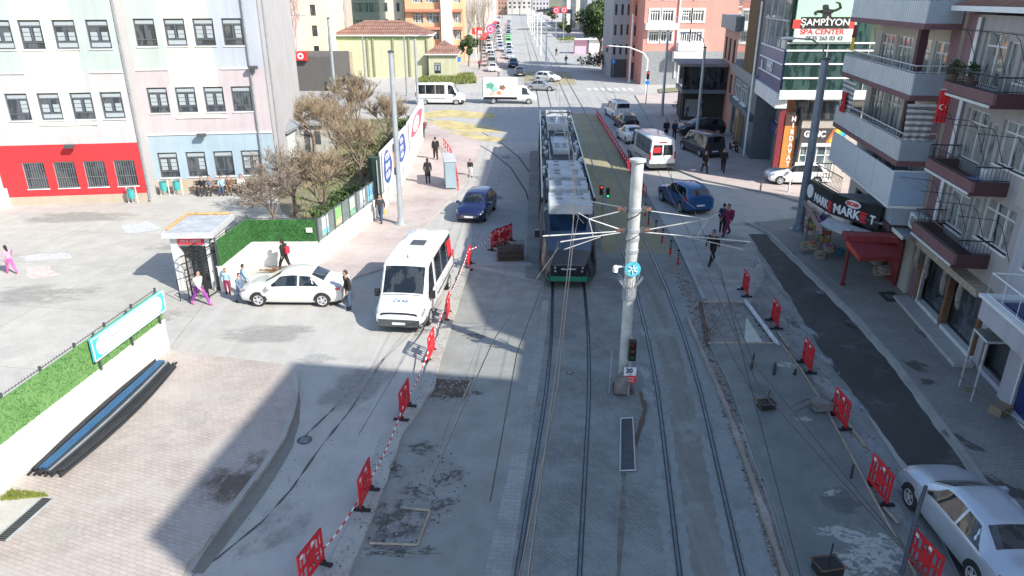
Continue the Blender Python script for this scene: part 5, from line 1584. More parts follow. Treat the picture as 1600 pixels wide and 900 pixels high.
def wheel(parent, x, y, r=.31, w_=.2, mats=None):
 key = (r, w_)
 if key not in WH:
  a = MB(); a.lathe([(r * .62, -w_ / 2), (r * .93, -w_ / 2), (r, -w_ * .38), (r, w_ * .38), (r * .93, w_ / 2), (r * .62, w_ / 2)], rubber, 22, axis='y')
  b = MB(); b.lathe([(r * .64, w_ / 2 - .01), (r * .60, w_ / 2 - .035), (.001, w_ / 2 - .05)], M('rim_shade', (.1, .1, .11), .5, .5), 18, axis='y')
  b.lathe([(r * .66, w_ / 2 + .004), (r * .58, w_ / 2 + .004), (r * .57, w_ / 2 - .03)], lgrey, 22, axis='y')
  for k in range(5):
   an = k * 2 * PI / 5
   c, q = math.cos(an), math.sin(an)
   for sg in (-1, 1):
    b.face([(c * .03 - q * .035 * sg, w_ / 2 - .002, q * .03 + c * .035 * sg), (c * r * .6 - q * .05 * sg, w_ / 2, q * r * .6 + c * .05 * sg),
      (c * r * .6 - q * .012 * sg, w_ / 2 + .004, q * r * .6 + c * .012 * sg), (c * .03, w_ / 2 + .006, q * .03)][::sg], lgrey)
  b.lathe([(.055, w_ / 2 - .0), (.05, w_ / 2 + .008), (.001, w_ / 2 + .01)], lgrey, 10, axis='y')
  WH[key] = (a.mesh('tyre'), b.mesh('rim'))
 e = bpy.data.objects.new('wheel', WH[key][0]); COL.objects.link(e); e.parent = parent; e.location = (x, y, r)
 if y < 0: e.rotation_euler = (0, 0, PI)
 b = bpy.data.objects.new('rim', WH[key][1]); COL.objects.link(b); b.parent = e
 return e
def arches(mb, lf, xs, r, off=.004):
 for x in xs:
  for sd in (1, -1):
   y0 = lf.S(x, 1.2, sd).y
   n = 14; ro = r * 1.17
   pts = [(x + ro * math.cos(PI * k / n), ro * math.sin(PI * k / n) + r * .98) for k in range(n + 1)]
   y = y0 + sd * off
   mb.face([(p[0], y + sd * .012, p[1]) for p in (pts if sd < 0 else pts[::-1])] , rubber)
   mb.raw([(p[0], yy, p[1]) for p in pts for yy in (y + sd * .012, y - sd * .12)], [(2 * i, 2 * i + 1, 2 * i + 3, 2 * i + 2) for i in range(n)], rubber)
CARS = {
'sedan': dict(st=[(-2.28, .42, .72, .80, .60, .62, .50), (-2.20, .30, .86, .95, .80, .84, .66), (-1.9, .24, .92, 1.03, .87, .89, .68), (-1.50, .20, .93, 1.08, .88, .90, .66), (-.85, .19, .93, 1.40, .88, .90, .58), (-.2, .19, .92, 1.46, .88, .90, .60), (.35, .19, .91, 1.42, .88, .90, .60), (1.15, .20, .89, 1.00, .88, .90, .70), (1.75, .22, .82, .90, .87, .88, .70), (2.10, .26, .68, .78, .80, .83, .66), (2.26, .34, .56, .66, .60, .66, .50)],
   ws=(.42, 1.08), rw=(-1.42, -.92), sw=[((-1.30, -.88), (-.42, -.42)), ((-.34, -.34), (.98, .42))], ax=(-1.36, 1.38), r=.32, hl=(1.9, 2.2), tl=(-2.24, -1.95)),
'hatch': dict(st=[(-2.0, .40, .78, .86, .66, .70, .56), (-1.95, .28, .90, 1.05, .80, .83, .62), (-1.6, .22, .93, 1.38, .85, .87, .56), (-1.2, .20, .93, 1.45, .86, .88, .60), (-.3, .19, .92, 1.48, .86, .88, .62), (.3, .19, .91, 1.43, .86, .88, .60), (1.05, .20, .88, 1.0, .86, .88, .68), (1.6, .22, .80, .88, .85, .86, .68), (1.92, .27, .66, .75, .78, .80, .62), (2.04, .36, .56, .64, .56, .62, .48)],
   ws=(.38, 1.0), rw=(-1.93, -1.62), sw=[((-1.62, -1.4), (-.42, -.42)), ((-.34, -.34), (.9, .38))], ax=(-1.22, 1.25), r=.31, hl=(1.7, 1.98), tl=(-1.97, -1.7)),
'suv': dict(st=[(-2.25, .45, .90, 1.0, .72, .76, .60), (-2.2, .34, 1.02, 1.2, .86, .88, .66), (-1.85, .28, 1.06, 1.55, .90, .92, .62), (-1.3, .26, 1.05, 1.64, .91, .93, .64), (-.3, .25, 1.04, 1.67, .91, .93, .66), (.3, .25, 1.03, 1.60, .91, .93, .64), (1.1, .26, 1.0, 1.12, .91, .93, .74), (1.75, .28, .93, 1.02, .90, .92, .74), (2.1, .34, .80, .90, .84, .86, .68), (2.24, .45, .68, .76, .66, .70, .54)],
   ws=(.38, 1.05), rw=(-2.17, -1.86), sw=[((-1.85, -1.6), (-.42, -.42)), ((-.34, -.34), (.95, .38))], ax=(-1.35, 1.38), r=.36, hl=(1.85, 2.16), tl=(-2.22, -1.95)),
'minivan': dict(st=[(-2.4, .40, .90, 1.0, .84, .86, .70), (-2.36, .28, .98, 1.75, .90, .92, .72), (-2.0, .24, .98, 1.86, .92, .94, .76), (-.5, .22, .97, 1.88, .92, .94, .78), (.8, .22, .96, 1.82, .92, .94, .74), (1.6, .24, .94, 1.12, .92, .93, .76), (2.1, .28, .80, .92, .88, .90, .70), (2.35, .38, .64, .74, .66, .70, .56)],
   ws=(.88, 1.55), rw=(-2.385, -2.36), sw=[((-2.2, -2.1), (-1.0, -1.0)), ((-.9, -.9), (.2, .2)), ((.3, .3), (1.35, .85))], ax=(-1.5, 1.55), r=.34, hl=(2.0, 2.3), tl=(-2.38, -2.2)),
'bus': dict(st=[(-3.0, .50, 1.15, 1.2, .94, .98, .86), (-2.97, .32, 1.22, 2.40, .98, 1.02, .84), (-2.75, .30, 1.22, 2.50, .99, 1.03, .88), (-.5, .28, 1.22, 2.54, .99, 1.03, .90), (1.35, .28, 1.22, 2.50, .99, 1.03, .90), (1.60, .28, 1.20, 2.36, .99, 1.03, .90), (2.28, .28, 1.12, 1.36, .99, 1.02, .92), (2.80, .30, .95, 1.12, .98, 1.0, .86), (3.02, .34, .78, .96, .90, .93, .76), (3.10, .42, .6, .72, .80, .84, .66)],
   ws=(1.62, 2.24), rw=None, sw=[((-2.8, -2.75), (-1.75, -1.75)), ((-1.68, -1.68), (-.55, -.55)), ((-.48, -.48), (.62, .62)), ((1.0, 1.0), (2.1, 1.62))], ax=(-1.85, 2.0), r=.35, hl=(2.66, 3.0), tl=None),
}
def vehicle(kind, name, label, cat, paint, loc, rz, group=None, glass=None, extra=None):
 d = CARS[kind]
 t = T(name, label, cat, loc, rz, group)
 lf = Loft(d['st'])
 m = MB(); lf.body(m, paint, 3); b = m.build('body', t, sharp=38)
 g = glass or cglass
 vb, vt = 4.06, 4.94
 m = MB(); lf.patch(m, g, d['ws'][0], d['ws'][1], 5.3 if kind == 'bus' else 5.7, 8, 0, .006, 6); m.build('windscreen', t)
 if d['rw']:
  m = MB(); lf.patch(m, g, d['rw'][0], d['rw'][1], 6.05, 8, 0, .006, 4); m.build('rear_window', t)
 for a, b_ in d['sw']:
  for sd in (1, -1):
   m = MB(); lf.patch(m, g, a, b_, vb, vt, sd, .006, 4, 3); m.build('side_window', t)
 m = MB(); arches(m, lf, d['ax'], d['r'])
 zl = d['st'][4][1]; W = d['st'][4][4]
 m.box(d['st'][1][0] + .1, d['st'][-2][0] - .1, -W * .86, W * .86, zl - .05, zl + .06, rubber)
 m.build('underbody', t)
 for x in d['ax']:
  for sd in (1, -1):
   yy = lf.S(x, 1.2, sd).y
   wheel(t, x, yy - sd * .075, d['r'])
 for sd in (1, -1):
  m = MB(); lf.patch(m, lampglass, d['hl'][0], d['hl'][1], 3.2, 4.4, sd, .012, 3, 2); m.build('headlight', t)
  m = MB()
  if d['tl']:
   lf.patch(m, tailred, d['tl'][0], d['tl'][1], 2.9, 4.3, sd, .012, 3, 2)
  else:
   x0 = d['st'][0][0]
   m.box(x0 - .03, x0 + .1, sd * .96 - .06, sd * .96 + .06, .95, 1.5, tailred)
  m.build('tail_lamp', t)
  m = MB(); xm = d['ws'][1] - .28; p = lf.S(xm, 4, sd); h_ = .3 if kind == 'bus' else .14
  m.box(xm - .06, xm + .08, p.y + (.04 if sd > 0 else -.24), p.y + (.24 if sd > 0 else -.04), p.z, p.z + h_, black if kind == 'bus' else paint)
  m.tube([(xm, p.y - sd * .02, p.z + .03), (xm, p.y + sd * .08, p.z + .06)], .02, black, 5)
  m.build('mirror', t)
 xf = d['st'][-1][0]; sf = d['st'][-1]; xr = d['st'][0][0]; sr = d['st'][0]
 m = MB(); m.box(xf - .04, xf + .012, -sf[4] * .92, sf[4] * .92, sf[1] + .02, sf[1] + (sf[3] - sf[1]) * .55, black)
 for k in range(3):
  z = sf[1] + .05 + k * (sf[3] - sf[1]) * .16
  m.box(xf + .012, xf + .02, -sf[4] * .85, sf[4] * .85, z, z + .012, mgrey)
 m.build('grille', t)
 m = MB(); m.box(xf + .02, xf + .032, -.26, .26, sf[1] + .03, sf[1] + .13, plate); m.build('number_plate', t)
 m = MB(); m.box(xr - .02, xr + .01, -.26, .26, sr[1] + .12, sr[1] + .23, plate); m.build('number_plate', t)
 m = MB()
 for a, b_ in d['sw']:
  for sd in (1, -1):
   xx = b_[0] if b_[0] < d['ws'][0] else b_[0] - .05
   m.raw(*(lambda p: ([p[0], p[1], p[2], p[3]], [(0, 1, 2, 3)]))([lf.S(xx, .6, sd) + Vector((0, sd * .004, 0)), lf.S(xx + .014, .6, sd) + Vector((0, sd * .004, 0)), lf.S(xx + .014, 4, sd) + Vector((0, sd * .004, 0)), lf.S(xx, 4, sd) + Vector((0, sd * .004, 0))]), dgrey)
 m.build('door_gap', t)
 for a, b_ in d['sw'][-2:] if kind != 'bus' else d['sw'][-1:]:
  for sd in (1, -1):
   p = lf.S(a[0] + .15, 3.3, sd)
   m = MB(); m.box(p.x, p.x + .17, p.y - .012, p.y + .012, p.z - .015, p.z + .015, paint if kind != 'bus' else black); m.build('door_handle', t)
 if kind == 'bus':
  m = MB(); x0 = xr
  m.box(x0 - .035, x0 + .02, -.98, .98, .36, .62, dgrey); m.build('rear_bumper', t)
  for sd in (1, -1):
   m = MB()
   m.face([(x0 + .0, sd * .06, 1.25), (x0 + .0, sd * .80, 1.25), (x0 + .018, sd * .72, 2.02), (x0 + .018, sd * .06, 2.02)][::sd], cglass)
   for v in range(0): pass
   o = m.build('rear_window', t); o.location = (-.012, 0, 0)
  m = MB(); lf.patch(m, dgrey, 2.6, 3.1, .3, 1.9, 1, .02, 4, 2); lf.patch(m, dgrey, 2.6, 3.1, .3, 1.9, -1, .02, 4, 2); m.box(3.0, 3.13, -.82, .82, .36, .66, dgrey); o = m.build('front_bumper', t)
  m = MB(); lf.patch(m, black, 3.035, 3.06, 5.2, 8, 0, .012, 1); lf.patch(m, dgrey, 2.27, 2.30, 5.3, 8, 0, .004, 1); m.box(1.2, 2.2, -.0, .02, 1.3, 1.31, black); m.build('bonnet_trim', t)
  for sd in (1, -1):
   m = MB(); lf.patch(m, dgrey, -2.9, .65, 2.0, 2.25, sd, .012, 12, 1)
   for xx in (-1.7, -.5, .68, 1.55): lf.patch(m, dgrey, xx, xx + .018, .6, 5.0, sd, .008, 1, 5)
   m.build('side_moulding', t)
 if extra: extra(t, lf)
 return t
silver = carpaint('paint_silver_blue', (0.50, 0.55, 0.62), .35)
cwhite = carpaint('paint_white', (0.74, 0.75, 0.75))
cpearl = carpaint('paint_pearl', (0.66, 0.65, 0.62), .1)
cnavy = carpaint('paint_navy', (0.012, 0.02, 0.085), .2)
cblue = carpaint('paint_blue', (0.02, 0.10, 0.27), .3)
cgrey = carpaint('paint_graphite', (0.055, 0.055, 0.06), .4)
cblack = carpaint('paint_black', (0.012, 0.012, 0.014))
cred = carpaint('paint_red', (0.35, 0.02, 0.02))
cgreen = carpaint('paint_green', (0.18, 0.6, 0.2))
cbeige = carpaint('paint_champagne', (0.45, 0.42, 0.36), .4)
def place(p0, p1, z=0.0):
 """rear ground px, front ground px -> centre, heading"""
 A, B = G(*p0, z), G(*p1, z)
 return ((A[0] + B[0]) / 2, (A[1] + B[1]) / 2, z), math.atan2(B[1] - A[1], B[0] - A[0])
def mb_extra(t, lf):
 m = MB(); m.box(-.95, -.35, -.3, .3, 2.55, 2.6, dgrey); m.build('roof_hatch', t, bevel=.015)
 m = MB(); m.lathe([(.03, 2.56), (.02, 2.62), (.005, 2.72)], black, 8, (1.2, 0, 0)); m.build('antenna', t)
 text(t, 'CKAE', .2, M('logo_blue', (0.05, 0.12, 0.3), .5, var=0), (2.62, 0, 1.25), (R(25), 0, R(90)), .004, sx=1.2)
 m = MB(); m.box(2.0, 2.02, -.62, -.30, 1.5, 1.75, signw)
 for sd in (1, -1):
  m2 = MB(); lf.patch(m2, flagred, -2.7, -1.9, 4.25, 4.8, sd, .012, 3, 2); m2.build('window_flag', t)
 m2 = MB(); lf.patch(m2, M('red_black', (0.03, 0.03, .03), .4), -.2, .9, .25, .8, 1, .01, 2, 1); m2.build('side_trim', t)
A, B = G(688, 432), G(628, 521)
rzA = math.atan2(B[1] - A[1], B[0] - A[0])
cxA = ((G(592, 516)[0] + G(660, 519)[0]) / 2, (G(592, 516)[1] + G(660, 519)[1]) / 2)
rzm = R(-96.5)
vehicle('bus', 'minibus', 'white school minibus driving towards the camera beside the red barriers', 'minibus', cwhite, (cxA[0] - math.cos(rzm) * 2.75 + .05, cxA[1] - math.sin(rzm) * 2.75, 0), rzm, extra=mb_extra)
def ve2(t, lf):
 m = MB(); m.box(-3.025, -3.01, .16, .72, 1.45, 1.85, flagred); m.build('window_flag', t)
 m = MB(); m.box(-3.03, -3.0, -.3, .3, 2.2, 2.26, tailred); m.build('brake_lamp', t)
c2 = G(1031, 268)
vehicle('bus', 'minibus', 'white minibus seen from behind with red emblem in its rear window', 'minibus', cwhite, (c2[0] - .32, c2[1] + 2.9, 0), R(98), extra=ve2)
c3 = G(688, 164)
vehicle('bus', 'minibus', 'long white minibus crossing the junction to the right behind the poles', 'minibus', cwhite, (c3[0], c3[1] + 1, 0), R(-2))
l, r_ = place((534, 472), (392, 472))
vehicle('sedan', 'parked_car', 'pearl white sedan parked across the pavement by the school gate', 'car', cpearl, (l[0] - .05, l[1] + .35, 0), R(179))
vehicle('hatch', 'driving_car', 'dark blue hatchback driving towards the camera with sunlit windscreen', 'car', cnavy, (G(731, 350)[0] + .45, G(731, 350)[1] + 1.95, 0), R(-101))
sv = ((10.24 + .93), (14.8 + 12.8) / 2)
vehicle('sedan', 'driving_car', 'silver blue sedan in the bottom right corner beside the last barrier', 'car', silver, (11.15, 13.75, 0.015), R(90))
cb_ = G(1088, 337)
vehicle('suv', 'driving_car', 'bright blue crossover seen from behind, turning at the corner', 'car', cblue, (cb_[0] - .3, cb_[1] + 2.2, 0), R(103))
vehicle('hatch', 'parked_car', 'white hatchback half hidden by the big pole at the corner shop', 'car', cwhite, (G(1236, 290)[0] + .4, G(1236, 290)[1] + .5, .11), R(176))
vehicle('minivan', 'parked_car', 'dark graphite people carrier parked on the corner pavement', 'van', cgrey, (G(1112, 250)[0] - .35, G(1112, 250)[1] + 2.4, .11), R(104))
vehicle('suv', 'parked_car', 'black off-roader parked behind the graphite people carrier', 'car', cblack, (G(1098, 222)[0] + .4, G(1098, 222)[1] + 3, .11), R(-170))
vehicle('sedan', 'driving_car', 'white patrol style sedan queueing directly in front of the white minibus', 'car', cwhite, (G(990, 226)[0], G(990, 226)[1] + 1.8, 0), R(97))
vehicle('hatch', 'driving_car', 'black hatchback waiting in the queue right of the low barriers', 'car', cblack, (G(983, 204)[0] - .1, G(983, 204)[1] + 1.8, 0), R(97))
vehicle('minivan', 'driving_car', 'white small van first in the queue at the traffic light', 'van', cwhite, (G(969, 187)[0] - .1, G(969, 187)[1] + 1.8, 0), R(97))
vehicle('sedan', 'driving_car', 'silver sedan at the crossing just beyond the white truck', 'car', carpaint('paint_silver', (0.4, 0.41, 0.42), .5), (G(845, 141)[0], G(845, 141)[1], 0.01), R(-12))
vehicle('hatch', 'driving_car', 'white hatchback behind the silver sedan on the crossing', 'car', cwhite, (G(856, 128)[0], G(856, 128)[1] + 1, 0.01), R(-35))
vehicle('sedan', 'driving_car', 'dark grey sedan leading the right lane of the oncoming queue', 'car', cgrey, (G(812, 119)[0], G(812, 119)[1] + 1, 0), R(-88))
vehicle('suv', 'driving_car', 'dark blue crossover second in the right lane of the queue', 'car', cnavy, (G(802, 106)[0], G(802, 106)[1] + 1, 0), R(-88))
vehicle('hatch', 'parked_car', 'dark car parked side-on in front of the white shop at the far crossing', 'car', cgrey, (G(955, 86)[0], G(955, 86)[1], 0), R(3))
vehicle('hatch', 'driving_car', 'cream white hatchback leaving along the right of the avenue', 'car', cbeige, (G(852, 53)[0], G(852, 53)[1], 0), R(88))
tt = T('delivery_truck', 'white box truck with green and brown print crossing the junction', 'truck', (G(797, 163)[0], G(797, 163)[1] + 1.0, 0.01), R(-3))
lf = Loft([(.9, .45, 1.1, 2.05, .95, .98, .80), (1.6, .45, 1.1, 2.12, .96, .99, .82), (2.1, .45, 1.1, 2.0, .96, .99, .80), (2.75, .45, 1.05, 1.28, .96, .98, .8), (3.2, .45, .95, 1.05, .92, .94, .74), (3.32, .5, .75, .85, .8, .82, .6)])
m = MB(); lf.body(m, cwhite); m.build('cab', tt)
m = MB(); lf.patch(m, cglass, 2.1, 2.7, 6.05, 8, 0); m.build('windscreen', tt)
for sd in (1, -1):
 m = MB(); lf.patch(m, cglass, (1.5, 1.5), (2.5, 2.1), 4.06, 4.94, sd); m.build('side_window', tt)
 m = MB(); lf.patch(m, lampglass, 2.95, 3.25, 3.2, 4.4, sd, .012); m.build('headlight', tt)
m = MB(); m.box(-3.3, .85, -1.05, 1.05, .85, 3.0, M('truck_box_white', (0.72, 0.73, 0.71), .5, var=.04)); bx = m.build('cargo_box', tt, bevel=.03)
m = MB(); m.box(-3.36, -3.3, -1.0, 1.0, .9, 2.95, dgrey); m.build('rear_door', bx)
for cx, cz, rr, cc in ((-2.4, 2.2, .5, (0.12, 0.42, 0.3)), (-1.9, 1.8, .45, (0.35, 0.6, 0.5)), (-.9, 2.0, .38, (0.3, 0.15, 0.08)), (-1.3, 1.35, .3, (0.65, 0.25, 0.1)), (-2.2, 1.25, .35, (0.6, 0.5, 0.4))):
 m = MB()
 pts = [(cx + rr * (1 + .25 * math.sin(k * 2.3 + cx * 5)) * math.cos(k * PI / 7), -1.06, cz + rr * .8 * (1 + .25 * math.sin(k * 2.3 + cx * 5)) * math.sin(k * PI / 7)) for k in range(14)]
 m.face(pts, M('print_%d' % int(cc[0] * 1000), cc, .6, var=.2)); m.build('print', bx)
m = MB(); m.box(-3.2, 1.0, -.45, .45, .5, .84, black); m.box(-3.3, -3.2, -1, 1, .45, .6, dgrey); m.build('chassis', tt)
for x in (-2.0, 2.35):
 for sd in (1, -1): wheel(tt, x, sd * .88, .36, .24)
protos = []
for kind, paint, nm in (('sedan', cwhite, 'w'), ('hatch', cgrey, 'g'), ('suv', cbeige, 's'), ('hatch', cwhite, 'hw'), ('sedan', cblack, 'b')):
 pass
far = []
random.seed(11)
lanes = [((770, 112), (762, 60), (758, 34)), ((796, 92), (794, 60), (796, 24)), ((782, 80), (779, 55), (777, 28))]
def lanept(pts, y):
 for i in range(len(pts) - 1):
  if pts[i][1] >= y >= pts[i + 1][1]:
   t = (pts[i][1] - y) / (pts[i][1] - pts[i + 1][1])
   return pts[i][0] + (pts[i + 1][0] - pts[i][0]) * t
 return pts[-1][0]
prt = {}
seq = []
for li, ln in enumerate(lanes):
 Y0 = G(*ln[0])[1]; Y1 = G(*ln[-1])[1]
 Y = Y0
 while Y < min(Y1, 380):
  py = 450 + F * (CH * cT - Y * sT) / (Y * cT + CH * sT)
  seq.append((li, lanept(ln, py), py)); Y += (9.5 if li != 2 else 12) + random.uniform(-1, 2.5)
seq.sort(key=lambda q: -q[2])
paints = [('white', cwhite), ('silver', silver), ('graphite', cgrey), ('white', cwhite), ('black', cblack), ('champagne', cbeige), ('navy', cnavy), ('white', cwhite), ('silver', silver)]
kinds_ = ['sedan', 'hatch', 'suv', 'minivan']
ordn = ['first', 'second', 'third', 'fourth', 'fifth', 'sixth', 'seventh', 'eighth', 'ninth', 'tenth', 'eleventh', 'twelfth', 'thirteenth', 'fourteenth', 'fifteenth', 'sixteenth', 'seventeenth', 'eighteenth', 'nineteenth', 'twentieth', 'twenty-first', 'twenty-second', 'twenty-third', 'twenty-fourth', 'twenty-fifth', 'twenty-sixth']
lname = ['kerbside lane', 'lane beside the tracks', 'middle lane']
cnt = [0, 0, 0]
KMc = None
for i, (li, xx, yy) in enumerate(seq):
 g = G(xx, yy)
 pn, pt = paints[(i * 5 + li * 2) % 9]
 kd = kinds_[(i * 3 + li) % 4]
 if abs(yy - 66) < 4 and li == 1: pn, pt, kd = 'bright green', cgreen, 'minivan'
 lab = '%s %s, %s in the %s of the oncoming queue' % (pn, {'sedan': 'sedan', 'hatch': 'hatchback', 'suv': 'crossover', 'minivan': 'van'}[kd], ordn[cnt[li]], lname[li])
 cnt[li] += 1
 if kd not in prt:
  prt[kd] = (vehicle(kd, 'queueing_car', lab, 'car', pt, (*g, 0), R(-90), 'cars queueing down the avenue'), pt)
  KMc = None
 else:
  src, p0 = prt[kd]
  KMc = tree_of(src)
  dup(src, (*g, 0), R(-90 + random.uniform(-2, 2)), lab, kidmap=KMc, swap={p0.name: pt})
vehicle('hatch', 'parked_car', 'dark car parked under the red sign among bare branches', 'car', cgrey, (*G(545, 130), 0), R(10))
def moto(loc, rz, label, paint=black, group=None):
 t = T('motorcycle', label, 'motorcycle', loc, rz, group)
 m = MB(); m.tube([(-.4, 0, .55), (0, 0, .45), (.3, 0, .5), (.55, 0, .9)], [.1, .16, .14, .06], paint, 8); m.sph((.1, 0, .75), .2, paint, 10, (1.3, .7, .8)); m.build('body', t)
 m = MB(); m.box(-.62, -.02, -.13, .13, .76, .86, rubber); m.build('seat', t, bevel=.03)
 m = MB(); m.tube([(.5, -.36, 1.05), (.45, 0, .98), (.5, .36, 1.05)], .018, dgrey, 6); m.build('handlebar', t)
 m = MB(); m.sph((.62, 0, .9), .1, lampglass, 8); m.build('headlight', t)
 m = MB(); m.tube([(.5, 0, .9), (.68, 0, .3)], .03, mgrey, 6); m.build('fork', t)
 for x in (-.62, .68):
  m = MB(); m.lathe([(.2, -.05), (.29, -.05), (.31, 0), (.29, .05), (.2, .05)], rubber, 16, axis='y'); w0 = m.build('wheel', t, loc=(x, 0, .31))
 return t
moto((*G(1162, 232, .11), .11), R(80), 'black scooter parked by the wooden portal, left of the pair', cblack)
moto((*G(1146, 236, .11), .11), R(95), 'dark motorcycle leaning beside the graphite people carrier', cgrey)
moto((*G(1180, 240, .11), .11), R(70), 'dark scooter nearest the purple banded facade door', cblack)
moto((*G(441, 130), 0), R(20), 'red scooter parked below the red shop sign', M('paint_scooter_red', (0.4, 0.02, 0.05), .35, coat=.5))
# ---------------------------------------------------------------- tram
tX0, tX1 = (2.55, 30.1), (3.6, 62.6)
tram_rz = math.atan2(tX0[1] - tX1[1], tX0[0] - tX1[0])
tt = T('tram', 'long white and black tram with green trim and roof equipment coming down the left track', 'tram', ((tX0[0] + tX1[0]) / 2, (tX0[1] + tX1[1]) / 2, 0.02), tram_rz)
LT = math.dist(tX0, tX1) / 2
tb = M('tram_black', (0.012, 0.013, 0.015), .22, var=0, coat=.3); tw = M('tram_white', (0.66, 0.68, 0.68), .3, var=.04, coat=.5)
tg = M('tram_green', (0.02, 0.20, 0.12), .3, var=.03, coat=.5); troof = M('tram_roof_grey', (0.30, 0.31, 0.32), .6, var=.15, sc=2)
lf = Loft([(-LT, .35, .9, 1.1, .9, .95, .8), (-LT + .35, .3, 1.1, 1.9, 1.15, 1.2, .95), (-LT + 1.4, .3, 1.2, 3.25, 1.28, 1.325, 1.05), (-LT + 2.2, .3, 1.25, 3.4, 1.3, 1.325, 1.12),
  (LT - 2.2, .3, 1.25, 3.4, 1.3, 1.325, 1.12), (LT - 1.4, .3, 1.22, 3.32, 1.28, 1.325, 1.12), (LT - .62, .3, 1.15, 2.25, 1.23, 1.28, 1.06), (LT - .22, .3, 1.05, 1.5, 1.10, 1.16, .94), (LT, .35, .85, 1.12, .82, .88, .72)], crown=.04)
m = MB(); lf.body(m, M('tram_dark_grey', (0.05, 0.053, 0.057), .3, var=.05, coat=.4), 2); bod = m.build('body', tt)
for sd in (1, -1):
 m = MB(); lf.patch(m, tw, -LT + 1.6, LT - 2.4, .1, 1.7, sd, .006, 20, 2); m.build('side_skirt', tt)
 m = MB(); lf.patch(m, tw, -LT + 1.6, LT - 2.6, 4.95, 5.7, sd, .006, 20, 2); m.build('cornice_panel', tt)
nose = MB()
lf.patch(nose, tb, LT - 3.7, LT - .03, 5.4, 8, 0, .012, 14)
for sd in (1, -1): lf.patch(nose, tb, LT - 3.4, LT - .02, 1.9, 5.45, sd, .012, 12, 5)
nose.box(LT - .05, LT + .015, -.8, .8, .62, 1.1, tb)
nose.build('nose_panel', tt)
m = MB(); lf.patch(m, M('tram_windscreen', (0.006, 0.03, 0.075), .08, var=.5, sc=.9, coat=.8), LT - 1.34, LT - .34, 5.9, 8, 0, .024, 8); m.build('windscreen', tt)
m = MB(); lf.patch(m, tg, LT - 1.5, LT - 1.38, 6.3, 8, 0, .03, 2); m.build('destination_display', tt)
m = MB()
for sd in (1, -1): lf.patch(m, tg, LT - 1.5, LT - .02, .8, 1.7, sd, .03, 5, 1)
m.box(LT - .04, LT + .05, -.84, .84, .40, .62, tg)
m.build('bumper_band', tt)
m = MB()
for sd in (1, -1): lf.patch(m, tw, LT - 2.3, LT - .6, .0, 1.2, sd, .02, 6, 2)
m.build('corner_skirt', tt)
for sd in (1, -1):
 m = MB()
 m.sph((LT - .02, sd * .62, 1.02), .07, lampglass, 8); m.sph((LT + .01, sd * .6, .86), .06, lampglass, 8); m.build('headlight', tt)
text(tt, 'AKÇARAY', .17, signw, (LT + .02, 0, .98), (R(75), 0, R(90)), .003, sx=.9)
for sd in (1, -1):
 m = MB(); m.box(LT - 1.5, LT - 1.35, min(sd * 1.32, sd * 1.55), max(sd * 1.32, sd * 1.55), 2.0, 2.35, tb); m.build('mirror', tt)
nm = 5; seg = (2 * LT - 3.4) / nm
for k in range(nm):
 a = -LT + 1.7 + k * seg; b = a + seg
 for sd in (1, -1):
  m = MB(); lf.patch(m, tb, a + .3, b - .3, 3.6, 5.3, sd, .01, 4, 3); m.build('window_band', tt)
  m = MB(); lf.patch(m, tg, a + .3, b - .3, 1.2, 1.6, sd, .01, 4, 1); m.build('green_stripe', tt)
  for dx in (.32, .55):
   m = MB(); xx = a + seg * dx; lf.patch(m, dgrey, xx, xx + 1.2, .5, 5.0, sd, .02, 2, 4); m.build('door', tt)
 if k:
  m = MB()
  for q in range(6):
   x = a - .22 + q * .075
   m.box(x, x + .04, -1.3, 1.3, .5, 3.43, rubber)
  m.build('bellows', tt)
rb = M('roof_box_white', (0.46, 0.48, 0.49), .55, var=.2, sc=1.2); rdk = M('roof_dark', (0.05, 0.055, 0.06), .7, var=.3)
m = MB(); m.box(-LT + 2.4, LT - 2.5, -1.12, 1.12, 3.42, 3.5, rdk); m.build('roof_deck', tt)
for sd in (1, -1):
 m = MB(); m.box(-LT + 2.2, LT - 2.4, sd * 1.22 - .04, sd * 1.22 + .04, 3.35, 3.62, tb); m.build('roof_edge', tt)
m = MB()
def roofpx(y): return LT - (G(868, y, 3.9)[1] - tX0[1])
units = [(322, 303, .95, .45, rb), (299, 287, .9, .55, rb), (280, 268, .9, .5, rb), (265, 251, .85, .4, rb), (196, 186, .75, .5, rb), (184, 174, .8, .5, rb), (232, 222, .5, .3, rb)]
for y0, y1, hw, hh, mt in units:
 xa, xb_ = roofpx(y0), roofpx(y1)
 m = MB(); m.box(min(xa, xb_), max(xa, xb_), -hw, hw, 3.5, 3.5 + hh, mt); u = m.build('roof_unit', tt, bevel=.04)
 m = MB()
 n_ = max(2, int(abs(xa - xb_) / .9))
 for q in range(n_):
  x = min(xa, xb_) + .3 + q * (abs(xa - xb_) - .4) / n_
  for yy in (-hw * .5, hw * .5):
   m.lathe([(.16, 3.5 + hh), (.16, 3.54 + hh), (.12, 3.56 + hh), (.001, 3.55 + hh)], mgrey, 12, (x, yy, 0))
 m.build('fan_grille', u)
random.seed(3)
m = MB()
for q in range(110):
 x = random.uniform(-LT + 2.6, LT - 3.2); y = random.choice((-1, 1)) * random.uniform(.35 if q % 3 == 0 else .85, 1.1)
 m.box(x, x + random.uniform(.15, .7), y - .06, y + .06, 3.5, 3.5 + random.uniform(.08, .3), random.choice((mgrey, lgrey, dgrey, galv)))
for y in (-.7, .75):
 m.tube([(-LT + 2.6, y, 3.56), (LT - 3.0, y, 3.56)], .035, lgrey, 6)
m.build('roof_cables', tt)
m = MB(); x = roofpx(212)
m.box(x - 1.2, x + 1.2, -.55, .55, 3.5, 3.62, galv)
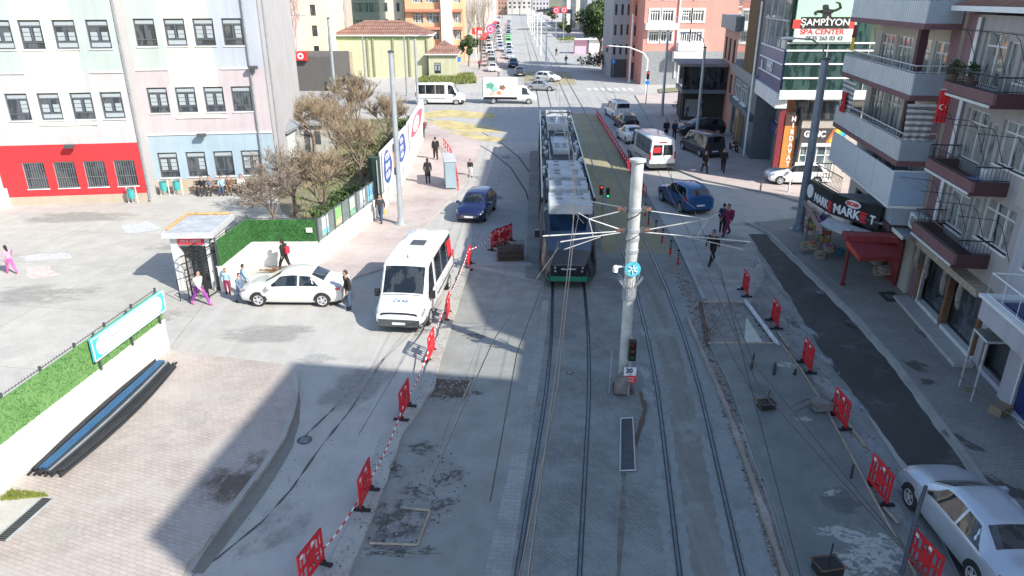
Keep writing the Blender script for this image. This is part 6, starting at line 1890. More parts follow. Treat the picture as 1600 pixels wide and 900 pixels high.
for sd in (1, -1):
 m.tube([(x - .9, sd * .45, 3.62), (x + 1.2, sd * .3, 4.3), (x - .5, sd * .15, 5.3)], .035, galv, 6)
m.tube([(x - .9, -.45, 3.62), (x - .9, .45, 3.62)], .04, galv, 6); m.tube([(x + 1.2, -.3, 4.3), (x + 1.2, .3, 4.3)], .03, galv, 6)
m.tube([(x - .5, -.85, 5.2), (x - .5, -.6, 5.32), (x - .5, .6, 5.32), (x - .5, .85, 5.2)], .03, dgrey, 6); m.tube([(x - .25, -.85, 5.2), (x - .25, -.6, 5.32), (x - .25, .6, 5.32), (x - .25, .85, 5.2)], .03, dgrey, 6)
m.build('pantograph', tt)
m = MB()
for k in range(6):
 for o_ in (-.8, .8):
  xx = -LT + 2.6 + k * (2 * LT - 5.2) / 5 + o_
  for sd in (1, -1): m.lathe([(.30, sd * .6), (.30, sd * .72)], dgrey, 12, (xx, 0, .3), 'y')
m.build('wheel_set', tt)
# ---------------------------------------------------------------- people
skin = M('skin', (0.42, 0.26, 0.19), .6, var=.04)
hairb = M('hair_dark', (0.02, 0.015, 0.012), .7, var=.1)
def cloth(n, c): return M('cloth_' + n, c, .9, var=.15, sc=8)
CL_ = {'black': cloth('black', (0.018, 0.018, 0.02)), 'navy': cloth('navy', (0.02, 0.03, 0.07)), 'jeans': cloth('jeans', (0.05, 0.08, 0.14)), 'grey': cloth('grey', (0.16, 0.16, 0.17)), 'cream': cloth('cream', (0.6, 0.57, 0.5)),
 'purple': cloth('purple', (0.28, 0.05, 0.32)), 'pink': cloth('pink', (0.65, 0.3, 0.4)), 'magenta': cloth('magenta', (0.6, 0.12, 0.35)), 'lightblue': cloth('lightblue', (0.3, 0.45, 0.6)), 'bluegrey': cloth('bluegrey', (0.12, 0.17, 0.26)),
 'red': cloth('red', (0.5, 0.03, 0.05)), 'white': cloth('white', (0.7, 0.7, 0.69)), 'wine': cloth('wine', (0.22, 0.02, 0.07)), 'brown': cloth('brown', (0.14, 0.08, 0.05)), 'yellow': cloth('yellow', (0.6, 0.48, 0.1)), 'teal': cloth('teal', (0.03, 0.2, 0.2)), 'dark': cloth('dark', (0.045, 0.045, 0.05))}
def person(label, loc, rz, h=1.72, pose='walk', top='black', legs='jeans', hair='short', shoes='black', bag=None, group=None, fat=1.0, long_coat=False, mate=None, hood=False):
 """local +x is where the person faces"""
 s = h / 1.75
 ph = {'walk': (.32, -.30), 'stand': (.02, -.02), 'sit': None, 'big': (.48, -.42), 'lean': (.1, -.08)}[pose]
 J = {}
 if pose == 'sit':
  base = .46
  J['pelvis'] = (0, 0, base + .08); J['belly'] = (-.02, 0, base + .28); J['chest'] = (-.01, 0, base + .52); J['neck'] = (.03, 0, base + .70); J['head'] = (.06, 0, base + .80); J['crown'] = (.07, 0, base + .94)
  for sd, n in ((1, 'l'), (-1, 'r')):
   J['hip' + n] = (.03, sd * .1, base + .05); J['knee' + n] = (.44, sd * .13, base + .03); J['ank' + n] = (.46, sd * .13, .09); J['toe' + n] = (.62, sd * .15, .04)
   J['sh' + n] = (-.01, sd * .19, base + .58); J['elb' + n] = (.1, sd * .24, base + .34); J['wr' + n] = (.30, sd * .14, base + .22); J['hand' + n] = (.37, sd * .11, base + .2)
 else:
  bend = .10 if pose == 'big' else .03
  J['pelvis'] = (0, 0, .95); J['belly'] = (.01, 0, 1.12); J['chest'] = (bend, 0, 1.34); J['neck'] = (bend + .02, 0, 1.52); J['head'] = (bend + .04, 0, 1.60); J['crown'] = (bend + .05, 0, 1.73)
  for k, (sd, n) in enumerate(((1, 'l'), (-1, 'r'))):
   f = ph[k]
   J['hip' + n] = (0, sd * .095, .90); J['knee' + n] = (f * .55 + .04, sd * .10, .50 + abs(f) * .02); J['ank' + n] = (f - (.05 if f < 0 else 0), sd * .10, .09 + (.06 if f < -.1 else 0)); J['toe' + n] = (f + .15, sd * .12, .035)
   J['sh' + n] = (bend, sd * .19, 1.42)
   g = -f * .5 + .03
   J['elb' + n] = (bend + g * .5 - .03, sd * .25, 1.15); J['wr' + n] = (bend + g + .06, sd * .24, .93); J['hand' + n] = (bend + g + .10, sd * .235, .85)
 rad = {'pelvis': .155, 'belly': .145, 'chest': .165, 'neck': .065, 'head': .09, 'crown': .075}
 for n in 'lr':
  rad.update({'hip' + n: .12, 'knee' + n: .085, 'ank' + n: .062, 'toe' + n: .05, 'sh' + n: .088, 'elb' + n: .066, 'wr' + n: .045, 'hand' + n: .034})
 if long_coat:
  for n in 'lr': rad['hip' + n] = .12; rad['knee' + n] = .075
 E_s = [('pelvis', 'belly'), ('belly', 'chest'), ('chest', 'neck'), ('neck', 'head'), ('head', 'crown')]
 for n in 'lr':
  E_s += [('pelvis', 'hip' + n), ('hip' + n, 'knee' + n), ('knee' + n, 'ank' + n), ('ank' + n, 'toe' + n), ('chest', 'sh' + n), ('sh' + n, 'elb' + n), ('elb' + n, 'wr' + n), ('wr' + n, 'hand' + n)]
 names = list(J)
 me = bpy.data.meshes.new('person')
 me.from_pydata([tuple(c * s for c in J[k]) for k in names], [(names.index(a), names.index(b)) for a, b in E_s], [])
 o = bpy.data.objects.new('person', me); COL.objects.link(o)
 md = o.modifiers.new('Skin', 'SKIN'); md.use_smooth_shade = True
 sv_ = me.skin_vertices[0].data
 for i, k in enumerate(names):
  r0 = rad[k] * s * fat
  sv_[i].radius = (r0, r0 * (1.25 if k in ('chest', 'pelvis', 'belly') else 1.0)) if k in ('chest', 'pelvis', 'belly') else (r0, r0)
  sv_[i].use_root = (k == 'pelvis')
 sb = o.modifiers.new('Sub', 'SUBSURF'); sb.levels = 1; sb.render_levels = 1
 dg = bpy.context.evaluated_depsgraph_get()
 m2 = bpy.data.meshes.new_from_object(o.evaluated_get(dg))
 o.modifiers.clear(); o.data = m2
 bpy.data.meshes.remove(me)
 T_, L_, SH = CL_[top], CL_[legs], CL_[shoes]
 bm = bmesh.new(); bm.from_mesh(m2)
 V = lambda k: Vector(J[k]) * s
 segs = [(a, b) for a, b in E_s]
 def near(p):
  best = None
  for a, b in segs:
   A_, B_ = V(a), V(b); d = B_ - A_
   t_ = max(0, min(1, (p - A_).dot(d) / d.length_squared))
   q = (p - (A_ + d * t_)).length
   if best is None or q < best[0]: best = (q, a, b, t_)
  return best
 for m_ in (T_, L_, skin, SH, hairb): m2.materials.append(m_)
 for f in bm.faces:
  c = f.calc_center_median(); q, a, b, t_ = near(c)
  mi = 0
  if b in ('head', 'crown') or (b == 'neck' and t_ > .75): mi = 2
  elif b.startswith('hand') or (b.startswith('wr') and t_ > .9): mi = 2
  elif b.startswith('toe') or (b.startswith('ank') and t_ > .88): mi = 3
  elif b.startswith('ank') or b.startswith('knee'): mi = 1
  elif b.startswith('hip'): mi = 1
  elif a == 'pelvis' and b == 'belly' and c.z < V('pelvis').z + .0: mi = 1
  if long_coat and c.z > .62 * s and mi == 1: mi = 0
  f.material_index = mi
  f.smooth = True
 def blob(c, r, sc, mi):
  res = bmesh.ops.create_icosphere(bm, subdivisions=1, radius=r * s)
  for v in res['verts']:
   v.co = Vector((v.co.x * sc[0], v.co.y * sc[1], v.co.z * sc[2])) + c
   for f in v.link_faces: f.material_index = mi; f.smooth = True
 hc = (V('head') + V('crown')) / 2
 blob(hc, .105, (.95, .82, 1.18), 2)
 blob(hc + Vector((.105, 0, -.02)) * s, .02, (1, .8, 1.3), 2)
 blob(hc + Vector((.09, 0, -.065)) * s, .02, (.6, 1.3, .35), 2)
 for sd in (1, -1):
  blob(hc + Vector((.092, sd * .035, .012)) * s, .012, (.6, 1.1, .8), 4)
  blob(hc + Vector((0, sd * .09, -.01)) * s, .024, (.7, .4, 1.2), 2)
  n = 'l' if sd > 0 else 'r'
  hd, wr = V('hand' + n), V('wr' + n)
  dr = (hd - wr).normalized()
  side = Vector((0, 1, 0)).cross(dr).normalized()
  lens = (.065, .078, .072, .056)
  for k in range(4):
   p0 = hd + side * ((k - 1.5) * .018 * s) + dr * .015 * s
   p1 = p0 + dr * lens[k] * .55 * s; p2 = p1 + (dr * .7 - Vector((0, sd * .6, 0))).normalized() * lens[k] * .5 * s
   for (u, w_, r1, r2) in ((p0, p1, .0095, .0085), (p1, p2, .0085, .006)):
    d = (w_ - u); l_ = d.length
    res = bmesh.ops.create_cone(bm, cap_ends=True, segments=6, radius1=r1 * s, radius2=r2 * s, depth=l_)
    M_ = Matrix.Translation((u + w_) / 2) @ d.to_track_quat('Z', 'Y').to_matrix().to_4x4()
    for v in res['verts']:
     v.co = M_ @ v.co
     for f in v.link_faces: f.material_index = 2
  p0 = hd + side * .03 * s - dr * .02 * s; p1 = p0 + (side * .7 + dr * .7).normalized() * .055 * s
  res = bmesh.ops.create_cone(bm, cap_ends=True, segments=6, radius1=.0105 * s, radius2=.007 * s, depth=(p1 - p0).length)
  M_ = Matrix.Translation((p0 + p1) / 2) @ (p1 - p0).to_track_quat('Z', 'Y').to_matrix().to_4x4()
  for v in res['verts']:
   v.co = M_ @ v.co
   for f in v.link_faces: f.material_index = 2
 bm.to_mesh(m2); bm.free()
 o.location = loc; o.rotation_euler = (0, 0, rz)
 tag(o, label, 'person', group)
 hm = MB(); n = 12
 hmat = T_ if hood else hairb
 hc2 = hc + Vector((-.012, 0, .02)) * s
 vs = []; fs = []
 for i in range(7):
  a = PI * .62 * i / 6
  for j in range(n):
   b = 2 * PI * j / n
   fr_ = 1.0 if math.cos(b) < .3 else (1 - .55 * (i / 6))
   aa = a * fr_
   vs.append((hc2.x + .112 * s * .98 * math.sin(aa) * math.cos(b), hc2.y + .112 * s * .86 * math.sin(aa) * math.sin(b), hc2.z + .112 * s * 1.16 * math.cos(aa)))
 for i in range(6):
  for j in range(n): fs.append((i * n + j, (i + 1) * n + j, (i + 1) * n + (j + 1) % n, i * n + (j + 1) % n))
 hm.raw(vs, fs, hmat, True)
 if hair == 'long':
  hm.tube([hc + Vector((-.07, 0, .0)) * s, hc + Vector((-.10, 0, -.14)) * s, hc + Vector((-.11, 0, -.32)) * s], [.07 * s, .075 * s, .03 * s], hmat, 8)
 hm.build('hair', o)
 if long_coat:
  cm = MB(); cm.lathe([(.155 * s, 1.05 * s), (.18 * s, .95 * s), (.20 * s, .75 * s), (.21 * s, .60 * s)], T_, 14); cm.build('coat_skirt', o)
 if bag:
  bk, bc = bag
  b_ = MB()
  if bk == 'backpack':
   b_.box(-.32 * s, -.14 * s, -.14 * s, .14 * s, 1.02 * s, 1.42 * s, CL_[bc]); ob = b_.build('backpack', None, bevel=.05 * s, label='%s backpack worn by the %s' % (bc, label.split(' with')[0][:50]), cat='backpack', loc=loc, rz=rz)
  else:
   w_ = V('handl'); b_.box(w_.x - .1 * s, w_.x + .1 * s, w_.y - .05, w_.y + .05, w_.z - .34 * s, w_.z - .04 * s, CL_[bc]); b_.tube([(w_.x - .06, w_.y, w_.z - .05 * s), (w_.x, w_.y, w_.z + .02), (w_.x + .06, w_.y, w_.z - .05 * s)], .008, CL_[bc], 4)
   ob = b_.build('shopping_bag', None, bevel=.02, label='%s bag carried by the %s' % (bc, label.split(' with')[0][:50]), cat='bag', loc=loc, rz=rz)
 return o
def pp(x, y, z=0): return (*G(x, y, z), z)
person('girl in pink top walking across the sunny school yard at the far left', pp(20, 428), R(150), 1.4, 'walk', 'pink', 'magenta', 'long', 'magenta')
person('girl in cream jacket and purple trousers walking outside the school gate', pp(314, 476), R(-20), 1.55, 'big', 'cream', 'purple', 'long', 'magenta')
person('small child in light blue top standing inside the turnstile gate', pp(357, 459), R(-70), 1.2, 'stand', 'lightblue', 'wine')
person('boy in light blue shirt walking in front of the white sedan nose', pp(384, 462), R(30), 1.45, 'walk', 'lightblue', 'grey')
person('boy in dark blue clothes beside the white sedan front wheel', pp(378, 473), R(-20), 1.35, 'walk', 'bluegrey', 'bluegrey')
person('person in black coat with red pack behind the white sedan', pp(447, 424), R(160), 1.6, 'walk', 'black', 'black', 'long', bag=('backpack', 'red'))
person('young man in black jacket and jeans standing behind the white sedan boot', pp(547, 484), R(-150), 1.75, 'stand', 'black', 'jeans')
person('person with yellow bag walking beside the billboard wall near the pole', pp(596, 347, .09), R(-95), 1.65, 'walk', 'dark', 'jeans', bag=('bag', 'yellow'))
person('person in long black coat walking away behind the blue cabinet', pp(669, 287, .09), R(95), 1.75, 'stand', 'black', 'dark', 'long', long_coat=True)
person('person in dark clothes further up the left pavement', pp(681, 249, .09), R(100), 1.75, 'walk', 'black', 'black', fat=1.12)
person('child in black jacket standing on the pale concrete right of the cabinet', pp(735, 276), R(-80), 1.3, 'walk', 'black', 'white')
person('person in pink behind the far end of the billboard', pp(661, 215, .09), R(90), 1.65, 'stand', 'wine', 'dark', 'long')
person('woman in black with red scarf walking on the sunlit corner pavement', pp(1100, 270, .11), R(-80), 1.65, 'walk', 'black', 'black', 'long', long_coat=True, bag=('bag', 'white'))
person('man in black suit walking beside the graphite people carrier', pp(1129, 268, .11), R(-110), 1.78, 'big', 'black', 'black')
person('man in wine red jacket crossing the dusty road, near the asphalt start', pp(1135, 368), R(-150), 1.78, 'walk', 'wine', 'wine', fat=1.1, bag=('backpack', 'wine'))
person('person in dark jacket just left of the man in wine red', pp(1127, 364), R(60), 1.65, 'stand', 'navy', 'black')
person('person in black striding over the grey concrete under the mast arm', pp(1112, 412), R(-130), 1.75, 'big', 'black', 'black')
person('dark dressed person standing under the left of two grey lamp poles', pp(1040, 216, .11), R(-90), 1.72, 'stand', 'black', 'black', fat=1.15)
person('rider in blue standing near the pole foot behind the white minibus', pp(1053, 218, .11), R(-90), 1.72, 'stand', 'navy', 'black')
person('pedestrian in dark clothes crossing the avenue with green trousers', pp(884, 101), R(60), 1.75, 'big', 'navy', 'teal')
person('pedestrian in black crossing the avenue further away', pp(869, 87), R(30), 1.75, 'walk', 'black', 'black')
person('dark figure standing at the right end of the far crossing', pp(921, 94), R(-90), 1.75, 'stand', 'black', 'black')
person('person in wine jacket at the corner below the red striped sign', pp(749, 108), R(-60), 1.7, 'stand', 'wine', 'black')
person('person standing between vans in front of the queue', pp(779, 121), R(-60), 1.7, 'stand', 'cream', 'grey')
bt = T('bench', 'long dark bench against the pale blue school wall', 'bench', (*G(349, 303.5), 0), math.atan(.144))
m = MB()
for k in range(3): m.box(-1.9, 1.9, -.12 + k * .14, 0 + k * .14, .42, .46, brownw)
m.build('seat', bt)
m = MB()
for k in range(2): m.box(-1.9, 1.9, .34, .37, .6 + k * .16, .72 + k * .16, brownw)
m.build('backrest', bt)
for x in (-1.7, 0, 1.7):
 m = MB(); m.box(x - .04, x + .04, -.1, .3, 0, .42, dgrey); m.box(x - .03, x + .03, .3, .34, 0, .9, dgrey); m.build('leg', bt)
ba = math.atan(.144)
for k, (dx, tp, lg, lab) in enumerate(((-1.25, 'black', 'dark', 'student in black sitting at the left end of the school bench'), (-.75, 'grey', 'dark', 'student in grey sitting second from the left on the bench'), (.0, 'lightblue', 'jeans', 'student in light blue sitting mid bench'), (.45, 'brown', 'brown', 'student in brown jacket sitting right of the bench middle'), (1.25, 'white', 'black', 'student in white top sitting at the right of the bench'))):
 gx, gy = G(349, 303.5)
 person(lab, (gx + dx * math.cos(ba), gy + dx * math.sin(ba) - .0, 0), ba - R(90) + (k - 2) * .12, 1.6, 'sit', tp, lg, 'long' if k % 2 else 'short')
# ---------------------------------------------------------------- street furniture
def barrier(label, loc, rz, lean=0, group='red plastic barriers along the works'):
 t = T('road_barrier', label, 'barrier', loc, rz, group)
 W, Hh = 1.0, 1.0
 m = MB()
 def b(x0, x1, z0, z1): m.box(x0, x1, -.022, .022, z0, z1, redp)
 b(-W / 2, -W / 2 + .06, .12, Hh); b(W / 2 - .06, W / 2, .12, Hh)
 b(-W / 2 + .06, W / 2 - .06, Hh - .09, Hh); b(-W / 2 + .06, W / 2 - .06, .14, .24); b(-W / 2 + .06, W / 2 - .06, .52, .60)
 for k in range(1, 6):
  x = -W / 2 + k * W / 6
  b(x - .018, x + .018, .24, .52); b(x - .018, x + .018, .60, Hh - .09)
 m.box(-.14, .14, -.026, .026, .38, .74, redp)
 m.build('panel', t, bevel=.008)
 m = MB()
 for k in range(4): m.box(-W / 2 + .10 + k * .22, -W / 2 + .20 + k * .22, -.026, .026, .86, .95, signw if k % 2 == 0 else redp)
 m.build('reflector', t)
 for x in (-W / 2 + .08, W / 2 - .08):
  m = MB(); m.prism([(x - .05, -.24), (x + .05, -.24), (x + .05, .24), (x - .05, .24)], 0, .05, rubber); m.box(x - .025, x + .025, -.08, .08, .05, .14, rubber); m.build('foot', t)
 return t
def seg(a, b, z=0):
 A, B = G(*a, z), G(*b, z)
 return ((A[0] + B[0]) / 2, (A[1] + B[1]) / 2, z), math.atan2(B[1] - A[1], B[0] - A[0])
bars = [((729, 426), (737, 408), .02, 'red barrier nearest the fenced pit, right of the minibus roof'), ((696, 512), (705, 482), .02, 'red barrier beside the rear of the white minibus'),
  ((668, 572), (681, 544), .02, 'red barrier just below the front corner of the white minibus'), ((623, 664), (643, 628), .10, 'first red barrier inside the shade, left of the soil patch'),
  ((561, 806), (583, 758), .10, 'red barrier on the rough ledge beside the timber framed patch'), ((473, 925), (506, 880), .10, 'red barrier cut off by the bottom edge of the picture'),
  ((1158, 449), (1169, 468), .01, 'red barrier on the right side farthest up the works'), ((1203, 497), (1216, 518), .01, 'red barrier with a white paper at the concrete pit'),
  ((1251, 562), (1268, 588), .02, 'red barrier beyond the pit on the dirt edge of the slab'), ((1300, 648), (1320, 673), .02, 'red barrier next to the wheelbarrow frame on the slab edge'),
  ((1355, 756), (1385, 793), .02, 'red barrier midway down the slab, ahead of the silver car'), ((1418, 880), (1458, 925), .02, 'red barrier beside the dark post and the silver car')]
proto = None
for a, b, z, lab in bars:
 loc, rz = seg(a, b, z)
 if proto is None:
  proto = barrier(lab, loc, rz); KB = tree_of(proto)
 else: dup(proto, loc, rz, lab, kidmap=KB)
for k, (a, b, lab) in enumerate((((768, 392), (778, 384), 'red barrier leaning by the wire cages, leftmost of the cluster'), ((779, 386), (789, 381), 'red barrier in the cluster, second from the left by the cages'), ((789, 383), (799, 376), 'red barrier at the right end of the cluster by the cages'))):
 loc, rz = seg(a, b, 0); dup(proto, loc, rz, lab, kidmap=KB)
t = T('wire_cage', 'low rusty wire cages full of dark stone by the red barrier cluster', 'cage', (*G(797, 408), 0), .03)
m = MB(); m.box(-.6, .65, 0, .9, 0.02, .55, M('dark_rubble', (0.07, 0.06, 0.05), .95, var=.5, sc=9)); m.build('rubble', t)
m = MB()
for i in range(9):
 x = -.65 + i * .168; m.tube([(x, -.05, 0), (x, -.05, .75), (x, .95, .75), (x, .95, 0)], .012, rust, 4)
for z in (.05, .3, .55, .75): m.tube([(-.65, -.05, z), (.7, -.05, z), (.7, .95, z), (-.65, .95, z), (-.65, -.05, z)], .012, rust, 4)
m.build('wire_frame', t)
def tape(pts, label):
 t = MB(); k = 0
 for i in range(len(pts) - 1):
  A, B = Vector(pts[i]), Vector(pts[i + 1]); L = (B - A).length; n = max(2, int(L / .16))
  for j in range(n):
   def P(u):
    p = A.lerp(B, u); p.z -= math.sin(PI * u) * min(.22, L * .06); return p
   a, b = P(j / n), P((j + 1) / n)
   mt = (signw, flagred)[j % 2]
   d = (b - a).normalized(); sd = Vector((-d.y, d.x, 0)) * .012
   t.face([a - sd - Vector((0, 0, .015)), b - sd - Vector((0, 0, .015)), b + sd + Vector((0, 0, .015)), a + sd + Vector((0, 0, .015))], mt)
   t.face([a + sd + Vector((0, 0, .015)), b + sd + Vector((0, 0, .015)), b - sd - Vector((0, 0, .019)), a - sd - Vector((0, 0, .019))], mt)
 t.build('caution_tape', label=label, cat='tape')
def P3(x, y, z): return (*G(x, y, z), z)
def bt_(b, z): return [(*seg(b[0], b[1], b[2])[0][:2], z)]
bp = [seg(b[0], b[1], b[2])[0] for b in bars]
off_ = lambda p, z: (p[0], p[1], z)
tape([off_(bp[5], .55), off_(bp[4], .5)], 'red and white tape between the two nearest barriers on the ledge')
tape([off_(bp[4], .5), off_(bp[3], .5)], 'red and white tape running to the first barrier in the shade')
tape([off_(bp[3], .5), off_(bp[2], .6)], 'red and white tape from the shade towards the minibus')
tape([off_(bp[0], .9), (*G(770, 392), .95)], 'tape running from the wire cages to the left barrier')
tape([off_(bp[2], .9), off_(bp[1], .95)], 'tape sagging beside the front of the white minibus')
tape([off_(bp[1], .9), off_(bp[0], .95)], 'tape sagging beside the rear of the white minibus')
def pole(name, label, cat, base, h, r, mat=galv, foot=True, cap=True, z=0, group=None):
 t = T(name, label, cat, (base[0], base[1], z), 0, group)
 m = MB(); m.lathe([(r, 0), (r * .8, h)], mat, 14); m.build('pole', t)
 if foot:
  m = MB(); m.lathe([(r * 2.2, 0), (r * 2.2, .05), (r * 1.4, .06), (r * 1.25, .35), (r * 1.02, .38)], mat, 14); m.build('base_plate', t)
 if cap:
  m = MB(); m.lathe([(r * 1.05, h - .02), (r * 1.05, h + .06), (.001, h + .1)], dgrey, 14); m.build('cap', t)
 return t
def lamp_arm(t, h, reach, az, rise=1.0, head=white, r=.04):
 m = MB()
 c, s = math.cos(az), math.sin(az)
 m.tube([(0, 0, h), (c * reach * .15, s * reach * .15, h + rise * .6), (c * reach * .5, s * reach * .5, h + rise * .95), (c * reach, s * reach, h + rise)], r, mgrey, 8)
 m.build('arm', t)
 m = MB(); m.sph((0, 0, 0), .5, head, 12, (.85, .3, .17)); o = m.build('lamp_head', t, loc=(c * (reach + .35), s * (reach + .35), h + rise), rz=az)
 m = MB(); m.sph((0, 0, -.05), .32, lampglass, 10, (.85, .35, .18)); m.build('lens', o)
p = pole('catenary_pole', 'tall pale steel pole on the left pavement before the billboard', 'pole', (-6.43, 39.9), 9.5, .16, galv, z=.09)
m = MB(); m.box(-.2, -.14, -.15, .15, 2.9, 3.3, dgrey); m.build('cabinet', p)
p = pole('street_lamp', 'grey lamp post with white lamp head at the billboard end', 'street lamp', (-9.4, 73.3), 8.6, .14, galv)
lamp_arm(p, 8.6, 1.2, R(5), .25)
p = pole('catenary_pole', 'thick grey steel pole by the corner of the market', 'pole', (16.17, 38.7), 9.2, .24, M('pole_bluegrey', (0.22, 0.26, 0.31), .45, .3), z=.12)
lamp_arm(p, 9.2, 1.6, R(170), 1.0)
p = pole('street_lamp', 'grey lamp pole in front of the dark canopy, right of the pair', 'street lamp', (16.8, 65.7), 8.1, .15, z=.11)
lamp_arm(p, 8.1, 1.6, R(175), 1.2)
p = pole('street_lamp', 'grey lamp pole left of the dark canopy with curved double arm', 'street lamp', (16.6, 80.8), 8.8, .16, z=.11)
lamp_arm(p, 8.8, 1.6, R(20), 1.5);
p = pole('utility_pole', 'pale pole rising before the yellow building at the left', 'pole', (-17.6, 73.3), 10.4, .16)
p = pole('street_lamp', 'thin pale pole with lamp behind the bare bushes', 'street lamp', G(463, 190), 10.8, .11)
lamp_arm(p, 10.0, 1.5, R(20), .6)
for i, (x, y, h, lab) in enumerate(((573, 150, 7.5, 'brownish pole in front of the olive house, left one'), (522, 150, 7.5, 'grey post against the olive wall, leftmost'), (636, 150, 7.5, 'slim grey post against the olive wall, right one'))):
 p = pole('utility_pole', lab, 'pole', G(x, y), h, .12, mgrey, cap=False)
p = pole('traffic_mast', 'white pole at the far corner carrying the long curved signal arm', 'traffic light', G(983, 128), 10, .16, white)
m = MB();
A_ = G(1000, 150)
p2 = T('signal_mast', 'curved white signal arm reaching over the crossing with red lights', 'traffic light', (*G(1008, 148), 0), 0)
m = MB(); m.tube([(0, 0, 0), (0, 0, 4.6), (-.6, 0, 5.4), (-2.5, .2, 6.1), (-5.5, .3, 6.3)], [.12, .1, .09, .07, .05], white, 8); m.build('pole', p2)
def signal_head(t, loc, rz=0, lit='red', s=1.0):
 m = MB(); m.box(-.16 * s, .16 * s, -.12 * s, .12 * s, -.48 * s, .48 * s, M('signal_housing', (0.02, 0.02, 0.022), .5)); h = m.build('signal_head', t, loc=loc, rz=rz, bevel=.015)
 for k, (z, c, n_) in enumerate(((.3, (1, .08, .03), 'red'), (0, (1, .5, .05), 'amber'), (-.3, (.05, 1, .3), 'green'))):
  m = MB(); m.lathe([(.001, -.13 * s), (.10 * s, -.125 * s)], emis('signal_' + n_, c, 1.0) if n_ == lit and ('signal_' + n_) not in MATS else MATS.get('signal_' + n_) if n_ == lit else M('signal_off_' + n_, tuple(q * .12 + .01 for q in c), .3, var=0), 12, (0, 0, z * s), 'y')
  m.lathe([(.12 * s, -.12 * s), (.13 * s, -.22 * s)], black, 12, (0, 0, z * s), 'y'); m.build('lens', h)
 return h
signal_head(p2, (-5.4, .3, 5.9), 0, 'red', .9)
sg_ = T('traffic_light', 'small traffic light with blue plate on the corner kerb, showing amber-red', 'traffic light', (*G(1009, 163), .11), 0)
m = MB(); m.lathe([(.06, 0), (.055, 3.0)], dgrey, 8); m.build('pole', sg_)
signal_head(sg_, (0, -.1, 3.35), 0, 'red', 1.0)
m = MB(); m.lathe([(.001, 0), (.26, 0), (.26, .03), (.001, .03)], M('sign_blue', (0.02, 0.2, 0.6), .4, var=0), 18, (0, -.12, 2.5), 'y'); m.build('blue_sign', sg_)
t = T('road_sign', 'round blue arrow sign on a thin post at the far corner', 'road sign', (*G(957, 122), 0), 0)
m = MB(); m.lathe([(.04, 0), (.04, 2.8)], galv, 8); m.build('post', t)
m = MB(); m.lathe([(.001, 0), (.42, 0), (.42, .03), (.001, .03)], MATS['sign_blue'], 18, (0, -.08, 2.6), 'y'); m.build('sign_disc', t)
m = MB(); m.tube([(0, -.11, 2.85), (0, -.11, 2.4)], .05, white, 4); m.build('arrow', t)
t = T('tram_signal', 'tram signal with red and green lights beside the tram roof', 'traffic light', (railx(37.5) - .9, 37.5, 0), 0)
m = MB(); m.lathe([(.05, 0), (.045, 2.5)], galv, 8); m.build('pole', t)
signal_head(t, (-.16, -.1, 2.75), 0, 'red', .55); signal_head(t, (.2, -.1, 2.6), 0, 'green', .55)
MXc, MYc = 3.74, 21.15
mw_ = M('mast_white', (0.50, 0.505, 0.49), .55, var=.25, sc=1.6)
mast = T('catenary_mast', 'thick white catenary mast between the tracks with side arms', 'mast', (MXc, MYc, 0.02), 0)
m = MB(); m.lathe([(.185, 0), (.175, 3.2), (.185, 5.0), (.18, 7.75)], mw_, 20); m.build('pole', mast)
m = MB(); m.lathe([(.18, 7.72), (.25, 7.75), (.25, 7.82), (.001, 7.84)], mw_, 20); m.build('cap', mast)
m = MB(); m.box(-.34, .34, -.34, .34, 0, .05, rust); m.lathe([(.3, .05), (.25, .12), (.23, .5)], M('concrete_old', (.2, .19, .18), .9, var=.3), 12)
for a in range(4):
 x, y = .24 * (1 if a % 2 else -1), .24 * (1 if a < 2 else -1)
 m.lathe([(.03, .05), (.03, .16), (.001, .17)], dgrey, 6, (x, y, 0))
m.build('base_plate', mast)
for z in (6.28, 5.62, 5.35, 4.95):
 m = MB(); m.lathe([(.18, z - .05), (.21, z - .05), (.21, z + .05), (.18, z + .05)], galv, 16)
 if z > 5.5:
  for sd in (1, -1): m.box(min(sd * .2, sd * .36), max(sd * .2, sd * .36), -.06, .06, z - .08, z + .08, dgrey)
 m.build('clamp', mast)
cr = M('cable_black', (0.02, 0.02, 0.02), .6)
m = MB(); m.tube([(.20 * math.cos(k * .5), .20 * math.sin(k * .5), 4.9 + k * .055) for k in range(26)], .018, cr, 5); m.build('wound_cable', mast)
def arm_set(sd, reach):
 m = MB()
 o = sd * .3
 m.tube([(o, 0, 6.25), (sd * (reach * .62), -.1, 6.0)], .016, mw_, 6)
 m.tube([(o, 0, 5.6), (sd * (reach * .62), -.1, 6.0)], .021, mw_, 6)
 m.tube([(o, 0, 5.55), (sd * reach, -.2, 5.3)], .021, mw_, 6)
 m.tube([(sd * reach * .55, -.1, 5.45), (sd * reach * .62, -.1, 6.0)], .014, mw_, 5)
 m.tube([(sd * reach * .45, -.15, 5.45), (sd * reach * .95, -.2, 5.05)], .014, mw_, 6)
 m.tube([(sd * reach * .62, -.1, 6.0), (sd * reach * .75, .3, 6.08)], .014, mw_, 5)
 m.build('bracket_arm', mast)
 m = MB()
 for x, z in ((.36, 5.62), (.36, 6.28)):
  for q in range(3): m.lathe([(.07, -.02), (.07, .02)], M('insulator_brown', (.2, .08, .05), .4), 10, (sd * (x + q * .06), 0, z), 'x')
 m.build('insulator', mast)
arm_set(-1, 2.25); arm_set(1, 3.6)
m = MB(); m.tube([(-.3, 0, 5.58), (-2.8, -.3, 5.52)], .021, mw_, 6); m.tube([(-.3, .1, 6.3), (-1.75, 1.2, 6.3)], .021, mw_, 6); m.build('bracket_arm', mast)
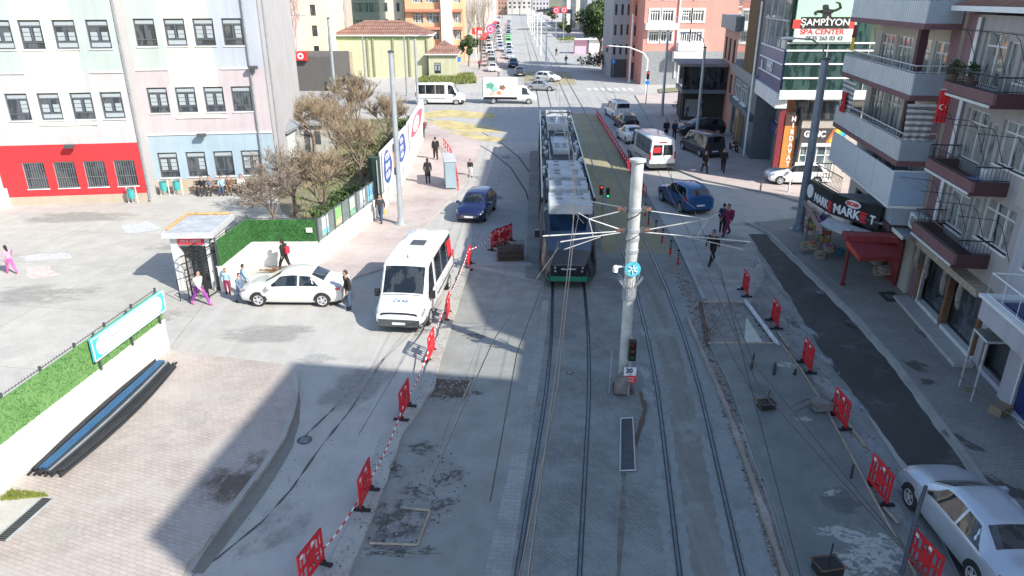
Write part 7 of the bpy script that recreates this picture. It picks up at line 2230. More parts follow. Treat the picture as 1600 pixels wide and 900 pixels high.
s_ = MB(); s_.lathe([(.001, 0), (.25, 0), (.25, .03), (.001, .03)], M('emblem_cyan', (0.1, 0.45, 0.55), .4, var=0), 20, axis='y'); em = s_.build('round_emblem', mast, loc=(.02, -.26, 4.42))
m = MB()
for k in range(6):
 a = k * PI / 3; m.tube([(.04 * math.cos(a), -.02, .04 * math.sin(a)), (.16 * math.cos(a + .5), -.02, .16 * math.sin(a + .5))], .018, white, 4)
m.build('emblem_symbol', em)
m = MB(); m.tube([(-.2, -.05, 4.42), (-.42, -.1, 4.45)], .03, white, 6); m.sph((-.5, -.12, 4.42), .09, white, 10); m.lathe([(.08, 4.28), (.085, 4.42)], white, 12, (-.5, -.12, 0)); m.sph((-.5, -.12, 4.27), .06, cglass, 8); m.build('camera', mast)
m = MB()
for k in range(26):
 a = k * 2 * PI / 26; rr_ = .2
 m.tube([(rr_ * math.cos(a), rr_ * math.sin(a), 3.3), (rr_ * 1.05 * math.cos(a), rr_ * 1.05 * math.sin(a), 3.75), ((rr_ + .18 + .04 * (k % 2)) * math.cos(a), (rr_ + .18) * math.sin(a), 4.0 + .06 * (k % 3))], .012, galv, 4)
m.lathe([(.19, 3.3), (.21, 3.5)], galv, 16)
m.build('anti_climb_collar', mast)
t = T('track_signal_post', 'thin post with black signal and small 20 sign beside the white mast', 'signal post', (MXc + .12, MYc - .38, .02), 0)
m = MB(); m.lathe([(.045, 0), (.04, 2.2)], galv, 8); m.build('pole', t)
signal_head(t, (.02, -.1, 1.72), 0, 'none', .75)
m = MB(); m.box(-.2, .2, -.1, -.07, .78, 1.08, signw); b1 = m.build('sign_plate', t)
text(b1, '20', .22, bluep, (-.03, -.105, .96), ext=.003, bold=.01); text(b1, 'HAT', .07, bluep, (.0, -.105, .82), ext=.003)
m = MB(); m.box(-.22, .22, -.1, -.07, .52, .77, signr); b1 = m.build('red_plate', t)
text(b1, 'TRAMVAY', .08, signw, (0, -.105, .69), ext=.003); text(b1, 'DURAĞI', .08, signw, (0, -.105, .59), ext=.003)
m = MB(); m.box(-.45, -.05, -.12, .12, .1, .75, M('box_grey', (.22, .21, .2), .7, var=.3)); m.build('control_box', t)
m = MB(); m.tube([(-.62, .1, 0), (-.6, .1, 1.6)], .02, galv, 5); m.build('cable_conduit', t)
t = T('measuring_staff', 'thin pale rod standing left of the mast foot', 'rod', (*G(966, 600), .02), 0)
m = MB(); m.tube([(0, 0, 0), (.02, 0, 1.6)], .02, galv, 5); m.build('rod', t)
wire_l = M('wire_sunlit', (0.2, 0.2, 0.2), .35, .6, var=0); wire_d = M('wire_dark', (0.03, 0.03, 0.032), .5, var=0)  # one wire in two tones, the brighter with sunlight put into its colour
def wires(label, runs, r, mat):
 m = MB()
 for pts in runs: m.tube(pts, r, mat, 4, caps=False)
 m.build('overhead_wire', label=label, cat='overhead wire', group='overhead line wires')
cl = lambda off, z, ys: [(railx(y) + off, y, z) for y in ys]
ysf = [21.2, 30, 40, 50, 62, 80, 98, 120, 150, 190, 240, 300]
def caten(off, sag=.25):
 out = []
 for i in range(len(ysf) - 1):
  a, b = ysf[i], ysf[i + 1]
  for k in range(4):
   t_ = k / 4; y = a + (b - a) * t_; out.append((railx(y) + off, y, 6.3 - math.sin(PI * t_) * sag * 2))
 return out
wires('contact and carrier wires above the left track', [cl(-3.0, 5.3, ysf), caten(-3.0), [(railx(21.2) - 3.0, 21.2, 5.3), (railx(12) - 3.0 + .12, 12, 5.32), (-.1, 6, 5.35)], [(railx(21.2) - 3.0, 21.2, 6.2), (railx(12) - 2.9, 12, 5.9), (.1, 6, 5.7)]], .012, wire_l)
wires('contact and carrier wires above the right track', [cl(.7, 5.3, ysf), caten(.7), [(railx(21.2) + .7, 21.2, 5.3), (railx(12) + 1.0, 12, 5.32), (5.6, 5.5, 5.35)], [(railx(21.2) + .7, 21.2, 6.2), (railx(12) + .8, 12, 5.9), (5.2, 5.5, 5.7)]], .012, wire_d)
m = MB()
for y in (24, 27, 30.5, 34, 38, 43, 49, 56, 64):
 for off in (-3.0, .7): m.tube([(railx(y) + off, y, 5.3), (railx(y) + off, y, 6.1)], .008, wire_l, 3)
m.tube([(railx(21) - 3.0, 21, 5.3), (railx(24) - 2.75, 24.5, 5.5), (railx(29) - 3.0, 29, 6.1)], .01, wire_l, 4)
m.tube([(railx(21) - 2.7, 21, 5.9), (railx(24) - 3.3, 24.5, 5.6), (railx(27) - 3.0, 27, 5.3)], .01, wire_l, 4)
m.build('dropper_wire', label='short dropper wires hanging between carrier and contact wire', cat='overhead wire', group='overhead line wires')
m = MB()
for a, b in (((1125, 420, 4.5), (1252, 905, 1.2)), ((1098, 470, 4.0), (1190, 640, 3.8))):
 m.tube([P3(*a), P3(*b)], .012, wire_d, 4)
m.tube([(railx(21) + .7 + 2.9, 21.15, 5.2), (8.2, 16.5, 5.6), (8.1, 6.0, 6.2)], .012, wire_d, 4)
m.build('overhead_wire', label='dark wires crossing above the concrete slab at the right', cat='overhead wire')
m = MB(); m.tube([(MXc - 2.3, MYc - .1, 5.1), (-.4, 14, 5.4), (-1.2, 8.5, 5.8)], .012, wire_l, 4); m.tube([(MXc - 2.3, MYc - .1, 5.3), (.1, 13, 5.6), (-.3, 8, 5.9)], .010, wire_d, 4)
m.build('overhead_wire', label='bright and dark wires running towards the camera over the left track', cat='overhead wire')
first = None
for i, y in enumerate((140, 172, 204, 236, 268, 300, 335, 370)):
 lab = '%s slim white mast in the row between the far tracks' % ordn[i]
 if first is None:
  first = pole('catenary_mast', lab, 'mast', (railx(y) - 1.15, y), 8.3, .16, white, group='far catenary masts');
  m = MB(); m.tube([(-2.2, 0, 6.1), (2.2, 0, 6.1)], .05, white, 5); m.tube([(-2.2, 0, 6.1), (0, 0, 7.0), (2.2, 0, 6.1)], .04, white, 5); m.build('bracket_arm', first)
  KF = tree_of(first)
 else: dup(first, (railx(y) - 1.15, y, 0), 0, lab, kidmap=KF)
fm = MB()
def lowfence(pts, label):
 t = T('low_fence', label, 'fence', (*pts[0], 0), 0)
 ox, oy = pts[0]
 m = MB(); m2 = MB()
 for i in range(len(pts) - 1):
  a, b = pts[i], pts[i + 1]
  L = math.dist(a, b); n = max(1, int(L / 1.1))
  for k in range(n):
   t0 = k / n; t1 = (k + .72) / n
   x0, y0 = a[0] + (b[0] - a[0]) * t0 - ox, a[1] + (b[1] - a[1]) * t0 - oy
   x1, y1 = a[0] + (b[0] - a[0]) * t1 - ox, a[1] + (b[1] - a[1]) * t1 - oy
   m.tube([(x0, y0, 0), (x0, y0, .75), (x1, y1, .75), (x1, y1, 0)], .035, redp, 6)
   m2.tube([(x0, y0, .45), (x1, y1, .45)], .03, white, 5)
 m.build('hoop', t); m2.build('rail', t)
lowfence([G(932, 182), G(960, 228), G(985, 272), G(1010, 312)], 'low red and white hoop fence between the track and the car queue')
lowfence([G(716, 298), G(712, 268), G(703, 243), G(692, 228)], 'curved red and white hoop fence by the blue cabinet')
fb = None
for i, (x, y) in enumerate(((1008, 338), (1013, 352), (1024, 366), (1034, 380), (1047, 398), (1059, 414))):
 lab = '%s dark red striped bollard on the trench kerb, counted from the far end' % ordn[i]
 if fb is None:
  fb = T('bollard', lab, 'bollard', (*G(x, y), 0), 0, 'bollards on the trench kerb')
  m = MB(); m.lathe([(.05, 0), (.05, .35)], redp, 10); m.lathe([(.052, .35), (.052, .8)], rubber, 10); m.lathe([(.05, .8), (.001, .83)], rubber, 10); m.build('post', fb)
  m = MB()
  for z in (.42, .54, .66): m.lathe([(.055, z), (.055, z + .04)], lgrey, 10)
  m.build('reflective_band', fb)
  KX = tree_of(fb)
 else: dup(fb, (*G(x, y), 0), 0, lab, kidmap=KX)
for i, (x, y, lab) in enumerate(((1188, 298, 'short orange bollard on the sunny corner pavement'), (1232, 300, 'thin pale post right of the orange bollard'))):
 m = MB(); m.lathe([(.06, 0), (.06, .7), (.001, .73)], M('bollard_orange', (.6, .2, .12), .6) if i == 0 else offwhite, 10); m.lathe([(.062, .4), (.062, .5)], white, 10)
 m.build('bollard', label=lab, cat='bollard', loc=(*G(x, y, .11), .11))
t = T('kiosk', 'pale blue ribbed cabinet standing on the left pavement', 'kiosk', (*G(705, 296, .09), .09), R(-82))
m = MB(); m.box(0, 2.6, -.35, .35, .1, 1.9, corrugated('cabinet_blue', (0.42, 0.55, 0.62), 14)); m.build('body', t)
m = MB(); m.box(-.05, 2.65, -.4, .4, 1.9, 1.98, lgrey); m.build('roof', t)
m = MB(); m.box(.05, .15, -.3, .3, 0, .1, dgrey); m.box(2.45, 2.55, -.3, .3, 0, .1, dgrey); m.build('foot', t)
t.rotation_euler[2] = R(98)
# ---------------------------------------------------------------- walls and fences at the school
wallw = wallpaint('boundary_white', (0.70, 0.70, 0.67), .12)
hedge_g = ground_mat('artificial_hedge', (0.05, 0.19, 0.045), (0.035, 0.13, 0.03), big=1.5, mid=8, fine=30, rough=.9)
hedge_l = ground_mat('artificial_hedge_light', (0.17, 0.33, 0.11), (0.12, 0.27, 0.08), big=1.5, mid=8, fine=30, rough=.9)
hdark = M('hedge_dark_leaf', (0.02, 0.07, 0.02), .9, var=.4, sc=3)  # darker leaf variety mixed into the tufts
def boundary(label, a, b, zw, ztop, th=.22, mat=wallw, z0=0, hedge=hedge_g, railz=None, tufts=True):
 L = math.dist(a, b); rz = math.atan2(b[1] - a[1], b[0] - a[0])
 t = T('boundary_wall', label, 'wall', (a[0], a[1], z0), rz)
 m = MB(); m.box(0, L, -th / 2, th / 2, 0, zw, mat); m.box(-.02, L + .02, -th / 2 - .03, th / 2 + .03, zw, zw + .06, offwhite); m.build('wall', t)
 if hedge:
  m = MB(); m.box(.02, L - .02, -.10, -.02, zw + .07, ztop, hedge)
  random.seed(int(L * 100))
  n = int(L * (ztop - zw) * 420)
  for i in range(n):
   x, z = random.uniform(.02, L - .02), random.uniform(zw + .08, ztop + .02)
   s = random.uniform(.02, .045); a_ = random.uniform(0, PI)
   dx, dz = s * math.cos(a_), s * math.sin(a_)
   y = -.10 - random.uniform(.0, .015)
   m.face([(x - dx, y, z - dz), (x + dz * .4, y - .02, z - dx * .4), (x + dx, y - .01, z + dz), (x - dz * .4, y - .02, z + dx * .4)], (hedge, hedge, hedge, hdark if hedge is hedge_g else hedge_g)[i % 4])
  m.build('artificial_hedge', t)
  m = MB()
  k = int(L / 1.6) + 1
  for i in range(k + 1): m.box(i * L / k - .03, i * L / k + .03, .0, .06, zw + .06, ztop + .12, dgrey)
  m.tube([(0, .03, ztop + .04), (L, .03, ztop + .04)], .015, dgrey, 4)
  for i in range(int(L / .12)): m.tube([(i * .12, .03, ztop), (i * .12, .03, ztop + .10)], .008, dgrey, 3, caps=False)
  m.build('railing', t)
 return t, L
fa, fb2 = G(0, 772), G(262, 548)
fd = unit(fb2[0] - fa[0], fb2[1] - fa[1]); fa2 = (fa[0] - fd[0] * 8, fa[1] - fd[1] * 8)
tb1, Lb1 = boundary('white boundary wall with light green artificial hedge behind the pipes', fa2, fb2, 1.25, 2.42, hedge=hedge_l)
t = T('name_board', 'white school name board with cyan frame above the hedge wall', 'sign board', (*fa, 0), math.atan2(fd[1], fd[0]))
s0, s1 = 4.25, 8.32
cy = M('board_cyan', (0.05, 0.5, 0.6), .4, var=.03); ltx = M('board_text', (0.6, 0.28, 0.30), .6, var=0)
sl_ = .0
m = MB(); m.box(s0, s1, -.30, -.22, 1.72, 2.5, cy)
m.build('board', t)
m = MB(); n = 10; pts = []
cxs, w2, h2, r2 = (s0 + s1) / 2, (s1 - s0) / 2 - .16, .38, .31
for k in range(n + 1): pts.append((cxs + w2 - r2 + r2 * math.sin(PI * k / n), 2.11 + r2 * math.cos(PI * k / n)))
for k in range(n + 1): pts.append((cxs - w2 + r2 - r2 * math.sin(PI * k / n), 2.11 - r2 * math.cos(PI * k / n)))
m.face([(x, -.305, z) for x, z in pts][::-1], signw)
m.build('text_panel', t)
m = MB()
for z in (1.73, 2.46): m.box(s0 - .02, s1 + .02, -.315, -.301, z, z + .035, signw)
m.box(s0 - .02, s0 + .02, -.315, -.301, 1.73, 2.48, signw); m.box(s1 - .02, s1 + .02, -.315, -.301, 1.73, 2.48, signw); m.build('frame', t)
text(t, 'K.KADIR MAHALLE OKULU', .22, ltx, (cxs + .1, -.315, 2.18), ext=.002, sx=.9); text(t, 'LİSESİ', .18, ltx, (cxs - .7, -.315, 1.94), ext=.002)
for x in (s0 + .3, cxs, s1 - .3):
 m = MB(); m.box(x - .03, x + .03, -.22, -.17, 1.3, 2.6, dgrey); m.build('post', t)
qa, qb = G(357, 452), G(396, 412)
qa = (-12.95, 29.75); qb = (-12.75, 33.25); qc = (-9.5, 33.3)
boundary('short white wall with green hedge running back from the gate booth', qa, qb, 1.2, 2.45)
tq, Lq = boundary('white wall with deep green artificial hedge behind the parked sedan', qb, qc, 1.2, 2.35)
m = MB(); m.box(Lq - .45, Lq - .15, -.19, -.17, 1.75, 1.98, signw); m.build('notice', tq)
qd, qe = (-9.5, 33.3), (-8.15, 41.4)
tp_, Lp = boundary('white wall with grey panels and coloured posters beside the pavement', qd, qe, 1.15, 2.2, hedge=None)
m = MB(); m.box(0, Lp, -.07, -.01, 1.22, 2.3, M('panel_greygreen', (0.16, 0.2, 0.19), .6, var=.15)); m.build('panel', tp_)
m = MB()
for k in range(9): m.box(k * Lp / 8 - .04, k * Lp / 8 + .04, -.1, .02, 1.2, 2.4, dgrey)
m.build('post', tp_)
for k, (x, c1, c2) in enumerate(((.9, (0.6, 0.6, 0.66), (0.2, 0.55, 0.7)), (2.6, (0.25, 0.5, 0.18), (0.65, 0.5, 0.35)), (4.5, (0.5, 0.6, 0.5), (0.2, 0.45, 0.3)), (6.1, (0.6, 0.62, 0.65), (0.4, 0.42, 0.5)), (7.3, (0.15, 0.4, 0.65), (0.25, 0.5, 0.7)))):
 m = MB(); m.box(x - .38, x + .38, -.09, -.075, 1.35, 2.25, M('poster_a%d' % k, c1, .5, var=.15, sc=4)); m.box(x - .36, x + .36, -.1, -.09, 1.37, 1.65, M('poster_b%d' % k, c2, .5, var=.3, sc=5))
 m.build('poster', tp_)
m = MB(); m.box(-.25, .25, -.3, .3, 0, 3.6, M('dark_green_metal', (0.02, 0.05, 0.035), .5)); m.box(-.3, .3, -.35, .35, 0, .9, M('pier_concrete', (.4, .4, .38), .8)); m.tube([(.27, -.33, .9), (.27, -.33, 3.5)], .04, galv, 6)
m.build('gate_pier', label='dark green metal pier between the poster wall and the billboard', cat='pier', loc=(-8.1, 41.8, 0), rz=R(-10))
bA, bB = (-7.95, 42.4), (-7.8, 53.0)
def billboard(label, a, b, z0, z1, art):
 L = math.dist(a, b); rz = math.atan2(b[1] - a[1], b[0] - a[0])
 t = T('billboard', label, 'billboard', (*a, 0), rz)
 m = MB(); m.box(0, L, -.08, .08, 0, z0, wallw); m.build('wall', t)
 m = MB()
 for k in range(1, 5): m.box(k * L / 5 - .03, k * L / 5 + .03, -.12, -.08, 0, z0, mgrey)
 m.build('post', t)
 m = MB(); m.box(0, L, -.2, -.05, z0, z1, signw); bd = m.build('board', t)
 m = MB()
 for z in (z0, z1 - .06): m.box(-.03, L + .03, -.24, -.2, z, z + .06, lgrey)
 for k in range(3): m.box(k * L / 2 - .04, k * L / 2 + .04, -.24, -.2, z0, z1, lgrey)
 m.build('frame', t)
 art(bd, L, z0, z1)
 return t
pb = M('print_blue', (0.04, 0.10, 0.36), .5, var=.15); pk = M('print_skin', (.5, .3, .22), .6); pr = M('print_pinkred', (0.62, 0.12, 0.2), .5, var=.2); pdk = M('print_dark', (.06, .06, .07), .6)
def artA(bd, L, z0, z1):
 m = MB()
 def blobp(cx, cz, rx, rz_, mt, y=-.206, seed=1):
  m.face([(cx + rx * (1 + .12 * math.sin(3 * a + seed)) * math.cos(a), y, cz + rz_ * (1 + .1 * math.cos(2 * a + seed)) * math.sin(a)) for a in [2 * PI * k / 18 for k in range(18)]], mt)
 h = z1 - z0
 blobp(L * .17, z0 + h * .5, L * .14, h * .42, pb, seed=2)
 blobp(L * .40, z0 + h * .55, L * .05, h * .38, pk); blobp(L * .40, z0 + h * .8, L * .04, h * .13, pdk, -.209)
 blobp(L * .72, z0 + h * .55, L * .18, h * .36, pb, seed=4)
 m.build('printed_figure', bd)
 for k, s in enumerate(('BİZİM', 'ŞEHRE', 'GELİN')):
  text(bd, s, h * .2, signw, (L * .17, -.212, z0 + h * (.75 - k * .23)), ext=.002, bold=.02)
  text(bd, s, h * .17, signw, (L * .72, -.212, z0 + h * (.75 - k * .2)), ext=.002, bold=.02)
def artB(bd, L, z0, z1):
 h = z1 - z0; m = MB()
 m.face([(L * .5 + L * .05 * math.sin(k * .9) + L * .38 * math.cos(2 * PI * k / 20), -.206, z0 + h * .5 + h * .38 * math.sin(2 * PI * k / 20)) for k in range(20)], pr)
 m.face([(L * .45 + L * .2 * math.cos(2 * PI * k / 20), -.21, z0 + h * .5 + h * .28 * math.sin(2 * PI * k / 20)) for k in range(20)], signw)
 m.build('printed_figure', bd)
 text(bd, 'TL', h * .4, pr, (L * .45, -.213, z0 + h * .5), ext=.002, bold=.02)
billboard('billboard with blue slogans and a figure above the white wall', (-7.95, 42.4), (-7.72, 52.0), 1.35, 3.75, artA)
billboard('billboard with pink and red print at the far end of the wall', (-7.72, 52.6), (-8.2, 66.0), 1.9, 3.8, artB)
t = T('gate_booth', 'white gate booth with flat roof and dark red sign above the turnstile', 'booth', (-14.3, 30.2, 0), R(2))
bw = wallpaint('booth_white', (0.66, 0.66, 0.64), .1)
m = MB(); m.box(-.75, -.45, -.2, 1.9, 0, 2.55, bw); m.box(.75, .95, -.2, 1.9, 0, 2.55, bw); m.box(-.45, .75, 1.7, 1.9, 0, 2.55, bw); m.box(-.45, .75, -.15, -.05, 2.1, 2.55, bw); m.build('wall', t)
m = MB(); m.box(-.95, 1.25, -.5, 2.5, 2.55, 2.78, lgrey); m.box(-.85, 1.15, -.4, 2.4, 2.78, 2.80, M('roof_membrane', (0.4, 0.43, 0.46), .7, var=.15)); m.build('roof', t)
m = MB(); m.tube([(-.85, -.1, 2.85), (-.85, 2.35, 2.85), (1.1, 2.35, 2.85)], .07, M('roof_edge_orange', (0.55, 0.32, 0.12), .8, var=.4, sc=6), 6); m.build('roof_flashing', t)
m = MB(); m.box(-.4, .7, -.24, -.16, 2.2, 2.48, signr); sb_ = m.build('sign_board', t)
text(sb_, 'OKUL GİRİŞİ', .15, signw, (.15, -.245, 2.34), ext=.002)
m = MB(); m.box(-.4, .2, 1.0, 1.05, .1, 2.1, pane_b); m.box(-.78, -.76, .3, 1.5, 1.0, 2.0, pane_d); m.build('window', t)
t = T('turnstile_gate', 'tall black steel turnstile cage at the booth door', 'turnstile', (-13.65, 29.6, 0), R(-12))
m = MB()
for x in (-.35, .45):
 for y in (-.5, .5): m.tube([(x, y, 0), (x, y, 2.25)], .035, black, 6)
for z in (2.25, 1.9, .1): m.tube([(-.35, -.5, z), (.45, -.5, z), (.45, .5, z), (-.35, .5, z), (-.35, -.5, z)], .03, black, 5)
m.build('cage', t)
m = MB(); m.lathe([(.05, .05), (.05, 2.2)], black, 8)
for z in [.25 + .14 * k for k in range(13)]:
 for a in range(3):
  m.tube([(0, 0, z), (.33 * math.cos(a * 2.09), .33 * math.sin(a * 2.09), z)], .014, black, 4)
m.build('rotor', t)
m = MB()
for k in range(9): m.tube([(-.35, -.5 + k * .125, .1), (-.35, -.5 + k * .125, 2.2)], .012, black, 4)
m.tube([(-.35, -.5, 0), (-.6, -1.0, 0), (-.6, -1.0, 1.0), (-.35, -.5, 1.0)], .025, black, 5); m.tube([(.1, -.5, 0), (-.1, -1.05, 0), (-.1, -1.05, 1.0), (.1, -.5, 1.0)], .025, black, 5)
m.build('side_bars', t)
m = MB(); random.seed(5)
for k in range(14):
 x, y = random.uniform(-.5, .5), random.uniform(-.15, .15); m.tube([(x - .4, y, random.uniform(.03, .25)), (x + .4, y + random.uniform(-.2, .2), random.uniform(.03, .3))], .025, brownw, 5)
m.build('stick_pile', label='small pile of dark sticks behind the sedan bonnet', cat='sticks', kind=None, loc=(-11.3, 32.3, 0), rz=.1)
pbk = M('pipe_black', (0.03, 0.032, 0.035), .5, var=.15); pbl = M('pipe_blue', (0.03, 0.10, 0.2), .45, var=.1); pwh = M('pipe_grey_white', (0.2, 0.23, 0.25), .5)
A, B = G(64, 742, .09), G(250, 572, .09)
A = (A[0], A[1]); B = (B[0], B[1])
d_ = unit(B[0] - A[0], B[1] - A[1]); n_ = (d_[1], -d_[0]); L_ = math.dist(A, B)
random.seed(21); k = 0
pm = {}
rows = []
for j in range(12): rows.append((-.30 + j * .085, 0))
for j in range(11): rows.append((-.26 + j * .085, 1))
for j in range(8): rows.append((-.18 + j * .085, 2))
for idx, (u, lv) in enumerate(rows):
 mt = pbl if lv == 2 and idx in (25, 26, 27) else (pwh if idx == 29 else pbk)
 s0 = random.uniform(-.12, .12); bow = random.uniform(-.03, .03) + (u - .05) * .15
 pts = []
 for q in range(8):
  t_ = q / 7
  s_ = s0 + t_ * (L_ + random.uniform(-.02, .02)); off = u * (1 + .25 * math.sin(PI * t_)) + bow * math.sin(PI * t_)
  pts.append((A[0] + d_[0] * s_ + n_[0] * off - A[0], A[1] + d_[1] * s_ + n_[1] * off - A[1], .05 + lv * .075 + random.uniform(-.004, .004)))
 m = MB(); m.tube(pts, .040, mt, 10); m.tube([pts[0], tuple(pts[0][i] + (pts[1][i] - pts[0][i]) * .01 for i in range(3))], .028, black, 8)
 m.build('pipe', label=('blue plastic pipe' if mt is pbl else 'pale grey plastic pipe' if mt is pwh else 'black plastic pipe') + ' in the bundle lying along the white hedge wall', cat='pipe', group='pipes in the bundle by the hedge wall, ' + mt.name.replace('_', ' '), loc=(A[0], A[1], .09))
bn = None
for x, y, lab in ((258, 306, 'turquoise litter bin on posts, leftmost of the pair by the blue wall'), (279, 305, 'turquoise litter bin on posts, right one of the pair nearest the bench'), (208, 318, 'turquoise litter bin in front of the red wall'), (410, 300, 'dark turquoise litter bin near the bare trees at the wall corner')):
 if bn is None:
  bn = T('litter_bin', lab, 'litter bin', (*G(x, y), 0), .15, 'turquoise litter bins')
  m = MB(); m.lathe([(.17, .35), (.22, .95), (.20, .95), (.15, .40), (.001, .40)], M('bin_turquoise', (0.05, 0.36, 0.36), .5), 14); m.build('bucket', bn)
  m = MB(); m.lathe([(.23, .93), (.23, .97)], dgrey, 14); m.build('rim', bn)
  m = MB(); m.tube([(-.27, .1, 0), (-.27, .1, 1.05), (.27, .1, 1.05), (.27, .1, 0)], .03, white, 6); m.build('stand', bn); KN = tree_of(bn)
 else: dup(bn, (*G(x, y), 0), .15, lab, kidmap=KN)
pt = px((1094, 476), (1164, 476), (1212, 541), (1106, 541))
t = T('formwork_pit', 'rectangular concrete pit with timber edges between the barriers and track', 'pit', (*pt[0], 0), 0)
ox, oy = pt[0]
q = [(p[0] - ox, p[1] - oy) for p in pt]
m = MB(); m.face([(p[0], p[1], .016) for p in q][::-1], M('pit_floor', (0.26, 0.255, 0.23), .8, var=.25));
m.build('floor', t)
sunlit_tri = [G(1166, 496), (G(1193, 538)), G(1162, 538)]
m = MB(); m.face([(p[0] - ox, p[1] - oy, .03) for p in sunlit_tri], M('painted_sunlight', (0.55, 0.55, 0.47), .8, var=.08)); m.build('sunlit_patch', t)  # sunlit triangle of the pit floor, painted as a pale face
m = MB()
for i in range(4):
 a, b = q[i], q[(i + 1) % 4]
 m.tube([(a[0], a[1], .12), (b[0], b[1], .12)], .06, (wood, lgrey, wood, rust)[i], 4)
m.build('timber_edge', t)
a_, b_ = G(1164, 476), G(1215, 545)
m = MB(); m.tube([(a_[0] - ox, a_[1] - oy, .2), (b_[0] - ox, b_[1] - oy, .2)], .09, lgrey, 4); m.build('steel_beam', t)
random.seed(9)
m = MB()
for k in range(16):
 x, y = random.uniform(1098, 1128), random.uniform(480, 528); a = G(x, y); b = G(x + random.uniform(-14, 18), y + random.uniform(-12, 14))
 m.tube([(a[0] - ox, a[1] - oy, .05 + random.uniform(0, .2)), (b[0] - ox, b[1] - oy, .05 + random.uniform(0, .2))], .015, random.choice((rust, wood, lgrey)), 4)
m.build('loose_wood', t)
m = MB(); m.tube([(0, 0, 0), (.12, .35, .02)], [.02, .05], cr, 6);
for i, (x, y, x2, y2, r1, lab) in enumerate(((1173, 578, 1178, 556, .035, 'dark tapered post lying on the slab near the pit, leftmost'), (1209, 586, 1211, 571, .05, 'short dark post stub on the slab, middle one near the pit'), (1241, 586, 1243, 581, .05, 'tiny dark post stub on the slab, rightmost near the pit'), (1329, 748, 1333, 730, .03, 'thin dark stick near the right edge of the slab'))):
 m = MB(); a, b = G(x, y, .14), G(x2, y2, .14)
 m.tube([(0, 0, .0), (b[0] - a[0], b[1] - a[1], .06)], [r1, r1 * .9], cr, 6); m.build('post_stub', label=lab, cat='post', loc=(a[0], a[1], .17))
def tub(label, x, y, s):
 t = T('mortar_tub', label, 'tub', (*G(x, y, .14), .145), .2)
 m = MB(); m.prism([(-.28 * s, -.2 * s), (.28 * s, -.2 * s), (.28 * s, .2 * s), (-.28 * s, .2 * s)], 0, .24 * s, cr); m.build('tub', t)
 m = MB(); m.tube([(-.3 * s, -.22 * s, .25 * s), (.3 * s, -.22 * s, .25 * s), (.3 * s, .22 * s, .25 * s), (-.3 * s, .22 * s, .25 * s), (-.3 * s, -.22 * s, .25 * s)], .02, rust, 5); m.build('rim', t)
 m = MB(); m.tube([(0, 0, .2 * s), (.1, .1, .7 * s)], .018, black, 5); m.build('handle', t)
tub('black mortar tub with rusty rim standing on the slab', 1197, 637, .85)
tub('black mortar bucket with handle at the bottom of the slab', 1292, 893, 1.0)
t = T('wheelbarrow', 'rusty overturned barrow frame at the slab edge by the barrier', 'wheelbarrow', (*G(1272, 640, .14), .15), .1)
m = MB(); m.tube([(-.7, .1, .1), (-.2, .15, .3), (.35, .12, .25)], .02, rust, 5); m.tube([(-.7, -.15, .05), (-.2, -.1, .25), (.35, -.12, .25)], .02, rust, 5); m.build('frame', t)
m = MB(); m.prism([(-.1, -.25), (.5, -.22), (.5, .22), (-.1, .25)], .05, .3, M('barrow_grey', (.2, .2, .19), .8, var=.3)); m.build('tray', t)
m = MB(); m.lathe([(.12, -.04), (.16, -.04), (.16, .04), (.12, .04)], rubber, 12, axis='y'); m.build('wheel', t, loc=(.6, 0, .16))
a = G(1408, 898, .1)
m = MB(); m.tube([(0, 0, 0), (.35, .5, 1.5), (.42, .55, 2.0)], [.05, .05, .04], M('post_bluish', (0.05, 0.065, 0.09), .5), 8); m.build('leaning_post', label='dark bluish post leaning over the slab edge at the bottom right', cat='post', loc=(a[0], a[1], .14))
for i, (a, b, lab) in enumerate((((1322, 660), (1352, 700), 'thin plank lying on the dirt below the fourth right barrier'), ((1380, 795), (1402, 820), 'weathered plank beside the slab edge behind the last barrier'), ((1215, 520), (1232, 545), 'pale plank at the outer corner of the pit'), ((1256, 560), (1262, 572), 'short plank under the barrier beyond the pit'))):
 A_, B_ = G(*a), G(*b)
 m = MB(); L = math.dist(A_, B_); m.box(0, L, -.05, .05, 0, .04, wood); m.build('plank', label=lab, cat='plank', loc=(*A_, .03), rz=math.atan2(B_[1] - A_[1], B_[0] - A_[0]))
kc = G(1052, 192)
t = T('cafe_pavilion', 'two level dark pavilion with flat roof and glass upper box', 'pavilion', (17.6, 76.5, .11), R(-6))
pv = M('pavilion_dark', (0.03, 0.032, 0.035), .5)
m = MB(); m.box(0, 5.5, 0, 6, 2.9, 3.3, M('pavilion_slab', (0.12, 0.15, 0.18), .5)); m.build('floor_slab', t)
m = MB(); m.box(.1, 5.4, .1, 5.9, 3.3, 5.6, cglass); m.build('glass_box', t)
m = MB()
for x in (.05, 1.8, 3.6, 5.4):
 m.box(x - .06, x + .06, .0, .12, 3.3, 5.6, pv); m.box(x - .05, x + .05, .2, .3, 0, 2.9, pv)
m.build('column', t)
m = MB(); m.box(-.4, 6.0, -.5, 6.4, 5.6, 5.9, M('pavilion_roof', (0.22, 0.22, 0.23), .7, var=.2)); m.build('roof', t)
m = MB(); m.box(.3, 5.3, 1.2, 5.8, 0, 2.85, M('pavilion_shade', (0.05, 0.045, 0.04), .8)); m.box(.6, 2.4, 1.1, 1.2, .4, 2.2, pane_c); m.build('ground_floor', t)
t = T('totem_sign', 'tall red and white vertical sign at the far corner', 'sign', (*G(1003, 128), 0), 0)
m = MB(); m.box(-.35, .35, -.1, .1, 2.2, 7.2, signw); m.box(-.1, .1, -.08, .08, 0, 2.2, galv); m.build('board', t)
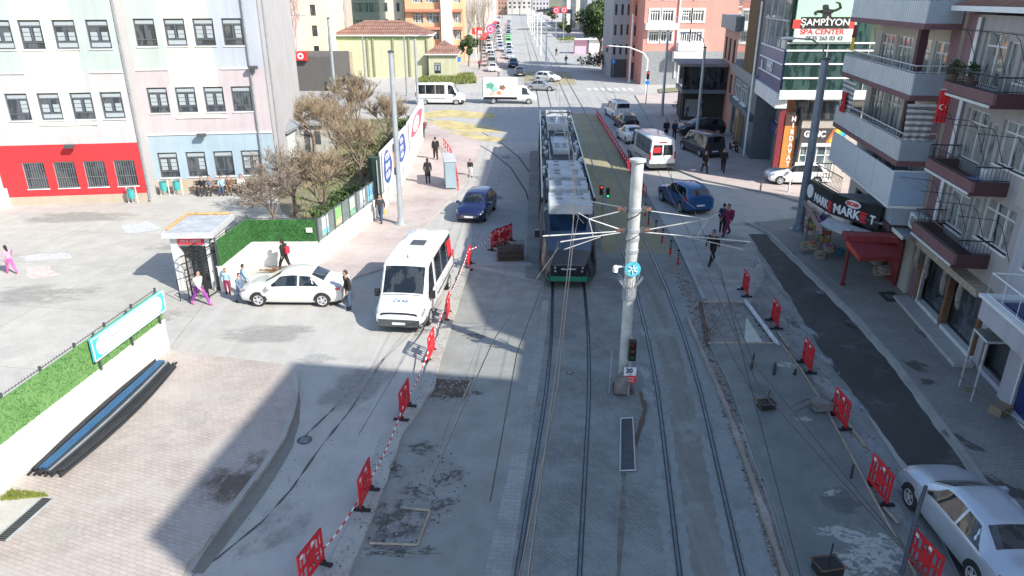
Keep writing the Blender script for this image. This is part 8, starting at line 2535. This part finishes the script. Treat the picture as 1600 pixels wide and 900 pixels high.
for k, chh in enumerate('OTOPARK'): text(t, chh, .6, signr, (0, -.12, 6.8 - k * .68), ext=.003, bold=.02)
t = T('awning_stall', 'white van-like kiosk with pink front beside the avenue', 'kiosk', (*G(918, 84), 0), 0)
m = MB(); m.box(-3, 0, 0, 3, 0, 3.0, M('kiosk_pink', (.7, .4, .5), .6)); m.box(.2, 5, -.5, 3, 0, 3.4, white); m.build('body', t)
m = MB(); m.box(-3.2, 5.2, -1.3, 0, 3.2, 3.4, white); m.build('awning', t)
for nm_, x, y, h, lab, c in (('lollipop_sign', 767, 100, 7, 'pink round sign on a pole left of the avenue', (.7, .12, .25)), ('flag_sign', 880, 70, 9.5, 'red round sign on a mast to the right of the avenue', (.7, .05, .08)), ('flag_sign', 868, 72, 9.5, 'red square sign on the mast left of the round one', (.7, .05, .08))):
 t = T(nm_, lab, 'sign', (*G(x, y), 0), 0)
 m = MB(); m.lathe([(.08, 0), (.07, h)], galv, 8); m.build('post', t)
 m = MB(); m.lathe([(.001, -.1), (.9, -.1), (.9, .1), (.001, .1)], M('sign_' + lab[:8].replace(' ', '_'), c, .5, var=0), 16, (0, 0, h - .5), 'y'); m.lathe([(.5, -.12), (.4, -.12)], signw, 16, (0, 0, h - .5), 'y'); m.build('sign_disc', t)
t = T('banner', 'red banners hanging on the lamp post left of the avenue', 'banner', (*G(744, 92), 0), 0)
m = MB(); m.lathe([(.09, 0), (.08, 9)], white, 8); m.build('post', t)
m = MB(); m.box(-.8, -.15, -.03, .03, 5.0, 6.2, red); m.box(.15, 1.5, -.03, .03, 4.8, 6.4, red); m.box(.5, 1.4, -.05, -.03, 5.0, 5.7, signw); m.build('cloth', t)
t = T('sun_canopy', 'black tensile canopy roof over the square at the right of the avenue', 'canopy', (*G(860, 47), 0), 0)
m = MB(); m.raw([(-6, -3, 7.5), (8, -3, 6.2), (9, 8, 7.5), (-5, 9, 6.6), (1, 2, 8.3)], [(0, 1, 4), (1, 2, 4), (2, 3, 4), (3, 0, 4)], black)
m.raw([(-6, -3, 7.45), (8, -3, 6.15), (9, 8, 7.45), (-5, 9, 6.55), (1, 2, 8.2)], [(4, 1, 0), (4, 2, 1), (4, 3, 2), (4, 0, 3)], black); m.build('roof', t)
for x, y, h in ((-6, -3, 7.5), (8, -3, 6.2), (9, 8, 7.5), (-5, 9, 6.6)):
 m = MB(); m.lathe([(.1, 0), (.1, h)], dgrey, 8, (x, y, 0)); m.build('post', t)
t = T('road_sign', 'cluster post with blue and white plates by the grass', 'road sign', (*G(716, 118), 0), 0)
m = MB(); m.lathe([(.05, 0), (.05, 3)], galv, 8); m.build('post', t)
m = MB(); m.box(-.5, .5, -.06, -.03, 2.2, 3.0, MATS['sign_blue']); m.box(-1.3, -.6, -.06, -.03, 2.0, 2.8, signw); m.build('sign_plate', t)
goods_c = [(0.4, 0.1, 0.3), (0.5, 0.3, 0.1), (0.15, 0.2, 0.4), (0.5, 0.45, 0.4), (0.1, 0.35, 0.3), (0.5, 0.12, 0.08), (0.45, 0.42, 0.12), (0.3, 0.3, 0.33)]
gm_ = [M('goods_%d' % i, c, .6, var=.3, sc=12) for i, c in enumerate(goods_c)]
random.seed(31)
def crate(loc, rz, label, fill):
 t = T('crate', label, 'crate', loc, rz, 'crates of goods at the market')
 m = MB()
 for z in (0.03, .13, .23):
  m.box(-.3, .3, -.2, -.185, z, z + .06, wood); m.box(-.3, .3, .185, .2, z, z + .06, wood); m.box(-.3, -.285, -.185, .185, z, z + .06, wood); m.box(.285, .3, -.185, .185, z, z + .06, wood)
 m.box(-.28, .28, -.18, .18, 0, .03, wood); m.build('box', t)
 m = MB()
 for k in range(20): m.sph((random.uniform(-.24, .24), random.uniform(-.14, .14), .2 + random.uniform(0, .08)), .055, fill, 6)
 m.build('contents', t)
words_ = ['orange', 'ochre', 'blue', 'beige', 'green', 'red', 'yellow', 'grey']
cp = [(1258, 388), (1268, 396), (1280, 402), (1292, 400), (1300, 392), (1366, 420), (1372, 428), (1380, 436)]
plc = ['nearest the big pole', 'second from the big pole', 'in the middle of the entrance row', 'right of the middle of the entrance row', 'at the dark doorway', 'under the red canopy, top one', 'under the red canopy, middle one', 'under the red canopy, lowest one']
fl = [1, 5, 3, 0, 2, 3, 1, 7]
for i, (x, y) in enumerate(cp):
 crate((*G(x, y, .13), .13 + (.3 if i % 2 else 0)), R(-98 + random.uniform(-8, 8)), 'wooden crate with %s goods %s' % (words_[fl[i]] if fl[i] else 'purple', plc[i]), gm_[fl[i]])
def rack(loc, rz, label, h=1.6, n=26):
 t = T('display_rack', label, 'rack', loc, rz)
 m = MB()
 for x in (-.45, .45):
  for y in (-.2, .2): m.tube([(x, y, 0), (x, y, h)], .018, dgrey, 4)
 for z in (.3, .75, 1.2, h): m.box(-.46, .46, -.21, .21, z - .015, z, dgrey)
 m.build('frame', t)
 for z in (.3, .75, 1.2):
  m = MB()
  for k in range(8):
   x = -.4 + k * .11; g = random.choice(gm_)
   m.box(x, x + .09, -.18, .18, z, z + random.uniform(.15, .32), g)
  m.build('goods', t)
rack((*G(1262, 372, .13), .13), R(-98), 'display rack with colourful packets beside the big pole')
rack((*G(1285, 384, .13), .13), R(-98), 'display rack with packets inside the market entrance')
rack((*G(1355, 405, .13), .13), R(-95), 'rack of bright packets under the red canopy')
m = MB()
for k in range(40):
 a = k * .5; m.sph((random.uniform(-.15, .15), random.uniform(-.15, .15), 1.3 + random.uniform(-.5, .5)), .1, random.choice((M('balloon_purple', (.12, .03, .2), .4), gm_[2], gm_[3])), 6)
m.tube([(0, 0, 0), (0, 0, 2.2)], .02, dgrey, 5)
m.build('hanging_goods', label='bunch of purple and blue goods hanging on a stick at the market front', cat='goods', loc=(*G(1278, 388, .13), .13))
for x, y, c, lab in ((1385, 428, (.2, .35, .6), 'blue bucket on the pavement under the red canopy'), (1394, 436, (.5, .1, .05), 'red basin beside the blue bucket'), (1312, 398, (.05, .2, .3), 'large blue water bottle bag at the market doorway')):
 m = MB(); m.lathe([(.001, 0), (.15, 0), (.2, .32), (.17, .32), (.13, .05)], M('bucket_%d' % x, c, .4), 14); m.build('bucket', label=lab, cat='bucket', loc=(*G(x, y, .13), .14))
m = MB()
for k in range(5): m.tube([(k * .07, 0, 0), (k * .07 + .1, .25, 1.4)], .014, (wood, M('broom_yellow', (.5, .5, .1), .6), red)[k % 3], 5)
m.build('broom_set', label='brooms leaning on the red side wall under the canopy', cat='brooms', loc=(*G(1384, 420, .13), .13), rz=R(-90))
t = T('condenser_unit', 'white air conditioner unit on the wall above the red canopy', 'air conditioner', (*G(1432, 358, 3.3), 3.3), fM.rz)
m = MB(); m.box(-.45, .45, -.2, .2, 0, .62, white); m.build('housing', t); m = MB(); m.lathe([(.22, -.205), (.2, -.215), (.001, -.21)], mgrey, 16, (-.1, 0, .31), 'y'); m.build('fan_grille', t)
for fr_, x, y, z, lab in ((fR, 3.2, -.8, 9.45, 'leafy potted plant on the upper maroon balcony'), (fR, 2.2, -.95, 9.45, 'yellow potted flower at the far end of the upper maroon balcony'), (fM, 2.5, .3, 3.8, 'dark leafy planter behind the market sign'), (fM, 1.2, .5, 3.8, 'dark leafy planter at the far end of the market roof')):
 t = T('potted_plant', lab, 'plant', (*fr_.w(x, y), z), 0)
 m = MB(); m.lathe([(.001, 0), (.12, 0), (.16, .25), (.13, .25)], brownw, 12); m.build('pot', t)
 m = MB(); lm = M('leaf_green', (0.05, 0.12, 0.03), .7, var=.4, sc=8)
 for k in range(260):
  a, b, r = random.uniform(0, 2 * PI), random.uniform(0, PI), random.uniform(.1, .36)
  p = Vector((r * math.sin(b) * math.cos(a), r * math.sin(b) * math.sin(a), .45 + r * .8 * math.cos(b)))
  q = Vector((random.uniform(-1, 1), random.uniform(-1, 1), random.uniform(-1, 1))).normalized() * .07
  w_ = q.cross(Vector((0, 0, 1))) * .6
  m.face([p - q, p + w_, p + q, p - w_], lm)
 m.build('leaves', t)
for fr_, x, y, z, lab, c in ((fR, 4.9, -.7, 4.05, 'pale blue plastic basin on the lower maroon balcony', (.25, .35, .6)),):
 m = MB(); m.lathe([(.001, 0), (.2, 0), (.27, .2), (.24, .2)], M('basin', c, .4), 14); m.build('basin', label=lab, cat='basin', loc=(*fr_.w(x, y), 6.25))
# ---------------------------------------------------------------- trees and plants
bark = M('bark', (0.20, 0.155, 0.125), .95, var=.3, sc=4)
bark_l = M('bark_pale', (0.30, 0.25, 0.2), .95, var=.3, sc=4)
twig_t = M('twig_tan', (0.31, 0.24, 0.16), .95, var=.35, sc=1.5)
twig_g = M('twig_greybrown', (0.25, 0.205, 0.165), .95, var=.35, sc=1.5)
def grow(mb, tw, mat, tmat, p, d, r, L, lvl, maxl, up=.1, spread=.55, kids_=3):
 n = 3 if lvl < maxl else 2
 pts = [p]; q = Vector(p); dd = Vector(d)
 for k in range(n):
  dd = (dd + Vector((random.uniform(-1, 1), random.uniform(-1, 1), random.uniform(-.6, .8) + up)) * .14).normalized()
  q = q + dd * L / n; pts.append(q.copy())
 rr = [max(.010, r * (1 - .5 * i / n)) for i in range(n + 1)]
 (mb if lvl <= 1 else tw).tube(pts, rr, mat if lvl <= 1 else tmat, 6 if lvl <= 1 else 3, caps=False)
 if lvl >= maxl: return
 for k in range(kids_ + (1 if lvl > 1 else 0)):
  t_ = random.uniform(.35, 1.0) if k else 1.0
  i = min(n - 1, int(t_ * n)); pb_ = pts[i].lerp(pts[i + 1], t_ * n - i) if t_ < 1 else pts[-1]
  ax = Vector((random.uniform(-1, 1), random.uniform(-1, 1), random.uniform(-.3, .3)))
  nd = (dd + ax.normalized() * spread * random.uniform(.6, 1.3) + Vector((0, 0, up))).normalized()
  grow(mb, tw, mat, tmat, pb_, nd, r * .55 * (1 if k == 0 else .8), L * random.uniform(.6, .82), lvl + 1, maxl, up, spread, kids_)
def bare_tree(label, base, h, r, seed, up=.12, spread=.6, maxl=5, kids_=3, mat=bark, tmat=twig_g, lean=(0, 0), trunkfrac=.28, group=None):
 random.seed(seed)
 t = T('bare_tree', label, 'tree', (base[0], base[1], 0), 0, group)
 mb = MB(); tw = MB()
 top = Vector((lean[0], lean[1], h * trunkfrac))
 mb.tube([(0, 0, 0), tuple(top * .5 + Vector((.05, 0, 0))), tuple(top)], [r * 1.3, r, r * .85], mat, 8, caps=False)
 for k in range(4):
  a = k * PI / 2 + random.uniform(-.5, .5)
  d = Vector((math.cos(a) * spread, math.sin(a) * spread, 1.0 if k else 1.6)).normalized()
  grow(mb, tw, mat, tmat, top, d, r * .6, h * .30, 1, maxl, up, spread, kids_)
 mb.build('trunk', t); tw.build('crown', t)
 return t
bare_tree('spreading bare tree nearest the gate wall, behind the green hedge', G(432, 372), 4.3, .13, 101, .02, .95, 5, 4, tmat=twig_g)
bare_tree('bare tree in the yard corner beside the litter bin and school wing', G(462, 340), 4.6, .12, 102, .05, .8, 5, 4)
bare_tree('bare tree behind the poster wall, left of the dark green pier', G(508, 352), 4.4, .12, 103, .08, .75, 5, 4, tmat=twig_t)
bare_tree('dense tan twigged tree behind the billboard, nearest the tall pole', G(565, 290), 4.6, .12, 104, .12, .6, 5, 4, tmat=twig_t)
bare_tree('dense tan twigged tree in the middle of the thicket', G(530, 262), 5.0, .12, 105, .14, .6, 5, 4, tmat=twig_t)
bare_tree('tan twigged tree at the far right of the thicket', G(608, 236), 4.8, .12, 106, .12, .65, 5, 4, tmat=twig_t)
bare_tree('tan twigged tree at the far left of the thicket', G(492, 240), 5.0, .12, 107, .1, .7, 5, 4, tmat=twig_t)
bare_tree('upright bare tree at the back of the thicket', G(560, 218), 5.6, .12, 108, .18, .5, 5, 4, tmat=twig_t)
bare_tree('thin bare tree with pale trunk beside the school corner', G(466, 214), 10.5, .14, 109, .2, .35, 5, 3, mat=bark_l, tmat=twig_g, trunkfrac=.45)
bare_tree('small bare bush-like tree before the grey shed', G(520, 215), 4.6, .1, 110, .1, .7, 5, 3, tmat=twig_t)
lab5 = ['bare street tree left of the avenue, nearest the red banners', 'second bare street tree along the left of the avenue', 'third bare street tree along the left of the avenue', 'fourth bare street tree along the left of the avenue', 'fifth bare street tree along the left of the avenue', 'sixth bare street tree along the left of the avenue', 'bare tree far down between the avenue carriageways', 'bare tree at the very end of the avenue', 'bare tree left of the end of the avenue']
for i, (x, y, h) in enumerate(((752, 98, 12), (745, 84, 13), (756, 72, 14), (752, 62, 15), (762, 54, 15), (762, 46, 16), (785, 30, 16), (812, 24, 16), (800, 22, 18))):
 bare_tree(lab5[i], G(x, y), h, .2, 200 + i, .2, .5, 4, 3, mat=bark, tmat=twig_g, group='bare street trees down the avenue')
ug = M('undergrowth_green', (0.10, 0.14, 0.04), .9, var=.5, sc=2); ugt = M('undergrowth_tan', (0.24, 0.2, 0.12), .9, var=.5, sc=2)
def leaf_clump(name, label, cat, base, rx, ry, rz_, n, mats, s=.12, z=0, kind=None, stems=True, parent=None):
 m = MB()
 for k in range(n):
  a = random.uniform(0, 2 * PI); b = math.acos(random.uniform(-.2, 1)); q = random.uniform(.55, 1.0) * (1 + .25 * math.sin(a * 3 + b * 4))
  p = Vector((rx * q * math.sin(b) * math.cos(a), ry * q * math.sin(b) * math.sin(a), rz_ * (.45 + .55 * q * math.cos(b))))
  d = Vector((random.uniform(-1, 1), random.uniform(-1, 1), random.uniform(-1, 1))).normalized() * s * random.uniform(.6, 1.3)
  e = d.cross(Vector((random.uniform(-1, 1), random.uniform(-1, 1), 1)).normalized()) * .6
  m.face([p - d, p + e, p + d, p - e], random.choice(mats))
 if parent is not None:
  return m.build(name, parent)
 t = T(name, label, cat, (base[0], base[1], z), 0)
 m.build('foliage', t)
 s_ = MB()
 for k in range(5):
  a = k * 1.25
  s_.tube([(0, 0, 0), (rx * .5 * math.cos(a), ry * .5 * math.sin(a), rz_ * .6)], [.03, .01], bark, 4)
 s_.build('stem', t)
 return t
random.seed(50)
leaf_clump('bush', 'green bush under the bare trees beside the dark green pier', 'bush', G(552, 330), 1.6, 1.4, 1.6, 1500, [ug, MATS['leaf_green']], .10)
leaf_clump('bush', 'greenish bush behind the poster wall, left of the pier', 'bush', G(520, 352), 1.3, 1.0, 1.3, 1100, [ug, MATS['leaf_green']], .10)
leaf_clump('bush', 'dull green bush in the middle of the thicket', 'bush', G(500, 280), 1.8, 1.6, 1.6, 1400, [ug, ugt], .12)
leaf_clump('bush', 'tan dry bush at the back of the thicket', 'bush', G(590, 250), 2.2, 2.0, 1.8, 1800, [ugt, ug], .12)
leaf_clump('bush', 'yellowish dry bush behind the billboard', 'bush', G(570, 275), 2.0, 1.6, 1.8, 1500, [ugt, ug], .12)
leaf_clump('bush', 'dark evergreen bush against the olive wall', 'bush', G(640, 212), 1.6, 1.4, 1.8, 1300, [M('leaf_dark', (0.03, 0.05, 0.025), .8, var=.3), ug], .12)
leaf_clump('bush', 'low brown bush between the pole and the olive house', 'bush', G(548, 140), 3.2, 1.6, 1.8, 1500, [M('dead_leaf', (.12, .09, .07), .9, var=.3), twig_g], .15)
def grass(name, pts, n, h=.18, z=0.0, mats=None):
 m = MB(); mats = mats or [M('grass_green', (0.12, 0.2, 0.04), .9, var=.3, sc=2)]
 xs = [p[0] for p in pts]; ys = [p[1] for p in pts]
 def inside(x, y):
  c = False; j = len(pts) - 1
  for i in range(len(pts)):
   if (pts[i][1] > y) != (pts[j][1] > y) and x < (pts[j][0] - pts[i][0]) * (y - pts[i][1]) / (pts[j][1] - pts[i][1]) + pts[i][0]: c = not c
   j = i
  return c
 k = 0
 while k < n:
  x, y = random.uniform(min(xs), max(xs)), random.uniform(min(ys), max(ys))
  if not inside(x, y): k += .2; continue
  k += 1
  a = random.uniform(0, PI); w_ = h * .16; hh = h * random.uniform(.5, 1.3); lx, ly = random.uniform(-.4, .4) * hh, random.uniform(-.4, .4) * hh
  m.face([(x - w_ * math.cos(a), y - w_ * math.sin(a), z), (x + w_ * math.cos(a), y + w_ * math.sin(a), z), (x + lx, y + ly, z + hh)], random.choice(mats))
 m.build(name, kind='stuff', label='green grass growing beside the wall', cat='grass')
gg = [M('grass_green', (0.12, 0.2, 0.04), .9, var=.3, sc=2), M('grass_dry', (0.25, 0.23, 0.09), .9, var=.3, sc=2)]
g_grass = ground_mat('grassy_soil', (0.15, 0.19, 0.07), (0.24, 0.21, 0.13), mid=2, rough=.95)
sheet('grass_ground', px((430, 280), (440, 190), (640, 185), (655, 230), (583, 300), (560, 345), (500, 372), (440, 330)), 0.0125, ground_mat('thicket_soil', (0.24, 0.21, 0.14), (0.17, 0.18, 0.09), mid=2, stain=(0.33, 0.29, 0.23)), jag=.1)
grass('grass', px((430, 280), (440, 190), (640, 185), (655, 230), (583, 300), (560, 345), (500, 372)), 6000, .25, 0, gg)
sheet('grass_verge', px((650, 128), (665, 118), (740, 116), (745, 130), (700, 133)), 0.0125, g_grass)
grass('grass', px((650, 128), (665, 118), (740, 116), (745, 130), (700, 133)), 5000, .5, 0, gg)
grass('grass', px((2, 782), (20, 770), (74, 776), (78, 780), (4, 788)), 900, .09, .09, [M('moss_yellowgreen', (0.2, 0.24, 0.04), .9)])
sheet('grass_verge', px((1028, 140), (1080, 136), (1090, 142), (1030, 146)), 0.115, g_grass)
for x0, x1, yb, hh, lab, c in ((425, 452, 268, 2.9, 'pale kiosk with grey hip roof at the school corner', (.6, .62, .6)), (470, 512, 240, 2.4, 'low grey roofed shed behind the bare trees', (.4, .4, .38))):
 A, B = G(x0, yb), G(x1, yb)
 t = T('shed', lab, 'shed', (*A, 0), 0)
 m = MB(); W = B[0] - A[0]; m.box(0, W, 0, 3, 0, hh, M('shed_%d' % x0, c, .7)); m.build('wall', t)
 m = MB(); m.box(W * .2, W * .4, -.03, 0, 0.1, 1.9, dgrey); m.box(W * .6, W * .8, -.03, 0, .8, 1.9, dgrey); m.build('door', t)
 hip_roof(t, 0, W, 0, 3, hh + .18, .8, mgrey, .35, mgrey)
m = MB(); m.tube([(0, 0, .0), (0.1, 0, 4.2)], .05, mgrey, 6);
m = MB(); random.seed(77)
def leafy(label, base, h, rx, ry, rzz, cz, n, mats, tr=.35, s=.3, seed=1, lobes=14, name='pine_tree'):
 random.seed(seed)
 t = T(name, label, 'tree', (base[0], base[1], 0), 0)
 m = MB(); m.tube([(0, 0, 0), (.2, 0, h * .35), (0, .2, cz)], [tr, tr * .8, tr * .5], bark, 8)
 cs = []
 for k in range(lobes):
  a = random.uniform(0, 2 * PI); b = math.acos(random.uniform(-1, 1)); q = random.uniform(.3, .85)
  c = Vector((rx * q * math.sin(b) * math.cos(a), ry * q * math.sin(b) * math.sin(a), cz + rzz * q * math.cos(b)))
  cs.append((c, random.uniform(.25, .45)))
  m.tube([(0, .1, h * .4), tuple(c * .5 + Vector((0, 0, cz * .4))), tuple(c)], [tr * .4, tr * .25, .04], bark, 5)
 m.build('trunk', t)
 f = MB()
 for c, q in cs:
  for k in range(n // lobes):
   d = Vector((random.gauss(0, 1), random.gauss(0, 1), random.gauss(0, 1))).normalized()
   p = c + Vector((d.x * rx * q, d.y * ry * q, d.z * rzz * q)) * random.uniform(.7, 1.05)
   e = Vector((random.uniform(-1, 1), random.uniform(-1, 1), random.uniform(-1, 1))).normalized() * s * random.uniform(.5, 1.2)
   g = e.cross(d).normalized() * s * .4
   f.face([p - e, p + g, p + e, p - g], random.choice(mats))
 f.build('crown', t)
pg = [M('pine_green', (0.05, 0.10, 0.03), .8, var=.3), M('pine_dark', (0.025, 0.05, 0.02), .8, var=.3), M('pine_light', (0.09, 0.15, 0.04), .8, var=.3)]
leafy('big round dark green pine beside the far right corner', G(936, 104), 11, 4.6, 4.4, 4.2, 8.6, 5200, pg, .35, .36, 61, 18)
leafy('small leafy tree at the edge of the square beyond the pine', G(880, 58), 5, 3, 3, 2, 3, 1500, [ug, pg[0]], .15, .3, 62, 8, 'small_tree')
leafy('dark green tree left of the avenue by the banners', G(732, 104), 6, 2, 2, 2.2, 3.8, 1400, pg, .15, .3, 63, 8, 'small_tree')
leafy('leafy tree in the square behind the slim masts', G(862, 38), 8, 5, 4, 3, 5, 1800, [ug, pg[0], twig_g], .2, .4, 64, 9, 'small_tree')
leaf_clump('bush', 'yellow green shrub bed by the square', 'bush', G(888, 66), 3, 2, 1.5, 900, [ug, M('leaf_yellow', (.3, .35, .05), .8)], .2)
leaf_clump('bush', 'dark ivy mass around the crossing corner fence', 'bush', G(945, 112), 4.5, 2.2, 3.2, 1800, [pg[1], M('ivy_brown', (.08, .06, .04), .9)], .2)
leaf_clump('bush', 'plants under the dark pavilion', 'bush', G(1072, 180), 1.4, 1.0, 1.8, 700, [ug, pg[1]], .12, z=.11)
m = MB()
hill = []
N = 40
for j in range(9):
 for i in range(N + 1):
  x = -500 + i * 1000 / N; y = 620 + j * 60
  hill.append((x, y, (14 + 10 * math.sin(i * .7) + 6 * math.sin(i * 1.9 + 2)) * min(1, j / 4) * 1.5))
m.raw(hill, [(j * (N + 1) + i, j * (N + 1) + i + 1, (j + 1) * (N + 1) + i + 1, (j + 1) * (N + 1) + i) for j in range(8) for i in range(N)], ground_mat('far_hill', (0.22, 0.2, 0.14), (0.14, 0.16, 0.1), big=.01, mid=.05, fine=.3), True)
m.build('hills', kind='structure')
